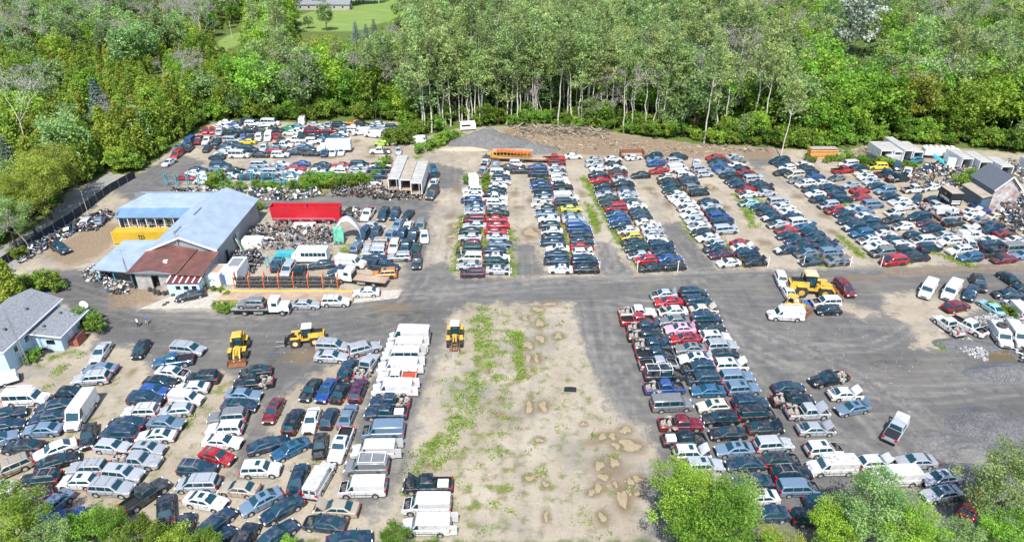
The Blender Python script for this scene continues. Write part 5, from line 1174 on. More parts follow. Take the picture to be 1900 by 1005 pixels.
# tile | zone | slant ; then x y heading type colour flags
VDATA = '''
@A|LL|0
855 430 -100,145 S slv
1195 400 -80,130 H blk
1575 415 270,25 M slv r
1475 515 -320,40 P tbl K
1445 610 250,30 S wht s
1365 680 260,20 S blk
1700 655 -250,5 U blk
1310 745 270,15 H blu
1620 740 -250,10 S wht
1245 835 280,20 U nvy n
1570 820 280,20 C wht
1190 925 -290,10 U wht r
1480 930 -230,20 H slv
850 570 -290,10 S bgr
775 650 -295,25 U slv r
225 815 400,-15 V wht wL
610 780 290,10 H blk
460 890 -270,50 S nvy
410 965 -250,35 S nvy
680 915 -190,270 W wht
40 985 120,-30 S nvy
@B|LL|0
345 85 -285,12 S bgr
190 210 -300,15 S blk
455 230 -300,110 S wht
710 150 -30,180 S blk
970 115 -265,-5 U nvy
1080 35 -260,-10 S nvy
1360 25 270,20 S bgr
1300 105 -290,10 S wht n
905 215 260,20 H slv
1250 200 270,20 H slv n
130 375 -240,100 U tan r
475 340 310,-90 S blk
685 410 -300,5 U slv r
1110 305 400,25 P slv c
315 510 -320,35 U blk r
625 520 -250,0 H wht n
1000 420 300,30 U slv n
950 530 330,20 U slv r
1200 615 340,-230 P dgr
35 565 -150,20 S wht
310 610 -160,60 H pur
470 660 -160,130 S bgr
1480 700 -10,-220 S blk
1625 890 40,-140 S blk
60 15 120,-20 S nvy
@Z|LL|0
380 862 70,4 U nvy r
368 893 -75,2 M slv r
397 939 75,14 S wht n
403 838 62,18 S red
410 816 70,5 S wht
415 797 -70,2 U wht
428 774 -60,4 U gry r
396 984 30,-25 S nvy
410 983 30,-30 S nvy
118 970 50,-20 U blu
176 974 60,-10 S blk
4 822 30,-10 H bgr
@C|LL|0
315 690 -340,30 P blk c
340 592 -250,30 S blk
210 840 290,10 S bgr
180 910 270,20 S nvy n
490 920 -80,160 S mar n
805 745 -90,130 S blk
940 750 -90,150 S blu n
1070 755 80,-130 S blk
1205 745 60,-150 U pur
1120 570 70,-130 M nvy
1275 540 130,-190 P slv c
995 370 250,10 M slv r
1255 395 250,-60 U slv r
990 465 250,10 S slv
@C|VC|0
1640 285 -370,-8 W wht
1600 372 -360,0 V wht t
1570 452 -360,0 V wht wt
1545 545 -300,0 V wht t
1535 635 -330,0 P wht R
1500 735 -320,0 V wht t
1480 842 -370,0 P nvy c
1445 935 -370,0 P nvy X
@Z|LL|0
545 784 12,-25 U blk
577 780 -8,26 S wht
609 775 12,-26 H nvy
645 771 10,-24 S bgr
@D|LL|0
460 200 290,-85 S nvy
610 235 -260,130 S tbl n
855 210 -20,170 H blk s
1040 195 -100,240 P wht n
385 385 350,-10 U wht n
690 500 60,-190 S nvy
850 480 150,-260 V wht
195 565 -290,-25 S tan
295 725 -310,160 S bgr n
510 745 -320,180 S nvy
1000 735 -280,-15 S tan o
905 870 -280,-30 S nvy s
1110 965 120,-20 S nvy
165 930 80,-130 U blk
430 935 130,-90 S nvy
@D|VC|0
1385 80 -350,8 V bgr s
1310 240 -350,5 V wht t
1250 375 -350,5 V gry L
1215 552 -360,8 V wht s
@E|VC|0
205 450 -300,5 P blk oX
195 590 -300,0 V wht s
195 735 -300,0 V wht t
@F|RA|.03
240 270 > P wht c
245 338 > P red s
300 408 > P nvy oc
310 462 > P blk c
370 553 > P nvy oc
390 622 > P nvy s
420 705 > P slv s
465 795 > P blk LQs
470 908 > P blu sc
@Z|RA|.03
1247 748 > V gry w
@G|RA|.03
610 208 > P mar c
640 338 > P blk sX
710 475 > U wht on
810 575 > U slv n
790 655 > U tan
@F|RB|.04
460 122 < S slv st
500 185 < S red
540 262 < S wht o
555 342 < S gry
600 412 < S pnk nt
640 495 < S red n
690 580 < S gry n
730 665 < S wht nt
755 742 < U nvy s
795 832 < U nvy s
835 935 < S tbl
@G|RB|.04
880 62 < H bge n
940 165 < U blk
1005 292 < S blk
1060 430 < S bgr n
1155 552 < S nvy
1250 697 < S nvy
1270 835 < S wht n
1400 975 < S nvy
@F|RC|.04
715 105 > M nvy
760 182 > U nvy
800 250 > S bge o
825 322 > M nvy
865 410 > S blk
905 482 > U wht n
955 555 > U slv r
985 630 > H blk
1030 722 > U wht on
1080 822 > U bgr
1135 915 > U bgr n
@G|RC|.04
1200 35 > U nvy
1245 125 > M blk s
1320 245 > S blk o
1395 385 > U slv
1460 518 > H blk s
1560 645 > U blk r
1605 805 > M bgr s
1650 965 > U blk
1800 830 > S nvy s
@H|RD|.05
230 290 > S nvy
260 372 > P blk c
360 452 > P slv oc
415 570 > S slv ot
470 705 > U wht ns
520 820 -330,10 V wht
820 795 > H wht o
505 225 -290,60 P blk c
615 335 > S wht ot
665 428 -240,40 S bgr nt
960 568 110,-170 P slv oK
1090 787 -260,10 S slv
1220 905 -220,30 S slv n
@J|RD|.04
1530 195 -150,25 S slv n
1645 245 50,-70 H red o
1330 108 -250,10 V wht
@I|RE|0
200 165 40,90 U wht
235 232 50,80 S wht
220 390 -250,-10 V wht L
635 205 110,110 M mar
505 305 -180,5 U wht s
520 362 -210,5 H blk
@I|RF|0
1225 215 -80,120 V wht
1390 225 -90,120 V wht
1535 245 -50,100 U nvy
1578 178 40,80 U blk
1425 335 150,-30 U mar
1660 340 -90,-60 S lbl
1370 467 -180,-130 P wht c
1510 470 200,100 P wht o
1735 535 80,110 V wht
1852 535 80,110 V wht
1852 350 -90,-90 V wht
1770 235 -200,-10 S nvy s
1825 165 60,40 S blk s
1870 212 -200,0 H blk s
@K2|1L|0
370 670 < U pur s
340 590 < S slv t
330 490 < M bge s
320 397 < M grn s
335 328 < H mar s
330 255 < S slv
325 182 < S blk
385 118 < S slv
375 47 < M mar
@K1|1L|0
385 785 < S slv
390 737 < S bgr
385 690 < S blk
345 640 < S blu s
370 580 < S wht
360 525 < U wht
@K2|1R|0
655 640 > S slv on
620 552 > M grn o
655 492 > S wht n
625 407 > S nvy
690 332 > S bgr s
655 257 > S slv
640 187 > S red
670 117 > S red
650 42 > S red
@K1|1R|0
660 790 > S blk s
650 742 > S gry
645 675 > U wht
620 615 > P wht
630 565 > S nvy
640 530 > S blk
650 475 > S wht
690 430 > S slv
700 375 > U nvy
690 318 > M wht
650 225 0,60 P bgr
500 290 60,-60 P slv K
530 220 40,-60 P wht
540 145 40,-60 H blk
745 260 > S blk
905 300 -200,0 S blk s
890 210 200,0 U wht s
@K2|2L|0
1395 632 < S wht n
1350 532 < S nvy s
1340 457 < S nvy
1360 390 < S wht n
1300 315 < S nvy
1300 247 < S nvy s
1290 180 < S wht s
1260 110 < S nvy s
1260 42 < S wht
@K1|2L|0
1230 805 < S bgr
1220 740 < S blk
1170 690 < S bge
1205 635 < S slv
1190 575 < S nvy
1190 510 < M nvy
1165 465 < S blu
1150 415 < S blk
1130 325 < M nvy
1115 255 < S blu
@K2|2R|.03
1695 630 > S blk s
1680 528 > M nvy
1655 432 > H wht o
1645 370 > S red s
1650 300 > S nvy
1640 222 > U nvy
1610 145 > M blu
1585 85 > U bgr
1540 35 > S slv
@K1|2R|.03
1540 850 > S bgr
1520 745 > S olv
1460 665 > M nvy
1440 605 > V wht
1430 550 > S gry
1410 490 > U blk
1370 432 > U wht
1370 390 > U wht
1360 322 > S slv s
1345 260 > S slv
1350 205 > U mar
1320 150 > P red
1545 128 > S wht
@K4|3L|.06
870 800 < S blk s
810 712 < H red
740 655 < S slv
715 570 < U grn
670 502 < S blk s
640 437 < H yel s
600 367 < S wht s
515 305 < S nvy
500 240 < S blu
460 172 < S tbl
470 92 < M red s
@K3|3L|.06
385 682 < S blk
370 628 < S grn
345 578 < S slv
325 532 < S nvy
310 472 < S blk
260 408 < S red
245 345 < S nvy
265 270 < S wht
210 222 < S slv
200 165 < S slv
@K4|3R|.06
1150 785 > H blk
1100 700 > S blu
1030 628 > S nvy o
985 545 > M nvy o
930 482 > U wht n
900 412 > S slv o
880 338 > S wht o
810 270 > S bge
770 205 > S nvy
735 147 > S nvy
690 78 > S wht
@K3|3R|.06
655 665 > S nvy
610 612 > S slv o
600 562 > S slv
580 512 > S nvy
560 455 > S blk
530 402 > S slv
490 358 > S mar
485 308 > S blk
470 265 > S wht
425 225 > S blk o
430 160 > S wht
@K4|4L|.1
1785 745 < S wht
1695 648 < S pur
1620 578 < S nvy s
1625 522 < H slv s
1540 452 < S wht
1480 390 < S blk
1440 318 < S wht
1400 248 < S slv
1350 178 < S wht
1310 100 < S wht s
1270 42 < S wht
@K3|4L|.1
1205 628 < S wht
1160 578 < S wht s
1120 525 < S grn
1110 468 < S nvy
1060 420 < S blk s
1055 368 < S bge s
970 298 < S red
930 215 < S blu
925 175 < S bgr
905 130 < U nvy
@K6|4R|.1
640 735 > S blk o
550 638 > U nvy o
490 575 > S wht o
480 515 > S red s
290 357 > M slv o
265 272 > M nvy o
215 205 > U blu
165 147 > S nvy
125 85 > S slv
95 30 > S nvy
@K3|4R|.1
1440 555 > S blk o
1375 500 > U gry
1335 435 > S nvy
1305 388 > S nvy
1265 347 > U wht
1180 265 > V wht
1150 180 > U slv
1200 135 > U nvy
670 142 > S wht
750 352 -120,5 S blk
1500 332 > U slv
1440 270 > U slv
1420 210 0,50 P slv
@K6|5L|.1
1305 730 < S nvy o
1240 632 < S bgr s
1030 592 < H nvy
1210 560 < S nvy
1130 488 < S nvy
1020 428 < S nvy
1000 362 < S red s
920 292 < S slv s
840 218 < S nvy
780 152 < S nvy s
700 95 < S nvy
560 40 < S lbl s
@K5|5L|.1
560 640 < S wht s
540 578 < S red s
450 522 < S nvy
390 477 < S nvy
340 412 < S blk s
310 370 < S bgr
245 332 < S blu
210 287 < S tbl
190 248 < S blk
165 205 < S red
@K6|5R|.1
1605 732 > S gry o
1530 622 > U bgr o
1470 545 > S nvy o
1390 472 > S nvy
1330 402 > S nvy
1240 332 > S tbl o
1150 272 > M wht
1090 202 > S nvy
1045 150 > S wht
980 92 > S wht
910 22 > M slv o
@K5|5R|.1
760 625 > S slv
740 568 > S blk o
680 522 > S nvy
620 455 > M slv o
555 415 > S blk s
530 380 > S red
455 332 > S blk
420 292 > S wht
430 240 > S gry
400 200 > S slv
@K8|6L|.1
545 692 < M red s
445 605 < U gry sr
370 548 < U wht n
290 478 < S wht sn
220 408 < U tbl
155 340 < M nvy
80 278 < S nvy
60 212 < S nvy
@K5|6L|.1
1575 825 < H red s
1500 762 < U slv s
1400 695 < S nvy s
1350 632 < S wht
1310 578 < S nvy s
1240 512 < U wht n
1140 472 < S gry
1120 408 < M bge s
970 385 < S blk s
1020 328 < H wht
980 278 < S nvy
935 250 < M nvy
@K8|6R|.08
790 652 > U blk o
650 592 > U blk
650 532 > U wht n
550 472 > S nvy
455 412 > S wht
370 342 > S nvy
310 278 > S nvy
250 225 > S wht
195 162 > S bgr
@K5|6R|.08
1690 690 > M nvy
1590 612 > S nvy o
1520 555 > S nvy
1430 502 > S wht
1340 422 > S blu
1270 368 > U nvy
1225 325 > S blk
1210 288 > S wht
1600 445 -120,20 S gry s
@K8|7F|.08
1340 655 < U tbl
1250 582 < U wht n
1145 492 < U wht n
1720 672 < S mar s
1580 605 > P dgr
1795 562 > V gry w
1485 515 > M nvy o
1350 432 > P wht Q
1330 372 > P wht oc
1515 368 > S nvy o
1700 412 > S mar s
1400 248 > S wht o
1130 230 > P slv s
1170 302 > S blk s
810 232 < M nvy
890 302 < S pur
950 362 < S nvy
1060 432 < S slv s
850 482 < U wht s
920 552 > U nvy
760 428 > H nvy
640 332 < S wht s
550 268 < S blk s
560 190 < H wht o
670 128 < S wht
620 78 < S wht
970 128 > P slv c
1080 182 > V wht o
1375 182 > S bge o
1425 140 -60,-30 S blu
1570 305 > S nvy
1500 292 > S gry
1350 530 60,60 H wht s
1650 505 > S wht s
1800 480 > S wht s
1860 640 < S bgr
1600 235 > S bge s
@K7|7F|.08
510 642 < S nvy
460 582 < U bgr
370 532 < S nvy
330 487 < S slv
590 452 > P blk oc
470 402 > P nvy
270 442 < S wht
230 402 < S bge
375 328 -120,0 U yel o
180 342 > S nvy
80 302 < M wht
45 362 > P red s
110 520 < S slv
200 578 > S red
170 650 < S red s
320 732 > M bgr
190 775 < S slv
770 562 > P wht s
930 545 < S wht s
820 680 -30,60 H nvy
940 665 > S blk s
530 265 < V wht
320 247 > U blk
750 267 < U tea s
660 375 -20,60 P wht X
890 340 60,-50 S nvy s
600 320 20,50 M nvy
@L1|UL|0
210 575 -90,50 S wht
315 470 -80,60 M red
325 398 -80,50 S bgr
430 410 -60,60 U blk
455 322 -70,50 M blu
555 320 -50,60 U mar
655 315 -60,50 P wht X
660 412 -60,60 S blk
800 330 -60,50 S nvy
640 205 -10,60 H red
735 205 -10,60 H red
830 152 > S wht
885 108 > S wht
815 218 -30,50 U slv
960 135 < S blu
975 170 < S slv
940 248 > U blk
965 208 > S nvy
1145 105 > M nvy
1185 130 > U wht
1270 150 < S wht
1390 108 > V wht w
1110 202 < S blk
1190 180 < S nvy
1275 202 -20,50 U dgr
1370 182 > U wht
1480 185 > U blk
1070 272 10,-50 H blu
1160 278 10,-50 S nvy
1250 287 -20,60 U wht
1375 268 -30,60 V wht
1490 258 20,-50 S red
1525 318 30,-60 U nvy
930 307 > M slv
1125 335 < S yel
950 358 > S nvy
850 402 < S nvy
900 422 < S slv
830 467 < S wht
770 512 < H nvy
1030 480 > V wht w
1180 418 > M nvy
1060 395 > S nvy
1285 487 > S blk
1330 405 -20,40 U slv
1470 402 > S tea
1530 378 > P wht
1415 435 < S red
1510 482 > U wht
1680 458 < S nvy
1680 312 < P wht
1810 330 > U wht
@L2|UL|0
290 470 > S blk
260 422 > S nvy
225 385 > S bgr
315 330 > U wht
445 462 -20,60 S nvy
550 462 -20,60 H wht
650 452 -20,60 H wht
880 218 -200,20 V wht
1045 242 -200,-20 V wht
1190 215 > U slv
1100 437 < P wht c
1255 312 -5,60 P wht
1150 292 -10,50 S nvy
1120 352 < H lim
1325 255 > S wht
1315 442 -5,60 H slv
1250 165 > U nvy
1070 130 > S slv
1100 152 > S slv
785 130 < S org
780 158 < S wht
740 195 > U wht
640 202 -20,50 U bgr
550 202 > S mar
345 190 > M mar
430 195 > S slv
345 258 > S blk
440 252 0,50 S blk
255 258 -20,50 S nvy
180 108 -20,50 V wht
340 132 > S slv
510 152 -10,50 S slv
610 142 > U nvy
120 160 < S tea
230 172 < S slv
20 190 < S em
60 218 < S wht
160 215 < S wht
630 262 < S wht
540 268 > S tbl
910 130 > U blk
1020 165 > S bgr
440 310 > S tbl
1580 315 > V wht
@L1|US|0
810 607 > M nvy
570 662 > S nvy
790 648 > S bgr
520 702 > S wht
440 757 > S red
620 747 < S wht
610 792 < S wht
1000 672 > S blk o
920 732 < S wht s
1110 745 < S nvy
1170 695 > S slv
1230 652 > S bgr
1280 598 > M slv
1520 597 > S wht
1470 640 > S bgr
1430 687 > M slv
1370 742 > S nvy s
1750 592 < S blu
1700 642 > S red
1660 692 > S wht
1640 725 > S bgr
1615 775 < S wht
1470 790 < S bgr
@L2|US|0
430 605 < S nvy
400 642 > S nvy
355 682 > S wht
300 732 > S blk
280 762 > S nvy
545 722 > S nvy
500 760 > S nvy
640 608 < S red
640 648 < S wht
620 690 < U wht
870 597 > M nvy
860 635 < S slv
825 672 > S slv
835 735 > S slv
1080 602 < P wht s
1080 655 < P nvy
1065 732 < S nvy
1010 805 > S wht s
@L2|CT|0
1720 642 20,50 S tbl
1740 722 30,-50 S blk
1725 815 -40,60 S wht
1710 930 -80,100 V dgr w
@M|MY|0
1280 165 -60,80 P wht
1410 172 -50,80 M nvy
1505 167 -40,80 U nvy
1615 177 -60,70 S blk
1320 272 130,15 S slv
1530 262 -50,60 H bgr
1620 267 30,-60 H wht
1720 262 -20,70 M gry
1240 342 -60,80 M nvy
1345 335 -40,60 U nvy
1455 362 -40,60 S bgr
1570 352 -40,60 U nvy
1655 352 -30,70 U nvy
1740 362 0,70 H wht
1360 407 -150,0 U tan r
1185 442 40,-50 H bgr
1340 447 -150,0 U slv
1500 437 -30,80 U bge
1585 437 -20,70 U nvy
1675 452 20,-60 S grn
1340 497 -150,0 U slv r
1540 527 -150,5 U slv r
1665 570 -10,90 U blk
1345 552 < S nvy
1410 605 160,20 P nvy Q
1415 667 -150,8 U org n
1050 642 -100,20 S nvy
1120 565 200,20 V wht
525 582 30,-80 M nvy
650 622 -50,80 M slv
725 645 20,-60 P blk
845 597 -170,15 S nvy
@M|SB|0
1265 825 -200,8 S wht
1010 900 200,0 U wht r
755 925 200,0 S slv
@N|WS|0
1415 865 -180,40 S blk
360 482 100,50 U nvy
680 260 40,-60 H bgr
575 268 40,-50 U wht s
'''
ZONE = dict(LL='in lower left lot', VC='in column of vans beside sandy strip', RA='in pickup column right of sandy strip', RB='in middle column right of sandy strip', RC='in third column right of sandy strip', RD='in scattered group before gravel heaps', RE='beside parked yellow machines', RF='near rubble at right edge',
 UL='in upper left lot', US='behind turquoise rack', CT='beside white box trailers', MY='in yard by red trailer', SB='beside long weighbridge', WS='outside blue roofed workshop')
ORD = ['leftmost', 'second', 'third', 'fourth', 'fifth', 'sixth']
for r in range(1, 7):
    for s, nm in (('L', 'left'), ('R', 'right')):
        ZONE[f'{r}{s}'] = f'in {ORD[r-1]} double row, {nm} file'
ZONE['7F'] = 'in crowded right field'
GROUP = dict(LL='vehicles parked in the lower left lot', VC='vans and pickups in the column beside the sandy strip', RA='pickups in the column right of the strip', RB='cars in the middle column right of the strip', RC='cars in the third column right of the strip', RD='vehicles scattered before the gravel heaps', RE='vehicles beside the yellow machines', RF='vehicles near the rubble at the right edge', UL='vehicles in the upper left lot', US='cars behind the turquoise rack', CT='vehicles beside the white box trailers', MY='vehicles in the yard by the red trailer', SB='vehicles beside the weighbridge', WS='vehicles outside the workshop')
GROUP['7F'] = 'vehicles in the crowded right field'
for r in range(1, 7):
    for s in 'LR': GROUP[f'{r}{s}'] = f'wrecked cars of the {ORD[r-1]} double row'
tile = zone = None; slant = 0
for ln in VDATA.strip().splitlines():
    ln = ln.strip()
    if ln[0] == '@':
        t, zone, sl_ = ln[1:].split('|'); tile = TILES[t]; slant = float(sl_); continue
    q = ln.split(); fl = q[5] if len(q) > 5 else ''
    px, py = tile[0] + float(q[0]) / tile[2], tile[1] + float(q[1]) / tile[2]
    sp = SPEC[q[3]]
    zc = sp['roof'] * .42
    p = at(px, py, zc)
    if q[2] in '<>': dx, dy = (1, -slant) if q[2] == '>' else (-1, slant)
    else: dx, dy = map(float, q[2].split(','))
    nn = math.hypot(dx, dy); a = at(px + dx / nn * 6, py + dy / nn * 6, zc) - p
    rz = math.atan2(a.y, a.x) + (random.uniform(-.03, .03) if q[2] in '<>' else 0)
    hc_ = None
    if zone[0] in '1234567' or zone in ('RA', 'RB', 'RC'):
        if q[3] in 'SHUM' and random.random() < .3: fl += 'd'
        if random.random() < .07: hc_ = random.choice(('wht', 'blk', 'slv', 'gry'))
    VEH.append(dict(hc=hc_, px=px, py=py, loc=(p.x, p.y, 0.0), rz=rz, ty=q[3], c=q[4], fl=fl, zone=zone))
def relax(vs, it=14):                                   # nudge bodies apart along the ground where reads overlap
    for _ in range(it):
        for i, a in enumerate(vs):
            for b in vs[i + 1:]:
                d = Vector(b['loc'][:2]) - Vector(a['loc'][:2])
                if d.length > 6: continue
                ua = Vector((math.cos(a['rz']), math.sin(a['rz']))); best = None
                for u in (ua, Vector((-ua.y, ua.x)), Vector((math.cos(b['rz']), math.sin(b['rz']))), Vector((-math.sin(b['rz']), math.cos(b['rz'])))):
                    ra = 0
                    for v in (a, b):
                        c_, s_ = math.cos(v['rz']), math.sin(v['rz']); S_ = SPEC[v['ty']]
                        ra += abs(u.x * c_ + u.y * s_) * S_['L'] / 2 + abs(-u.x * s_ + u.y * c_) * (S_['W'] / 2 + .1)
                    pr = d.dot(u); pen = ra - abs(pr)
                    if pen <= 0: best = None; break
                    if best is None or pen < best[0]: best = (pen, u if pr >= 0 else -u)
                if best:
                    mv = best[1] * best[0] * .5
                    a['loc'] = (a['loc'][0] - mv.x, a['loc'][1] - mv.y, 0.0); b['loc'] = (b['loc'][0] + mv.x, b['loc'][1] + mv.y, 0.0)
relax(VEH)
def short(e): return f"{CNAME[e['c']]} {CAT[e['ty']]}"
def make_labels(vs):
    for e in vs:
        e['feat'] = next((f for k, f in FEAT if k in e['fl']), '')
        if 'n' in e['fl'] and e['ty'] == 'V': e['feat'] = ''
    used = {}
    def lab(e, k):
        z = ZONE[e['zone']]
        rel = sorted((o for o in vs if o is not e), key=lambda o: (o['px'] - e['px']) ** 2 + 2.2 * (o['py'] - e['py']) ** 2)
        if e['zone'][0] in '123456' and e['zone'][1:] in 'LR':
            same = sorted((o for o in vs if o['zone'] == e['zone']), key=lambda o: -o['py']); i = same.index(e)
            if k == 1:
                up = same[i + 1] if i + 1 < len(same) else None; dn = same[i - 1] if i else None
                if dn is None: return f"{short(e)} {e['feat']} nearest the gravel road {z}"
                if up is None: return f"{short(e)} {e['feat']} farthest from the road {z}"
                return f"{short(e)} {z}, between {short(up)} and {short(dn)}"
            if k == 0: return f"{short(e)} {e['feat']} {z}"
            nth = ['first', 'second', 'third', 'fourth', 'fifth', 'sixth', 'seventh', 'eighth', 'ninth', 'tenth', 'eleventh', 'twelfth'] + [f'{n}th' for n in range(13, 40)]
            nth[20:23] = ['21st', '22nd', '23rd']
            return f"{short(e)} {z}, {nth[i]} car from gravel road"
        if k == 0: return f"{short(e)} {e['feat']} {z}"
        if k == 1: return f"{short(e)} {e['feat']} {z}, beside {short(rel[0])}"
        if k == 2: return f"{short(e)} {z}, beside {short(rel[0])} and {short(rel[1])}"
        if k == 3: return f"{short(e)} {z}, near {short(rel[2])} and {short(rel[1])}"
        nb = rel[min(k - 4, 6)]
        dxp, dyp = e['px'] - nb['px'], (e['py'] - nb['py']) * 1.3
        w_ = ('right of' if dxp > 0 else 'left of') if abs(dxp) > abs(dyp) else ('in front of' if dyp > 0 else 'behind')
        n2 = rel[0] if nb is not rel[0] else rel[1]
        return f"{short(e)} {z}, {w_} {short(nb)}, near {short(n2)}"
    todo = list(vs)
    for k in range(11):
        cnt = {}
        cand = [(e, ' '.join(lab(e, k).split())) for e in todo]
        for _, s in cand: cnt[s] = cnt.get(s, 0) + 1
        rest = []
        for e, s in cand:
            plain = k == 0 and sum(1 for o in vs if o['zone'] == e['zone'] and short(o) == short(e)) > 1 and not e['feat']
            if cnt[s] == 1 and s not in used and 4 <= len(s.split()) <= 16 and not plain: used[s] = e; e['label'] = s
            else: rest.append(e)
        todo = rest
    n = 0
    for e in todo:
        s = f"{short(e)} {ZONE[e['zone']]}"; e['label'] = s; n += 1
    print('labels left shared:', n)
make_labels(VEH)
print('vehicles', len(VEH), {k: sum(1 for e in VEH if SPEC[e['ty']]['n'] == k) for k in ('sedan', 'hatchback', 'suv', 'minivan', 'pickup_truck', 'cargo_van')})
for e in VEH:
    lod = 0 if e['py'] > 520 else 1 if e['py'] > 325 else 2
    if e['zone'] in ('UL', 'US'): lod = 2
    o = build_vehicle(e, lod); e['obj'] = o
    tag(o, e['label'], CAT[e['ty']], GROUP[e['zone']])
# ------------------------------------------------------------ machines and trucks
def wheel_on(parent, c, r, w_, rimm=None, axis='y', name='wheel', tread=True):
    b = MB(); n = 18
    d = Vector((0, 1, 0))
    b.tube(-d * w_ / 2, d * w_ / 2, r, n=n)
    if tread and r > .6:
        for k in range(22):
            a = 6.283 * k / 22
            for s in (-1, 1): b.bar((r * math.cos(a), s * .02, r * math.sin(a)), (r * math.cos(a + .12) * 1.0, s * w_ * .48, r * math.sin(a + .12)), .1, .09)
    o = b.obj(name, M_['tyre'], parent, c); b = MB(); b.tube(-d * (w_ / 2 + .02), d * (w_ / 2 + .02), r * .5, n=14); b.obj('rim', rimm or M_['rim'], o); return o
PINKW = mat('faded_cab_roof', (.72, .62, .58), .6); CREAM = mat('cream_cab_roof', (.78, .50, .25), .6)
DUSTY = mat('dusty_tyre', (.20, .17, .13), .9, vary=.25)
def loader(px, py, hx, hy, s, label, roofm, tool, tyre_m=None, zc=1.6):
    p = at(px, py, zc); q = at(px + hx, py + hy, zc) - p
    o = empty('wheel_loader', (p.x, p.y, 0), math.atan2(q.y, q.x), label, 'wheel loader'); o.scale = (s, s, s); Y = M_['yellow']; D = M_['trim']
    b = MB(); b.box((-1.9, 0, 1.55), (2.3, 1.5, 1.0), 0, None, .92); b.box((-2.2, 0, 1.0), (1.9, 1.9, .6)); b.box((-3.05, 0, 1.25), (.35, 1.7, 1.1), 0, None, .9); b.box((-.6, 0, 1.05), (1.5, 1.1, .6)); b.obj('engine_hood', Y, o)
    b = MB(); b.box((-2.0, 0, 2.09), (1.9, 1.1, .06)); b.box((-3.24, 0, 1.5), (.05, 1.2, .6)); b.obj('grille', D, o)
    b = MB()
    for sx in (-1.35, -.05):
        for sy in (-.62, .62): b.bar((sx, sy, 1.3), (sx * .95, sy * .95, 3.05), .12)
    b.box((-.7, 0, 1.5), (1.4, 1.3, .3)); b.obj('cab_frame', D, o)
    b = MB(); b.box((-.7, 0, 2.3), (1.22, 1.16, 1.4), 0, None, .96); b.obj('cab_glass', M_['glass'], o)
    b = MB(); b.box((-.7, 0, 3.12), (1.6, 1.5, .2), 0, None, .86); b.obj('cab_roof', roofm, o)
    b = MB(); b.tube((-1.75, .35, 2.0), (-1.75, .35, 2.9), .08); b.obj('exhaust', D, o)
    b = MB(); b.box((1.0, 0, 1.05), (1.7, .9, .8), 0, None, .8); b.box((.9, 0, 1.6), (.7, .9, .7), 0, None, .7)
    for sy in (-1.02, 1.02): b.box((1.15, sy, 1.62), (1.3, .55, .07)); b.box((-1.75, sy, 1.62), (1.3, .5, .07))
    b.obj('front_frame', Y, o)
    for x in (1.15, -1.75):
        for sy in (-1.02, 1.02): wheel_on(o, (x, sy, .78), .78, .55, CREAM if tyre_m else Y)
    b = MB()
    for sy in (-.42, .42): b.bar((.9, sy, 1.75), (2.1, sy, 1.35), .18, .28); b.bar((2.1, sy, 1.35), (2.75, sy, .55), .18, .26)
    b.bar((.9, 0, 1.6), (2.2, 0, 1.55), .16, .16); b.bar((2.1, -.5, 1.3), (2.1, .5, 1.3), .16); b.obj('lift_arm', Y if tool == 'bucket' else D, o)
    if tool == 'bucket':
        b = MB(); P = [(2.7, .95), (2.62, .15), (3.6, .1), (3.6, .16), (2.74, .24), (2.8, .98)]
        n = len(P); b.add([(x, -1.3, z) for x, z in P] + [(x, 1.3, z) for x, z in P], [tuple(range(n)), tuple(range(2 * n - 1, n - 1, -1))] + [((i + 1) % n, i, n + i, n + (i + 1) % n) for i in range(n)])
        for sy in (-1.3, 1.3): b.add([(2.7, sy, .95), (2.62, sy, .15), (3.6, sy, .1)], [(0, 1, 2)]); b.add([(2.7, sy * .98, .95), (2.62, sy * .98, .15), (3.6, sy * .98, .1)], [(2, 1, 0)])
        b.obj('bucket', M_['rust'], o)
    else:
        b = MB(); b.box((2.75, 0, .75), (.12, 1.6, .14)); b.box((2.75, 0, .35), (.12, 1.6, .14))
        for sy in (-.75, 0, .75): b.bar((2.75, sy, .2), (2.75, sy, 1.25), .1)
        b.obj('fork_carriage', D if tool == 'fork' else M_['rust'], o)
        for sy in (-.6, .6): b = MB(); b.box((3.5, sy, .22), (1.5, .16, .08)); b.obj('fork', M_['steel'], o)
    return o
loader(441, 640, -10, 50, 1.0, 'yellow wheel loader with yellow cab roof and lowered bucket', M_['yellow'], 'bucket')
loader(562, 620, -60, 6, 1.0, 'yellow wheel loader with pale cab roof and long forks', PINKW, 'fork', DUSTY)
loader(844, 618, -3, 50, .98, 'yellow wheel loader with white cab roof on the sandy strip', M_['white'], 'carriage', DUSTY)
loader(1512, 525, 60, 4, 1.32, 'biggest wheel loader with cream cab roof beside the white sedans', CREAM, 'bucket', None, 2.2)
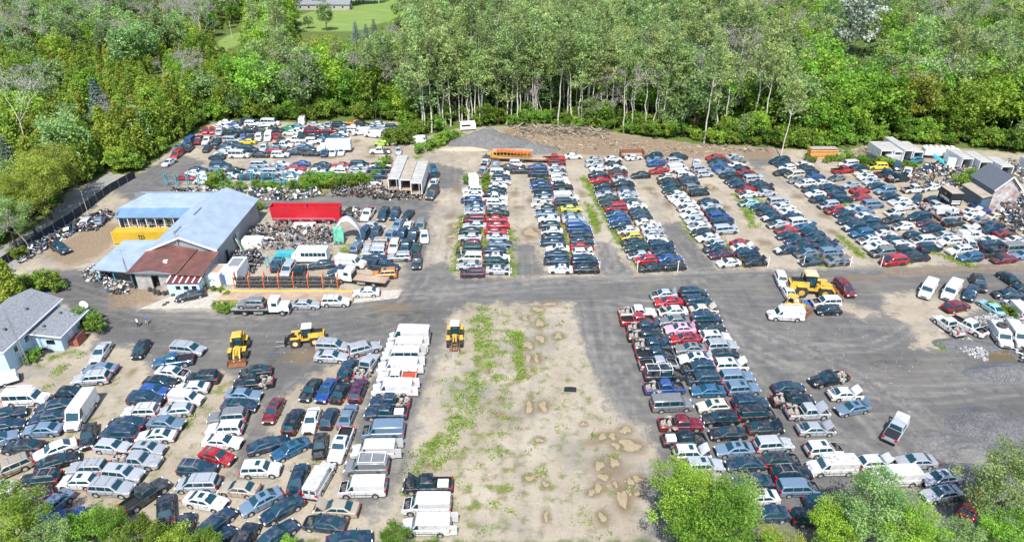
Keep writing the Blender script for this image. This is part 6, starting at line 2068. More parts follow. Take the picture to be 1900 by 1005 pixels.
def dozer(px, py, hx, hy, label):
    p = at(px, py, 1.2); q = at(px + hx, py + hy, 1.2) - p
    o = empty('bulldozer', (p.x, p.y, 0), math.atan2(q.y, q.x), label, 'bulldozer'); Y = M_['yellow']
    for s in (-1, 1):
        b = MB(); n = 14; P = []
        for k in range(n): a = 6.283 * k / n; P.append(((1.25 if math.cos(a) > 0 else -1.25) + .42 * math.cos(a), .42 + .42 * math.sin(a)))
        b.add([(x, s * .85 - .2, z) for x, z in P] + [(x, s * .85 + .2, z) for x, z in P], [tuple(range(n)), tuple(range(2 * n - 1, n - 1, -1))] + [((i + 1) % n, i, n + i, n + (i + 1) % n) for i in range(n)]); b.obj('track', M_['rust'], o)
    b = MB(); b.box((.55, 0, 1.1), (1.7, .95, .9), 0, None, .9); b.box((-.9, 0, .95), (1.3, 1.2, .8)); b.box((-1.6, 0, .9), (.3, 1.0, .6)); b.obj('hull', Y, o)
    b = MB()
    for x in (-1.4, -.3):
        for s in (-1, 1): b.bar((x, s * .6, 1.3), (x, s * .6, 2.5), .1)
    b.box((-.85, 0, 2.55), (1.6, 1.5, .12)); b.obj('canopy', Y, o)
    b = MB(); b.box((-1.0, 0, 1.6), (.6, .6, .5)); b.obj('seat', M_['trim'], o)
    b = MB(); b.tube((.6, .2, 1.5), (.6, .2, 2.2), .07); b.obj('exhaust', M_['trim'], o)
    b = MB()
    for k in range(4): a = -.35 + .25 * k; b.box((2.15 + .12 * abs(k - 1.5), 0, .25 + .26 * k), (.1, 2.5, .28))
    for s in (-1, 1): b.bar((.4, s * 1.15, .5), (2.1, s * 1.1, .5), .16, .2)
    b.obj('blade', M_['rust'], o); return o
dozer(1478, 565, 50, 18, 'small yellow bulldozer parked behind the white ladder rack van')
def truck_cab(o, x0, col_, sleeper=False):
    b = MB(); b.box((x0 + 1.9, 0, 1.35), (1.7, 1.9, 1.0), 0, None, .86); b.box((x0 + .35, 0, 1.75), (1.6, 2.2, 1.9), 0, None, .93); b.obj('cab', col_, o)
    b = MB(); b.add([(x0 + 1.17, -.92, 1.92), (x0 + 1.17, .92, 1.92), (x0 + 1.1, .85, 2.6), (x0 + 1.1, -.85, 2.6)], [(0, 1, 2, 3)]); b.obj('windshield', M_['glass'], o)
    for s in (-1, 1): b = MB(); b.box((x0 + .55, s * 1.09, 2.15), (.85, .05, .6)); b.obj('side_window', M_['glass'], o)
    b = MB(); b.box((x0 + 2.78, 0, 1.2), (.08, 1.3, .7)); b.obj('grille', M_['trim'], o)
    for s in (-1, 1): b = MB(); b.box((x0 + 2.7, s * .8, 1.15), (.14, .3, .25)); b.obj('headlight', M_['lamp'], o)
    b = MB(); b.box((x0 + 2.75, 0, .65), (.2, 2.1, .3)); b.obj('bumper', M_['steel'], o)
    if sleeper: b = MB(); b.box((x0 - 1.2, 0, 2.0), (1.6, 2.3, 2.6), 0, None, .95); b.box((x0 + .3, 0, 2.95), (1.4, 2.0, .6), 0, None, .8); b.obj('sleeper', col_, o)
def flatbed(px, py, hx, hy, label, bedm, z=.9, tilt=0):
    p = at(px, py, 1.0); q = at(px + hx, py + hy, 1.0) - p
    o = empty('flatbed_truck', (p.x, p.y, 0), math.atan2(q.y, q.x), label, 'tow truck')
    truck_cab(o, 2.0, M_['white'])
    b = MB(); b.box((-1.6, 0, 1.05), (6.2, 2.35, .14)); o2 = b.obj('deck', bedm, o); o2.rotation_euler = (0, tilt, 0)
    b = MB()
    for s in (-1, 1): b.box((-1.6, s * 1.18, 1.0), (6.2, .1, .24))
    b.box((1.45, 0, 1.6), (.1, 2.2, 1.0)); o2 = b.obj('deck_rail', M_['trim'], o); o2.rotation_euler = (0, tilt, 0)
    b = MB(); b.box((-.5, 0, .7), (8.2, .8, .25)); b.obj('chassis', M_['trim'], o)
    for s in (-1, 1): b = MB(); b.box((-.2, s * 1.02, .68), (1.5, .35, .42)); b.obj('tool_box', M_['steel'], o)
    for x in (3.7, -2.5):
        for s in (-1, 1): wheel_on(o, (x, s * 1.0, .5), .5, .3, None, tread=False)
    return o, p, math.atan2(q.y, q.x)
_, fp, frz = flatbed(485, 570, 60, 0, 'white flatbed tow truck carrying a grey SUV', M_['steel'])
d = Vector((math.cos(frz), math.sin(frz), 0))
e = dict(ty='U', fl='r', c='gry', loc=(fp.x - d.x * 1.5, fp.y - d.y * 1.5, 1.13), rz=frz + math.pi)
tag(build_vehicle(e, 0), 'grey SUV loaded on the white flatbed tow truck', 'SUV')
flatbed(672, 516, -60, -6, 'white flatbed truck with empty rusty wooden deck', BM['deck'])
sp_ = at(878, 335, 1.8); o = empty('semi_truck', (sp_.x, sp_.y, 0), R(100), 'white semi truck cab with sleeper at the head of the leftmost double row', 'semi truck'); truck_cab(o, .5, M_['white'], True)
b = MB(); b.box((-1.5, 0, .8), (6.0, .9, .3)); b.obj('chassis', M_['trim'], o)
for x in (2.3, -2.6, -3.8):
    for s in (-1, 1): wheel_on(o, (x, s * 1.0, .5), .5, .3, None, tread=False)
# shuttle bus
p = at(570 + 6, 473, 1.4); bus = empty('shuttle_bus', (p.x, p.y, 0), R(180), 'white shuttle bus with black window band in the middle yard', 'bus')
b = MB(); b.box((-.5, 0, 1.75), (5.8, 2.25, 2.3), 0, None, .97); b.box((2.75, 0, 1.1), (1.5, 1.9, 1.0), 0, None, .82); b.box((2.2, 0, 1.75), (.9, 2.0, 1.5), 0, None, .82); b.obj('body', M_['white'], bus)
for s in (-1, 1):
    for k in range(6): b = MB(); b.box((-2.8 + k * .78, s * 1.115, 2.05), (.7, .06, .75)); b.obj('side_window', M_['glass'], bus)
    b = MB(); b.box((2.2, s * .96, 1.85), (.6, .06, .6)); b.obj('side_window', M_['glass'], bus)
    for x in (2.5, -2.0): wheel_on(bus, (x, s * .98, .42), .42, .26, None, tread=False)
b = MB(); b.add([(2.72, -.85, 1.6), (2.72, .85, 1.6), (2.6, .78, 2.35), (2.6, -.78, 2.35)], [(0, 1, 2, 3)]); b.obj('windshield', M_['glass'], bus)
b = MB(); b.box((-.6, 0, 2.97), (.9, .9, .14)); b.obj('roof_hatch', BM['frame'], bus)
# big grey box truck in the upper left lot
p = at(622, 272, 1.5); o = empty('box_truck', (p.x, p.y, 0), R(182), 'big box truck with long white box in the upper left lot', 'box truck')
b = MB(); b.box((-1.0, 0, 2.2), (6.6, 2.4, 2.5)); b.obj('cargo_box', BM['boxside'], o); b = MB(); b.box((3.2, 0, 1.5), (1.4, 2.0, 1.6), 0, None, .85); b.box((4.2, 0, 1.05), (1.2, 1.8, .8), 0, None, .85); b.obj('cab', M_['white'], o)
b = MB(); b.add([(3.93, -.8, 1.6), (3.93, .8, 1.6), (3.75, .75, 2.2), (3.75, -.75, 2.2)], [(0, 1, 2, 3)]); b.obj('windshield', M_['glass'], o)
for x in (3.8, -2.6):
    for s in (-1, 1): wheel_on(o, (x, s * .95, .42), .42, .28, None, tread=False)
# school bus with its side torn open, and the red boom lying along it
p = at(949, 288, 1.3); o = empty('school_bus', (p.x, p.y, 0), R(178), 'wrecked yellow school bus behind the leftmost double rows', 'bus'); SB = mat('school_bus_yellow', (.50, .29, .05), .55, vary=.15, dirt=(.34, .17, .09), dirt_amt=.85)
b = MB(); b.box((0, 0, 1.65), (10.5, 2.3, 2.2), 0, None, .95); b.box((5.8, 0, 1.1), (1.3, 2.0, 1.1), 0, None, .8); b.obj('body', SB, o)
for s in (-1, 1):
    for k in range(11): b = MB(); b.box((-4.6 + k * .88, s * 1.12, 2.05), (.66, .08, .6)); b.obj('side_window', BM['pane'], o)
b = MB(); b.box((-.4, 0, 2.77), (10.2, 1.7, .1)); b.obj('roof_panel', BM['tanroof'], o)
for x in (4.8, -3.0):
    for s in (-1, 1): wheel_on(o, (x, s * .95, .45), .45, .26, None, tread=False)
p = at(950, 284, 2.6); o = empty('crane_boom', (p.x, p.y, 0), R(-8), 'orange red lattice boom lying across the school bus', 'boom'); b = MB()
for s in (-1, 1):
    for z in (2.95, 3.5): b.bar((-4, s * .35, z), (5, s * .35, z - .4), .12)
for k in range(9): b.bar((-4 + k, -.35, 2.95), (-3.4 + k, .35, 3.4), .08); b.bar((-4 + k, .35, 2.95), (-3.4 + k, -.35, 3.4), .08)
b.obj('lattice', M_['orange'], o)
p = at(955, 296, .6); o = empty('trailer_frame', (p.x, p.y, 0), R(-6), 'long rusty trailer frame in front of the school bus', 'trailer frame'); b = MB()
for s in (-1, 1): b.bar((-8.5, s * .6, 1.0), (8.5, s * .6, 1.0), .18, .3)
for k in range(11): b.bar((-8.4 + 1.68 * k, -1.1, 1.0), (-8.4 + 1.68 * k, 1.1, 1.0), .12)
b.obj('beams', M_['rust'], o); b = MB(); b.box((2.0, 0, 1.12), (12.0, 1.5, .08)); b.obj('planks', M_['wood'], o)
p = at(1172, 287, .9); o = empty('dump_body', (p.x, p.y, 0), R(2), 'rust red flatbed body against the brush pile', 'truck body'); b = MB(); b.box((0, 0, .9), (6.2, 2.2, .25)); b.box((0, 1.05, 1.5), (6.2, .12, 1.1)); b.box((-3.05, 0, 1.5), (.12, 2.2, 1.1)); b.box((3.05, 0, 1.5), (.12, 2.2, 1.1)); b.obj('tub', M_['rust'], o); b = MB(); b.box((0, -.3, 1.12), (5.2, 1.2, .2)); b.obj('load', M_['cargo'], o)
p = at(1525, 288, .5); o = empty('hull_stack', (p.x, p.y, 0), R(0), 'stack of yellow and orange truck caps in the grass below the wood', 'truck caps')
for k, m in enumerate((SB, M_['orange'], SB, M_['orange'], SB)):
    b = MB(); P = [(-1.35, 0), (-1.1, .28), (-.6, .42), (.6, .42), (1.1, .28), (1.35, 0)]; L = 3.6
    b.add([(-L, y, z) for y, z in P] + [(L, y, z) for y, z in P], [(i, i + 1, 7 + i, 6 + i) for i in range(5)] + [tuple(range(6)), tuple(range(11, 5, -1)), (0, 6, 11, 5)]); b.obj('cap', m, o, (0, .05 * k, .15 + .45 * k))
b = MB(); b.box((0, 0, 2.5), (7.0, 2.4, .1)); b.obj('cover_board', M_['cargo'], o)
p = at(1738, 300, 1.5); o = empty('tipper_body', (p.x, p.y, 0), R(-35), 'blue and white tilted tipper body beside the box bodies', 'truck body'); b = MB(); b.box((0, 0, 2.2), (5.0, 2.3, .25), 0, Matrix.Rotation(R(28), 4, 'Y')); b.box((2.2, 0, 1.6), (.3, 2.3, 3.0)); b.obj('tipper', M_['cyan'], o); b = MB(); b.box((3.2, 0, 1.5), (1.8, 2.3, 2.8), 0, None, .95); b.obj('cab', M_['white'], o)
p = at(1745, 282, 1.6); o = empty('tank_trailer', (p.x, p.y, 0), R(-8), 'white rounded trailer with rust streaked roof below the wood', 'trailer'); b = MB(); b.box((0, 0, 1.8), (8.5, 2.6, 1.6)); b.box((0, 0, 2.85), (8.2, 2.2, .5), 0, None, .85); b.obj('shell', M_['white'], o); b = MB()
for k in range(6): b.box((-3.2 + 1.3 * k, 0, 3.12), (.5, 1.8, .05))
b.obj('roof_strip', M_['rust'], o)
p = at(868, 236, .8); o = empty('camper_shell', (p.x, p.y, 0), R(10), 'white camper shell at the edge of the wood behind the gravel pile', 'camper'); b = MB(); b.box((0, 0, 1.4), (4.6, 2.2, 1.9), 0, None, .93); b.obj('shell', M_['white'], o); b = MB(); b.box((-.6, -1.09, 1.6), (2.6, .06, .5)); b.obj('window', BM['pane'], o)
# ------------------------------------------------------------ racks, tyres, heaps
TYM = mat('dusty_rubber', (.055, .054, .052), .85, vary=.4, vscale=6)
def tyre_mesh(r=.33, w_=.22):
    b = MB(); n = 14; prof = [(r * .58, -w_ * .4), (r * .85, -w_ * .5), (r * .97, -w_ * .38), (r, 0), (r * .97, w_ * .38), (r * .85, w_ * .5), (r * .58, w_ * .4)]
    for k in range(n):
        a = 6.283 * k / n
        for q, y in prof: b.v.append((q * math.cos(a), y, q * math.sin(a)))
    m = len(prof)
    for k in range(n):
        for j in range(m): a0 = k * m + j; a1 = k * m + (j + 1) % m; b0 = ((k + 1) % n) * m + j; b1 = ((k + 1) % n) * m + (j + 1) % m; b.f.append((a0, b0, b1, a1)); b.m.append(0)
    return b.mesh('tyre', [TYM], 50)
TY = tyre_mesh()
tr_ = empty('tyre_rack', (-48.7, 104.0, 0), 0, 'long orange posted tyre rack beside the weighbridge', 'tyre rack'); NB = 7; LB = 18.1 / NB
for k in range(NB + 1):
    b = MB(); b.bar((LB * k, -.45, 0), (LB * k, -.45, 2.3), .14); b.bar((LB * k, .45, 0), (LB * k, .45, 3.0), .14); b.bar((LB * k, -.45, 2.2), (LB * k, .45, 2.9), .1); b.obj('upright', M_['orange'], tr_)
for z in (.15, .88, 1.6):
    for y in (-.38, .2): b = MB(); b.bar((0, y, z), (18.1, y, z), .05); b.obj('shelf_bar', M_['steel'], tr_)
rr = random.Random(11)
for t, z in enumerate((.15, .88, 1.6)):
    for k in range(NB):
        x = LB * k + .2
        while x < LB * (k + 1) - .15:
            if rr.random() > .05:
                tag(inst('tyre', TY, None, (-48.7 + x, 103.95 + rr.uniform(-.08, .08), z + .36), (0, 0, R(90) + rr.uniform(-.12, .12)), rr.uniform(.9, 1.05)), 'black tyre standing in the long orange posted rack', 'tyre', 'tyres on the orange posted rack')
            x += .245
for px, py in ((311, 562), (327, 559), (305, 566), (129, 938)):
    lay = not (px == 129); p = at(px, py); tag(inst('tyre', TY, None, (p.x, p.y, .11), (R(90), 0, 0), 1.0), 'single loose tyre lying near the bottom left thicket' if px == 129 else 'loose tyre lying on the concrete apron before the office', 'tyre', None if px == 129 else 'loose tyres on the apron')
for px, py, h in ((279, 540, 3), (288, 545, 4), (296, 547, 4), (306, 547, 3), (314, 545, 3), (245, 533, 4), (253, 530, 5), (322, 548, 2), (284, 530, 3)):
    p = at(px, py)
    for k in range(h): tag(inst('tyre', TY, None, (p.x + rr.uniform(-.06, .06), p.y + rr.uniform(-.06, .06), .12 + .23 * k), (R(90), 0, rr.uniform(0, 3)), rr.uniform(.95, 1.15)), 'tyre in a stack beside the workshop door', 'tyre', 'tyre stacks beside the workshop door')
JUNK = [M_['trim'], M_['engine'], M_['steel'], M_['white'], M_['tyre'], M_['rust'], mat('junk_panel_blue', (.03, .10, .22), .4), mat('junk_grey', (.25, .25, .25), .6), M_['wood']]
def heap(name, label, polys, hmax, n, seed, pal=JUNK, smin=.25, smax=1.1, wts=None, tyres=.15, cat='scrap heap'):
    r = random.Random(seed); nr = np.random.default_rng(seed); b = MB()
    for poly in polys:
        W_ = wpoly(poly); xs_ = [p.x for p in W_]; ys_ = [p.y for p in W_]
        P = np.stack([nr.uniform(min(xs_), max(xs_), n * 4), nr.uniform(min(ys_), max(ys_), n * 4)], 1); d = sdf(P, W_)
        k = 0
        for (x, y), dd in zip(P, d):
            if dd < 0 or k >= n: continue
            k += 1; top = hmax * min(1, .25 + dd / 1.8); z = r.uniform(.1, 1) * top
            mi = r.choices(range(len(pal)), wts)[0]; s = r.uniform(smin, smax)
            M = Matrix.Translation((x, y, z)) @ Matrix.Rotation(r.uniform(0, 6.28), 4, 'Z') @ Matrix.Rotation(r.uniform(-.8, .8), 4, 'X') @ Matrix.Rotation(r.uniform(-.6, .6), 4, 'Y')
            u = r.random()
            if u < tyres:
                bb = MB(); bb.tube((0, 0, -.11), (0, 0, .11), .33, n=10); bb.tube((0, 0, -.12), (0, 0, .12), .17, n=8, mat=1); b.ext(bb, M, {0: 4 if pal is JUNK else mi, 1: 2 if pal is JUNK else mi})
            elif u < .45 + tyres: b.box((0, 0, 0), (s, s * r.uniform(.3, .9), s * r.uniform(.05, .18)), mi, M, r.uniform(.6, 1))
            elif u < .75 + tyres * .5: b.box((0, 0, 0), (s * .6, s * .5, s * .45), mi, M, r.uniform(.5, .9))
            else: bb = MB(); bb.tube((-s, 0, 0), (s, 0, 0), .05 * r.uniform(.6, 1.6), n=6); b.ext(bb, M, {0: mi})
    return tag(b.obj(name, pal), label, cat, kind='stuff')
heap('scrap_heap', 'heap of grey engine parts inside the pipe frame yard', [[(452, 430), (478, 418), (625, 425), (630, 455), (560, 465), (470, 462)]], 1.5, 900, 1, wts=[3, 6, 4, 1.2, 1, 2, .3, 4, 1.5], smin=.2, smax=.8)
heap('scrap_heap', 'heap of grey wheels and drums behind the tyre rack', [[(428, 470), (478, 464), (492, 480), (475, 505), (440, 520), (428, 500)]], 1.1, 330, 2, wts=[2, 2, 6, 2, 3, .2, .1, 6, .1], tyres=.6, smin=.2, smax=.5)
heap('scrap_heap', 'long heap of crushed car parts along the screened fence', [[(50, 462), (95, 440), (150, 410), (205, 392), (215, 400), (180, 428), (140, 432), (100, 455), (60, 480), (35, 490)]], 1.6, 620, 3, wts=[6, 3, 2, 2, 2, 2, 2, 2, 1])
heap('scrap_heap', 'heap of car parts under the lean to roof', [[(155, 505), (180, 495), (205, 505), (215, 520), (240, 528), (238, 548), (205, 545), (200, 530), (160, 520)]], 1.4, 330, 4, wts=[4, 3, 3, 4, 2, 1.5, 1.5, 2, 2], tyres=.25)
heap('scrap_heap', 'long row of car parts below the turquoise rack', [[(312, 366), (320, 350), (420, 352), (520, 352), (600, 352), (602, 366), (540, 372), (420, 372)]], 1.3, 620, 5, wts=[5, 3, 2, 4, 2, 1, 2, 2, .5])
heap('scrap_heap', 'heap of engines and tyres before the box trailers', [[(610, 350), (650, 345), (720, 350), (795, 366), (790, 372), (720, 372), (680, 368), (620, 364)]], 1.2, 420, 6, wts=[5, 6, 2, 1.5, 3, 3, .2, 3, 1], tyres=.3)
heap('scrap_heap', 'dark scrap heap among the box bodies at back right', [[(1690, 318), (1740, 305), (1765, 312), (1840, 318), (1860, 300), (1900, 310), (1910, 345), (1860, 330), (1800, 335), (1740, 328), (1720, 345), (1690, 345)]], 1.8, 650, 7, wts=[6, 3, 2, 3, 2, 3, 2.5, 3, 2])
heap('scrap_heap', 'colourful scrap heap in front of the barn', [[(1845, 395), (1862, 372), (1920, 365), (1925, 445), (1890, 440), (1860, 420)]], 3.0, 700, 8, wts=[4, 2, 2, 5, 1, 4, 4, 3, 1])
heap('scrap_heap', 'small heap of parts beside the grassy bush near the barn', [[(1735, 340), (1770, 325), (1800, 335), (1790, 350), (1745, 352)]], 1.1, 160, 9)
heap('scrap_heap', 'heap of crushed metal at the right edge by the puddle', [[(1880, 640), (1905, 630), (1960, 660), (1950, 700), (1895, 680)]], .7, 170, 10, wts=[4, 3, 5, 4, 1, 1, 2, 3, .2])
heap('scrap_heap', 'heap of wheels and panels right of the red bulk trailer', [[(632, 395), (650, 385), (672, 388), (670, 412), (640, 412)]], 1.0, 170, 11, tyres=.4)
LOGS = [M_['wood'], mat('old_log', (.28, .22, .17), .9, vary=.3), BARK['brown'], BARK['grey'], mat('pale_splinters', (.48, .40, .30), .9, vary=.3)]
def brush(name, label, poly, h, n, seed, L=(1.0, 4.0), cat='brush pile'):
    r = random.Random(seed); nr = np.random.default_rng(seed); b = MB(); W_ = wpoly(poly); xs_ = [p.x for p in W_]; ys_ = [p.y for p in W_]
    P = np.stack([nr.uniform(min(xs_), max(xs_), n * 5), nr.uniform(min(ys_), max(ys_), n * 5)], 1); d = sdf(P, W_); k = 0
    for (x, y), dd in zip(P, d):
        if dd < 0 or k >= n: continue
        k += 1; l_ = r.uniform(*L); a = r.gauss(0, 1.1); t = r.gauss(0, .28); z = r.uniform(.05, 1) * h * min(1, .3 + dd / 2); rad = r.choice((.02, .03, .05, .08, .13))
        v = Vector((math.cos(a) * math.cos(t), math.sin(a) * math.cos(t), math.sin(t))) * l_ / 2; c = Vector((x, y, max(z, .1)))
        b.tube(c - v, c + v, rad, rad * .7, 5, r.randrange(5))
    return tag(b.obj(name, LOGS), label, cat, kind='stuff')
brush('brush_pile', 'long pile of pale felled trunks at the edge of the wood', [(945, 236), (1060, 236), (1130, 244), (1128, 258), (1060, 254), (960, 248)], 1.5, 700, 1, (.5, 3.4))
brush('brush_litter', 'brown litter of branches and chips before the wood', [(935, 246), (1130, 256), (1300, 272), (1430, 280), (1300, 290), (1150, 285), (1010, 280), (960, 262)], .2, 800, 2, (.3, 1.6))
brush('brush_pile', 'low heap of broken timber along the wood behind the fifth double row', [(1300, 268), (1420, 274), (1440, 282), (1380, 281), (1300, 276)], .6, 150, 3, (.6, 3))
brush('brush_pile', 'fallen trunks and branches in the grass at back right', [(1560, 285), (1630, 270), (1640, 290), (1580, 302)], 1.0, 90, 4, (2, 7))
def mound(name, label, px, py, rx, ry, h, seed, m, cat='gravel heap', lobes=4):
    p = at(px, py); r = np.random.default_rng(seed); n = 44; g = np.linspace(-1.15, 1.15, n); X, Y = np.meshgrid(g, g); Z = np.zeros_like(X)
    for k in range(lobes):
        cx, cy = (r.uniform(-.45, .45), r.uniform(-.35, .35)) if k else (0, 0); rr_ = r.uniform(.5, .75) if k else .95
        Z = np.maximum(Z, np.clip(1 - np.hypot(X - cx, Y - cy) / rr_, 0, 1) * (r.uniform(.6, .95) if k else .8))
    for _ in range(3): Z[1:-1, 1:-1] = (Z[1:-1, 1:-1] * 2 + Z[:-2, 1:-1] + Z[2:, 1:-1] + Z[1:-1, :-2] + Z[1:-1, 2:]) / 6
    Z += r.normal(0, .012, Z.shape) * (Z > .02)
    V = np.stack([X * rx, Y * ry, Z * h - .06], -1).reshape(-1, 3); ii = np.arange(n - 1)[None] + n * np.arange(n - 1)[:, None]; F = np.stack([ii, ii + 1, ii + 1 + n, ii + n], -1).reshape(-1, 4)
    me = bpy.data.meshes.new(name); fast_mesh(me, V, F); me.materials.append(m); me.polygons.foreach_set('use_smooth', [True] * len(F)); o = inst(name, me, None, p)
    return tag(o, label, cat)
GRV = mat('crushed_gravel', (.115, .112, .11), .95, vary=.25, vscale=1.2, bump=.7, bscale=9, dirt=(.26, .25, .24), dirt_amt=.5, dscale=5); GRD = mat('dark_gravel', (.085, .085, .088), .95, vary=.3, vscale=1.5, bump=.8, bscale=7, dirt=(.25, .25, .25), dirt_amt=.6, dscale=7)
SNDM = mat('sandy_soil', (.40, .33, .24), .95, vary=.25, bump=.6, bscale=6)
mound('gravel_heap', 'wide grey gravel heap before the wood behind the school bus', 905, 264, 12.5, 6.5, 4.6, 1, GRV, lobes=6)
mound('gravel_heap', 'lower grey gravel heap directly behind the school bus', 985, 278, 8.5, 4.0, 2.6, 2, GRV)
mound('soil_heap', 'pale sandy soil bank left of the gravel heaps', 870, 276, 8.0, 2.4, .8, 3, SNDM, 'soil heap')
for i, (px, py, rx, ry, h, m) in enumerate(((1790, 835, 5.0, 3.6, 1.7, GRV), (1735, 818, 3.4, 2.6, 1.0, GRV), (1845, 795, 6.0, 4.4, 1.9, GRD), (1800, 885, 4.5, 3.0, 1.4, GRV), (1865, 850, 4.5, 3.2, 1.7, GRV), (1880, 690, 6.5, 3.0, 1.8, GRD), (1790, 640, 5.5, 2.0, .8, GRD))):
    mound('gravel_heap', ('low grey gravel heap right of the silver pickup', 'smallest grey gravel heap nearest the silver pickup', 'dark gravel heap at the right edge among grey heaps', 'grey gravel heap beside the silver sedans at lower right', 'grey gravel heap at the right edge before the tree', 'black gravel heap at the right edge below the puddle', 'low dark stone heap in front of the white pickups')[i], px, py, rx, ry, h, 20 + i, m, lobes=9)
STN = [mat('rubble_grey', (.33, .33, .33), .9, vary=.25), mat('rubble_pale', (.42, .41, .39), .9, vary=.2), mat('rubble_dark', (.14, .14, .15), .9, vary=.2)]
def rubble(name, label, poly, n, seed, s=(.15, .5), h=.8):
    r = random.Random(seed); nr = np.random.default_rng(seed); W_ = wpoly(poly); xs_ = [p.x for p in W_]; ys_ = [p.y for p in W_]; b = MB(); k = 0
    P = np.stack([nr.uniform(min(xs_), max(xs_), n * 5), nr.uniform(min(ys_), max(ys_), n * 5)], 1)
    for (x, y), dd in zip(P, sdf(P, W_)):
        if dd < 0 or k >= n: continue
        k += 1; q = r.uniform(*s); M = Matrix.Translation((x, y, r.uniform(0, 1) * h * min(1, dd / 2) + q * .3)) @ Matrix.Rotation(r.uniform(0, 6), 4, 'Z') @ Matrix.Rotation(r.uniform(-.6, .6), 4, 'X')
        b.box((0, 0, 0), (q, q * r.uniform(.6, 1), q * r.uniform(.5, .9)), r.choices((0, 1, 2), (4, 3, 2))[0], M, r.uniform(.5, .85))
    return tag(b.obj(name, STN), label, 'rubble', kind='stuff')
rubble('rubble', 'pale stone rubble between the aqua sedan and white vans', [(1808, 590), (1850, 580), (1885, 590), (1910, 600), (1910, 625), (1860, 620), (1830, 610)], 420, 1)
rubble('rubble', 'grey stones strewn in front of the white pickups', [(1762, 632), (1800, 628), (1835, 655), (1830, 672), (1790, 655)], 260, 2, (.12, .4), .4)
rubble('rubble', 'scattered pale stones on the grey gravel', [(1480, 590), (1700, 600), (1760, 660), (1800, 720), (1700, 780), (1560, 690), (1430, 640)], 120, 3, (.05, .13), 0)
rubble('rubble', 'scattered pale stones on the sandy strip', [(870, 570), (1060, 570), (1100, 700), (1190, 830), (1180, 1000), (760, 1000), (800, 700)], 260, 4, (.05, .15), 0)
rubble('rubble', 'scattered pale stones on the left gravel', [(300, 600), (640, 580), (820, 590), (700, 640), (480, 690), (300, 690)], 110, 5, (.05, .13), 0)
# turquoise rack uprights and pipe frame
cr = empty('turquoise_rack', (-82.0, 151.5, 0), 0, 'row of turquoise steel uprights in front of the parked cars', 'storage rack')
for k in range(16):
    b = MB(); x = 2.55 * k; b.bar((x, 0, 0), (x, 0, 3.2), .16); b.bar((x, 1.1, 0), (x, 1.1, 3.2), .16); b.bar((x, 0, 3.1), (x, 1.1, 1.5), .1); b.obj('upright', M_['cyan'], cr)
for z in (1.2,): b = MB(); b.bar((0, 0, z), (38.2, 0, z), .1); b.obj('beam', M_['cyan'], cr)
pf = empty('pipe_frame', (-50.5, 127.5, 0), 0, 'grey pipe frame around the engine scrap heap', 'pipe frame')
for x0, y0, x1, y1, h in ((0, 0, 14, 0, 2.6), (0, -10.5, 15.0, -10.5, 2.4)):
    n = 6
    for k in range(n + 1): x = x0 + (x1 - x0) * k / n; b = MB(); b.bar((x, y0, 0), (x, y0, h), .09); b.bar((x, y0, h), (x + .9, y0, h - 1.4), .06); b.obj('upright', M_['steel'], pf)
    b = MB(); b.bar((x0, y0, h), (x1, y1, h), .09); b.obj('beam', M_['steel'], pf)
br = empty('drum_rack', (-45.5, 111.0, 0), 0, 'small turquoise rack beside the wheel heap', 'storage rack')
for k in range(3):
    b = MB()
    for y in (0, 1.4): b.bar((1.5 * k, y, 0), (1.5 * k, y, 1.9), .1)
    b.bar((1.5 * k, 0, 1.85), (1.5 * k, 1.4, 1.85), .1); b.obj('upright', M_['cyan'], br)
b = MB()
for z in (.6, 1.2, 1.85): b.bar((0, 0, z), (3, 0, z), .08); b.bar((0, 1.4, z), (3, 1.4, z), .08)
b.obj('beam', M_['cyan'], br)
for px, py, w_, d_, h, m, lb in ((532, 471, 4.2, 1.8, .9, M_['cyan'], 'turquoise skip behind the shuttle bus'), (470, 448, 4.2, 2.4, 1.5, M_['white'], 'white van roof shell lying by the workshop wall'), (565, 418, 5, 1.4, .9, M_['white'], 'row of white bumpers along the pipe frame')):
    p = at(px, py, h / 2); b = MB(); b.box((0, 0, h / 2), (w_, d_, h), 0, None, .9); b.box((0, 0, h), (w_ * .75, d_ * .7, .12), 0); b.box((w_ * .2, 0, h * .5), (.2, d_ * 1.03, h * .96), 0); nm = 'skip' if 'skip' in lb else 'van_shell' if 'shell' in lb else 'bumper_row'
    tag(b.obj(nm, m, None, (p.x, p.y, 0)), lb, nm.replace('_', ' '))
# torn hoop shelter
p = at(646, 455); hs_ = empty('hoop_shelter', (p.x - .3, p.y + 1.2, 0), R(8), 'torn white and green hoop shelter beside the parked cars', 'shelter')
WSH = mat('white_sheet', (.78, .78, .75), .5, vary=.06); GSH = mat('green_sheet', (.12, .40, .28), .5, vary=.3, vscale=1.5)
b = MB(); n = 14
for y in (0, 2.6):
    for k in range(n + 1): a = math.pi * (k / n * .86 + .03); b.v.append((2.7 * math.cos(a) * (1 - .06 * (y > 0)), y + .25 * math.sin(5 * a), 4.6 * math.sin(a)))
for k in range(n): b.f.append((k, k + 1, n + 2 + k, n + 1 + k)); b.m.append(0)
o = b.obj('white_sheet', WSH, hs_, smooth=60); md = o.modifiers.new('thick', 'SOLIDIFY'); md.thickness = .03
b = MB(); n = 8
for j in range(6):
    for k in range(n + 1): b.v.append((-2.6 + .25 * k, -.1 - .12 * j + .18 * math.sin(k * 1.7 + j), 3.6 * (1 - j / 5.0) + .1))
for j in range(5):
    for k in range(n): a = j * (n + 1) + k; b.f.append((a, a + 1, a + n + 2, a + n + 1)); b.m.append(0)
o = b.obj('green_sheet', GSH, hs_, smooth=60); md = o.modifiers.new('thick', 'SOLIDIFY'); md.thickness = .03
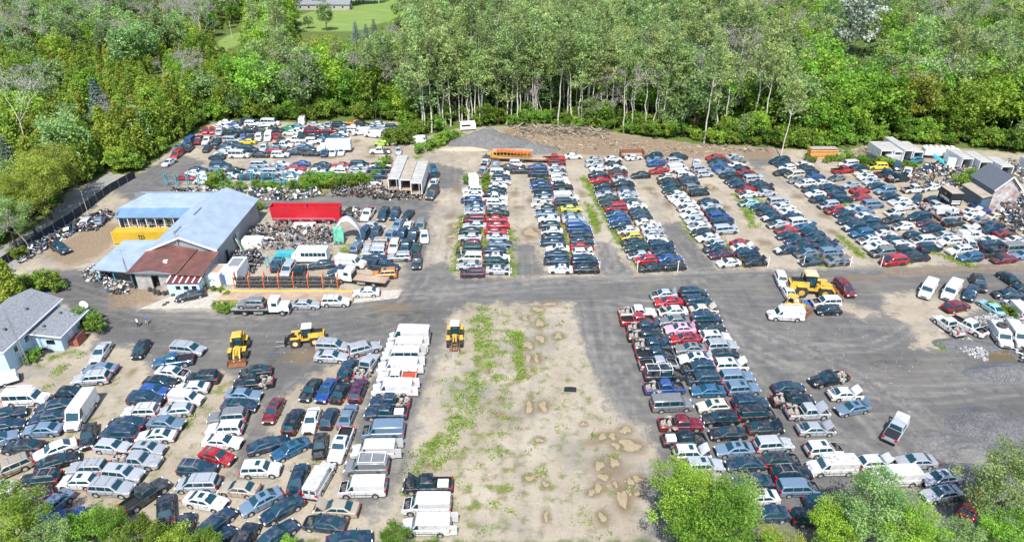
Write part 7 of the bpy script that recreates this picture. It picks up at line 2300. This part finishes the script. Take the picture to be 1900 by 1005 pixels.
for y in (0, 2.6):
    b = MB()
    for k in range(12): a0, a1 = math.pi * k / 12, math.pi * (k + 1) / 12; b.bar((2.75 * math.cos(a0), y, 4.65 * math.sin(a0)), (2.75 * math.cos(a1), y, 4.65 * math.sin(a1)), .08)
    b.obj('hoop', M_['steel'], hs_)
p = at(432, 455); o = empty('torn_tarp', (p.x, p.y, 0), 0, 'torn white and green tarp hanging at the workshop side', 'tarp'); 
for nm, m, dx in (('white_sheet', WSH, 0), ('green_sheet', GSH, .4)):
    b = MB()
    for j in range(7):
        for k in range(6): b.v.append((dx + .45 * k + .1 * j, -.5 * k + .3 * math.sin(j + k), max(.05, (4.2 - dx) * (1 - j / 6) - .35 * k)))
    for j in range(6):
        for k in range(5): a = j * 6 + k; b.f.append((a, a + 1, a + 7, a + 6)); b.m.append(0)
    q = b.obj(nm, m, o, smooth=60); md = q.modifiers.new('thick', 'SOLIDIFY'); md.thickness = .03
# sign posts at the row ends
for i, (px, py, yl) in enumerate(((945, 512, 0), (1112, 504, 0), (1182, 503, 0), (1257, 504, 1), (1336, 497, 0), (1424, 496, 0), (1490, 494, 0), (1577, 493, 1), (1634, 494, 0), (1771, 482, 0), (856, 478, 1))):
    p = at(px, py); o = empty('row_post', (p.x, p.y, 0), 0, 'slim white marker post at the road end of a double row' if not yl else 'white marker post with small yellow plate at a row end', 'marker post', 'marker posts at the row ends')
    b = MB(); b.bar((0, 0, 0), (0, 0, 2.2), .11); b.obj('post', M_['white'], o)
    if yl: b = MB(); b.box((0, -.08, 2.2), (.5, .05, .35)); b.obj('plate', M_['yellow'], o)
# clutter beside the house
p = at(85, 655); o = empty('motorcycle', (p.x, p.y, 0), R(10), 'motorcycle parked under a leaning black panel by the house', 'motorcycle'); b = MB(); b.box((0, 0, .7), (.9, .25, .3)); b.box((.1, 0, .95), (.5, .28, .14)); b.bar((.5, 0, .9), (.75, 0, .35), .08); b.bar((.5, -.35, 1.1), (.5, .35, 1.1), .05); b.obj('frame', M_['trim'], o)
for x in (-.7, .75): b = MB(); b.tube((x, -.06, .32), (x, .06, .32), .32, n=14); b.obj('wheel', M_['tyre'], o)
p = at(83, 645); b = MB(); b.box((0, 0, .9), (1.5, 1.1, .06), 0, Matrix.Rotation(R(35), 4, 'X')); b.bar((-.6, 0, 0), (-.6, 0, 1.0), .06); b.bar((.6, 0, 0), (.6, 0, 1.0), .06); tag(b.obj('panel', M_['black'], None, (p.x, p.y, 0)), 'black panel on legs leaning beside the house wall', 'panel')
p = at(10, 712); o = empty('utility_trailer', (p.x, p.y, 0), R(35), 'pale covered utility trailer at the left edge below the house', 'trailer'); b = MB(); b.box((0, 0, 1.0), (3.6, 1.9, 1.0), 0, None, .9); b.obj('cover', M_['white'], o); b = MB(); b.box((0, 0, .45), (3.8, 2.0, .2)); b.obj('chassis', M_['trim'], o)
for s in (-1, 1): wheel_on(o, (0, s * .95, .33), .33, .2, None, tread=False)
p = at(1058, 722); b = MB(); b.prism([(-.9, -.5), (.8, -.6), (.9, .4), (.1, .55), (-.8, .5)], 0, .05); tag(b.obj('rubber_mat', M_['trim'], None, (p.x, p.y, .01)), 'black rubber mat lying on the sandy strip', 'mat')
p = at(1718, 540, 2.6); 
for e in VEH:
    if e['zone'] == 'RF' and abs(e['px'] - (1400 + 1735 / 3.8)) < 2:
        q = e['loc']; tag(inst('tyre', tyre_mesh(.75, .45), None, (q[0] - .5 * math.cos(e['rz']), q[1] - .5 * math.sin(e['rz']), 2.38), (R(90), 0, 0)), 'huge tyre lying on the roof of a white van', 'tyre')
p = at(1508, 560, .2); b = MB(); rr = random.Random(4)
for k in range(9): b.box((rr.uniform(-1, 1), rr.uniform(-.5, .5), .15), (rr.uniform(.5, 1.3), rr.uniform(.4, .9), .25), 0, Matrix.Rotation(rr.uniform(-.4, .4), 4, 'Z'), .7)
tag(b.obj('tarp_bundle', M_['blue'], None, (p.x, p.y, 0)), 'crumpled blue tarp under the biggest wheel loader', 'tarp', kind='stuff')
# ------------------------------------------------------------ people
def person(px, py, rz, label, shirt, legs, skin=(.45, .27, .19), hair=(.03, .02, .015), pose=0):
    p = at(px, py); o = empty('person', (p.x, p.y, 0), rz, label, 'person')
    J = [(0, 0, .93, .13), (0, 0, 1.12, .13), (0, 0, 1.36, .155), (0, 0, 1.5, .06), (0, .01, 1.60, .085), (0, .015, 1.70, .088)]; E = [(0, 1), (1, 2), (2, 3), (3, 4), (4, 5)]
    def ch(par, pts):
        for q in pts: J.append(q); E.append((par, len(J) - 1)); par = len(J) - 1
        return par
    for s in (-1, 1):
        k = .16 * s * (1 if pose else .6)
        ch(0, [(s * .10, 0, .86, .095), (s * .11, k * .6, .48, .062), (s * .11, k - .02, .09, .045), (s * .12, k + .12, .04, .04)])
        if pose and s > 0: pts = [(s * .2, 0, 1.40, .06), (s * .27, .06, 1.14, .045), (s * .14, .25, 1.18, .035)]
        else: pts = [(s * .2, 0, 1.40, .06), (s * .26, -.02, 1.13, .045), (s * .25, .06, .90, .035)]
        w_ = ch(2, pts); wx, wy, wz, _ = J[w_]
        hp = ch(w_, [(wx, wy + .03, wz - .05, .036)])
        for f in range(4): ch(hp, [(wx + (f - 1.5) * .019, wy + .045, wz - .10, .011), (wx + (f - 1.5) * .019, wy + .06, wz - .145 + .008 * abs(f - 1), .009)])
        ch(hp, [(wx - s * .04, wy + .06, wz - .07, .011), (wx - s * .045, wy + .08, wz - .10, .009)])
    me = bpy.data.meshes.new('body'); me.from_pydata([j[:3] for j in J], E, []); b_ = bpy.data.objects.new('body', me); col.objects.link(b_); b_.parent = o
    m = b_.modifiers.new('skin', 'SKIN')
    for i, j in enumerate(J): me.skin_vertices[0].data[i].radius = (j[3], j[3] * (.75 if i in (1, 2) else 1))
    me.skin_vertices[0].data[0].use_root = True
    b_.modifiers.new('sub', 'SUBSURF').levels = 1; b_.modifiers['sub'].render_levels = 2
    sm = bpy.data.materials.new('person_surface'); sm.use_nodes = True; n = sm.node_tree.nodes; l = sm.node_tree.links; g = n.new('ShaderNodeTexCoord'); sx = n.new('ShaderNodeSeparateXYZ'); l.new(g.outputs['Object'], sx.inputs[0]); cr_ = n.new('ShaderNodeValToRGB'); cr_.color_ramp.interpolation = 'CONSTANT'
    mr = n.new('ShaderNodeMapRange'); mr.inputs[2].default_value = 2.0; l.new(sx.outputs[2], mr.inputs[0]); l.new(mr.outputs[0], cr_.inputs[0]); e_ = cr_.color_ramp.elements
    e_[0].position = 0; e_[0].color = (.02, .02, .02, 1); e_[1].position = .06; e_[1].color = (*skin, 1) if pose else (*legs, 1)
    for ps, c in ((.24, legs), (.475, shirt), (.745, skin)): x = e_.new(ps); x.color = (*c, 1)
    l.new(cr_.outputs[0], n['Principled BSDF'].inputs['Base Color']); n['Principled BSDF'].inputs['Roughness'].default_value = .8; me.materials.append(sm)
    hm = mat('hair', hair, .7); b = MB(); b.sphere((0, -.012, 1.735), .098, 10, 0, .85); b.obj('hair', hm, o, smooth=80)
    for s in (-1, 1): b = MB(); b.sphere((s * .034, .092, 1.665), .011, 6); b.obj('eye', hm, o)
    b = MB(); b.box((0, .105, 1.64), (.022, .03, .04), 0, None, .7); b.box((0, .098, 1.605), (.045, .012, .012)); b.obj('face_detail', mat('face_skin', skin, .7), o)
    return o
person(257, 606, R(140), 'person in white shirt and dark trousers standing on the dark gravel', (.75, .75, .75), (.03, .03, .035))
person(273, 602, R(-60), 'person in bright blue shirt and pale shorts on the dark gravel', (.03, .13, .5), (.35, .36, .4), pose=1)
# ------------------------------------------------------------ puddles, weeds
PUD = mat('muddy_water', (.30, .24, .15), .3, spec=.6, vary=.12, vscale=.8); WET = mat('wet_soil', (.16, .125, .085), .7, vary=.3, vscale=2)
def puddle(px, py, rx, ry, seed):
    r = np.random.default_rng(seed); n = 22; a = np.linspace(0, 2 * np.pi, n, endpoint=False); q = 1 + .26 * np.sin(2 * a + r.uniform(0, 6)) + .2 * np.sin(3 * a + r.uniform(0, 6)) + .09 * r.normal(size=n)
    p = at(px, py); sx = rx / pxscale(p.x, p.y); al = math.atan2(CAM_H, p.y); sy_ = ry / (pxscale(p.x, p.y) * math.sin(al))
    for nm, k, z, m in (('puddle', .82, .012, PUD),):
        b = MB(); b.v = [(sx * k * c * math.cos(t), sy_ * k * c * math.sin(t), 0) for c, t in zip(q, a)]; b.f = [tuple(range(n))]; b.m = [0]; tag(b.obj(nm, m, None, (p.x, p.y, z)), kind='structure')
for i, (px, py, rx, ry) in enumerate(PUDDLES): puddle(px, py, rx, ry, i)
b = MB(); b.prism([(p.x, p.y) for p in wpoly([(1838, 655), (1870, 650), (1890, 672), (1900, 692), (1850, 690), (1832, 672)])], -.05, .01); tag(b.obj('puddle', mat('ditch_water', (.12, .085, .035), .1, spec=.6), None), kind='structure')
def weeds(name, label, pts, seed, size=.22, per=14, h=.5):
    r = np.random.default_rng(seed); C = np.repeat(np.array(pts), per, 0); C = np.concatenate([C[:, :2] + r.normal(0, .28, (len(C), 2)), np.abs(r.normal(0, h * .5, (len(C), 1))) + .05], 1)
    V, F, T = leaves(C, np.clip(np.repeat(r.uniform(.1, .9, len(pts)), per) + r.normal(0, .15, len(C)), 0, 1), size, r, .2); me = bpy.data.meshes.new(name); fast_mesh(me, V, F); me.materials.append(LEAF['bush']); a = me.attributes.new('tint', 'FLOAT', 'POINT'); a.data.foreach_set('value', T.astype(np.float32)); o = inst(name, me); return tag(o, label, 'weeds', kind='stuff')
q = np.stack([rng.uniform(-110, 120, 80000), rng.uniform(48, 185, 80000)], 1); keepm = np.zeros(len(q), bool); nz = np.sin(q[:, 0] * .9 + 2 * np.sin(q[:, 1] * .45)) * np.sin(q[:, 1] * .8 + np.sin(q[:, 0] * .37)) 
for g in GRASS: keepm |= (sdf(q, wpoly(g)) + nz * 2.0 > rng.uniform(.4, 2.4, len(q)))
for g in GLINES: keepm |= linedist(q, wpoly(g)) < np.clip(.9 + nz * 1.0, 0, 2)
strip = sdf(q, wpoly([(870, 575), (1060, 570), (1100, 700), (1190, 830), (1180, 1005), (700, 1005), (790, 780)])) > 0
core = linedist(q, wpoly([(905, 580), (900, 650), (880, 720), (870, 770), (835, 830), (770, 865)])) < 1.6 + nz
keepm |= core & (rng.uniform(0, 1, len(q)) < .8)
keepm |= strip & (nz > .45) & (rng.uniform(0, 1, len(q)) < .2)
wst = sdf(q, wpoly([(850, 600), (960, 575), (965, 700), (960, 1005), (720, 1005), (770, 850), (810, 720)])) > 0
keepm |= wst & (np.sin(q[:, 1] * 2.2 + .4 * np.sin(q[:, 0] * .5)) > .6) & (nz > -.1) & (rng.uniform(0, 1, len(q)) < .5)
lot = sdf(q, wpoly([(0, 800), (180, 700), (480, 700), (620, 780), (560, 1005), (0, 1005)])) > 0
keepm |= lot & (nz > .8) & (rng.uniform(0, 1, len(q)) < .25)
weeds('weeds', 'green weeds growing in patches across the yard', q[keepm], 5)
hedge = []
for (x0, y0, x1, y1, n, s) in ((400, 352, 640, 350, 26, .62), (565, 345, 680, 342, 22, .8), (690, 330, 715, 300, 6, .7), (395, 352, 410, 335, 5, .95), (740, 262, 800, 240, 12, 1.0), (770, 285, 850, 255, 14, .8), (1500, 300, 1560, 300, 7, .5), (48, 672, 58, 662, 2, .62), (165, 605, 175, 620, 4, .8), (455, 400, 478, 392, 6, .5), (1560, 300, 1690, 312, 16, .6), (720, 270, 760, 265, 8, 1.1), (1775, 345, 1800, 335, 5, .7), (335, 528, 420, 545, 8, .35), (395, 580, 440, 578, 5, .4), (1840, 575, 1880, 590, 7, .4), (865, 345, 885, 335, 4, .7), (905, 330, 895, 360, 4, .5), (0, 560, 45, 545, 6, 1.1), (100, 545, 60, 535, 6, .8)):
    for k in range(n):
        p = at(x0 + (x1 - x0) * (k + .5) / n, y0 + (y1 - y0) * (k + .5) / n); hedge.append((p.x + rr.uniform(-1, 1), p.y + rr.uniform(-1, 1), 0, rr.uniform(0, 6), s * rr.uniform(.7, 1.2), LIBI[('bush', rr.randrange(3))]))
tag(scatter_object('shrubbery', hedge), 'leafy scrub growing along racks and yard edges', 'scrub', kind='stuff')
print('weed pts', int(keepm.sum()))
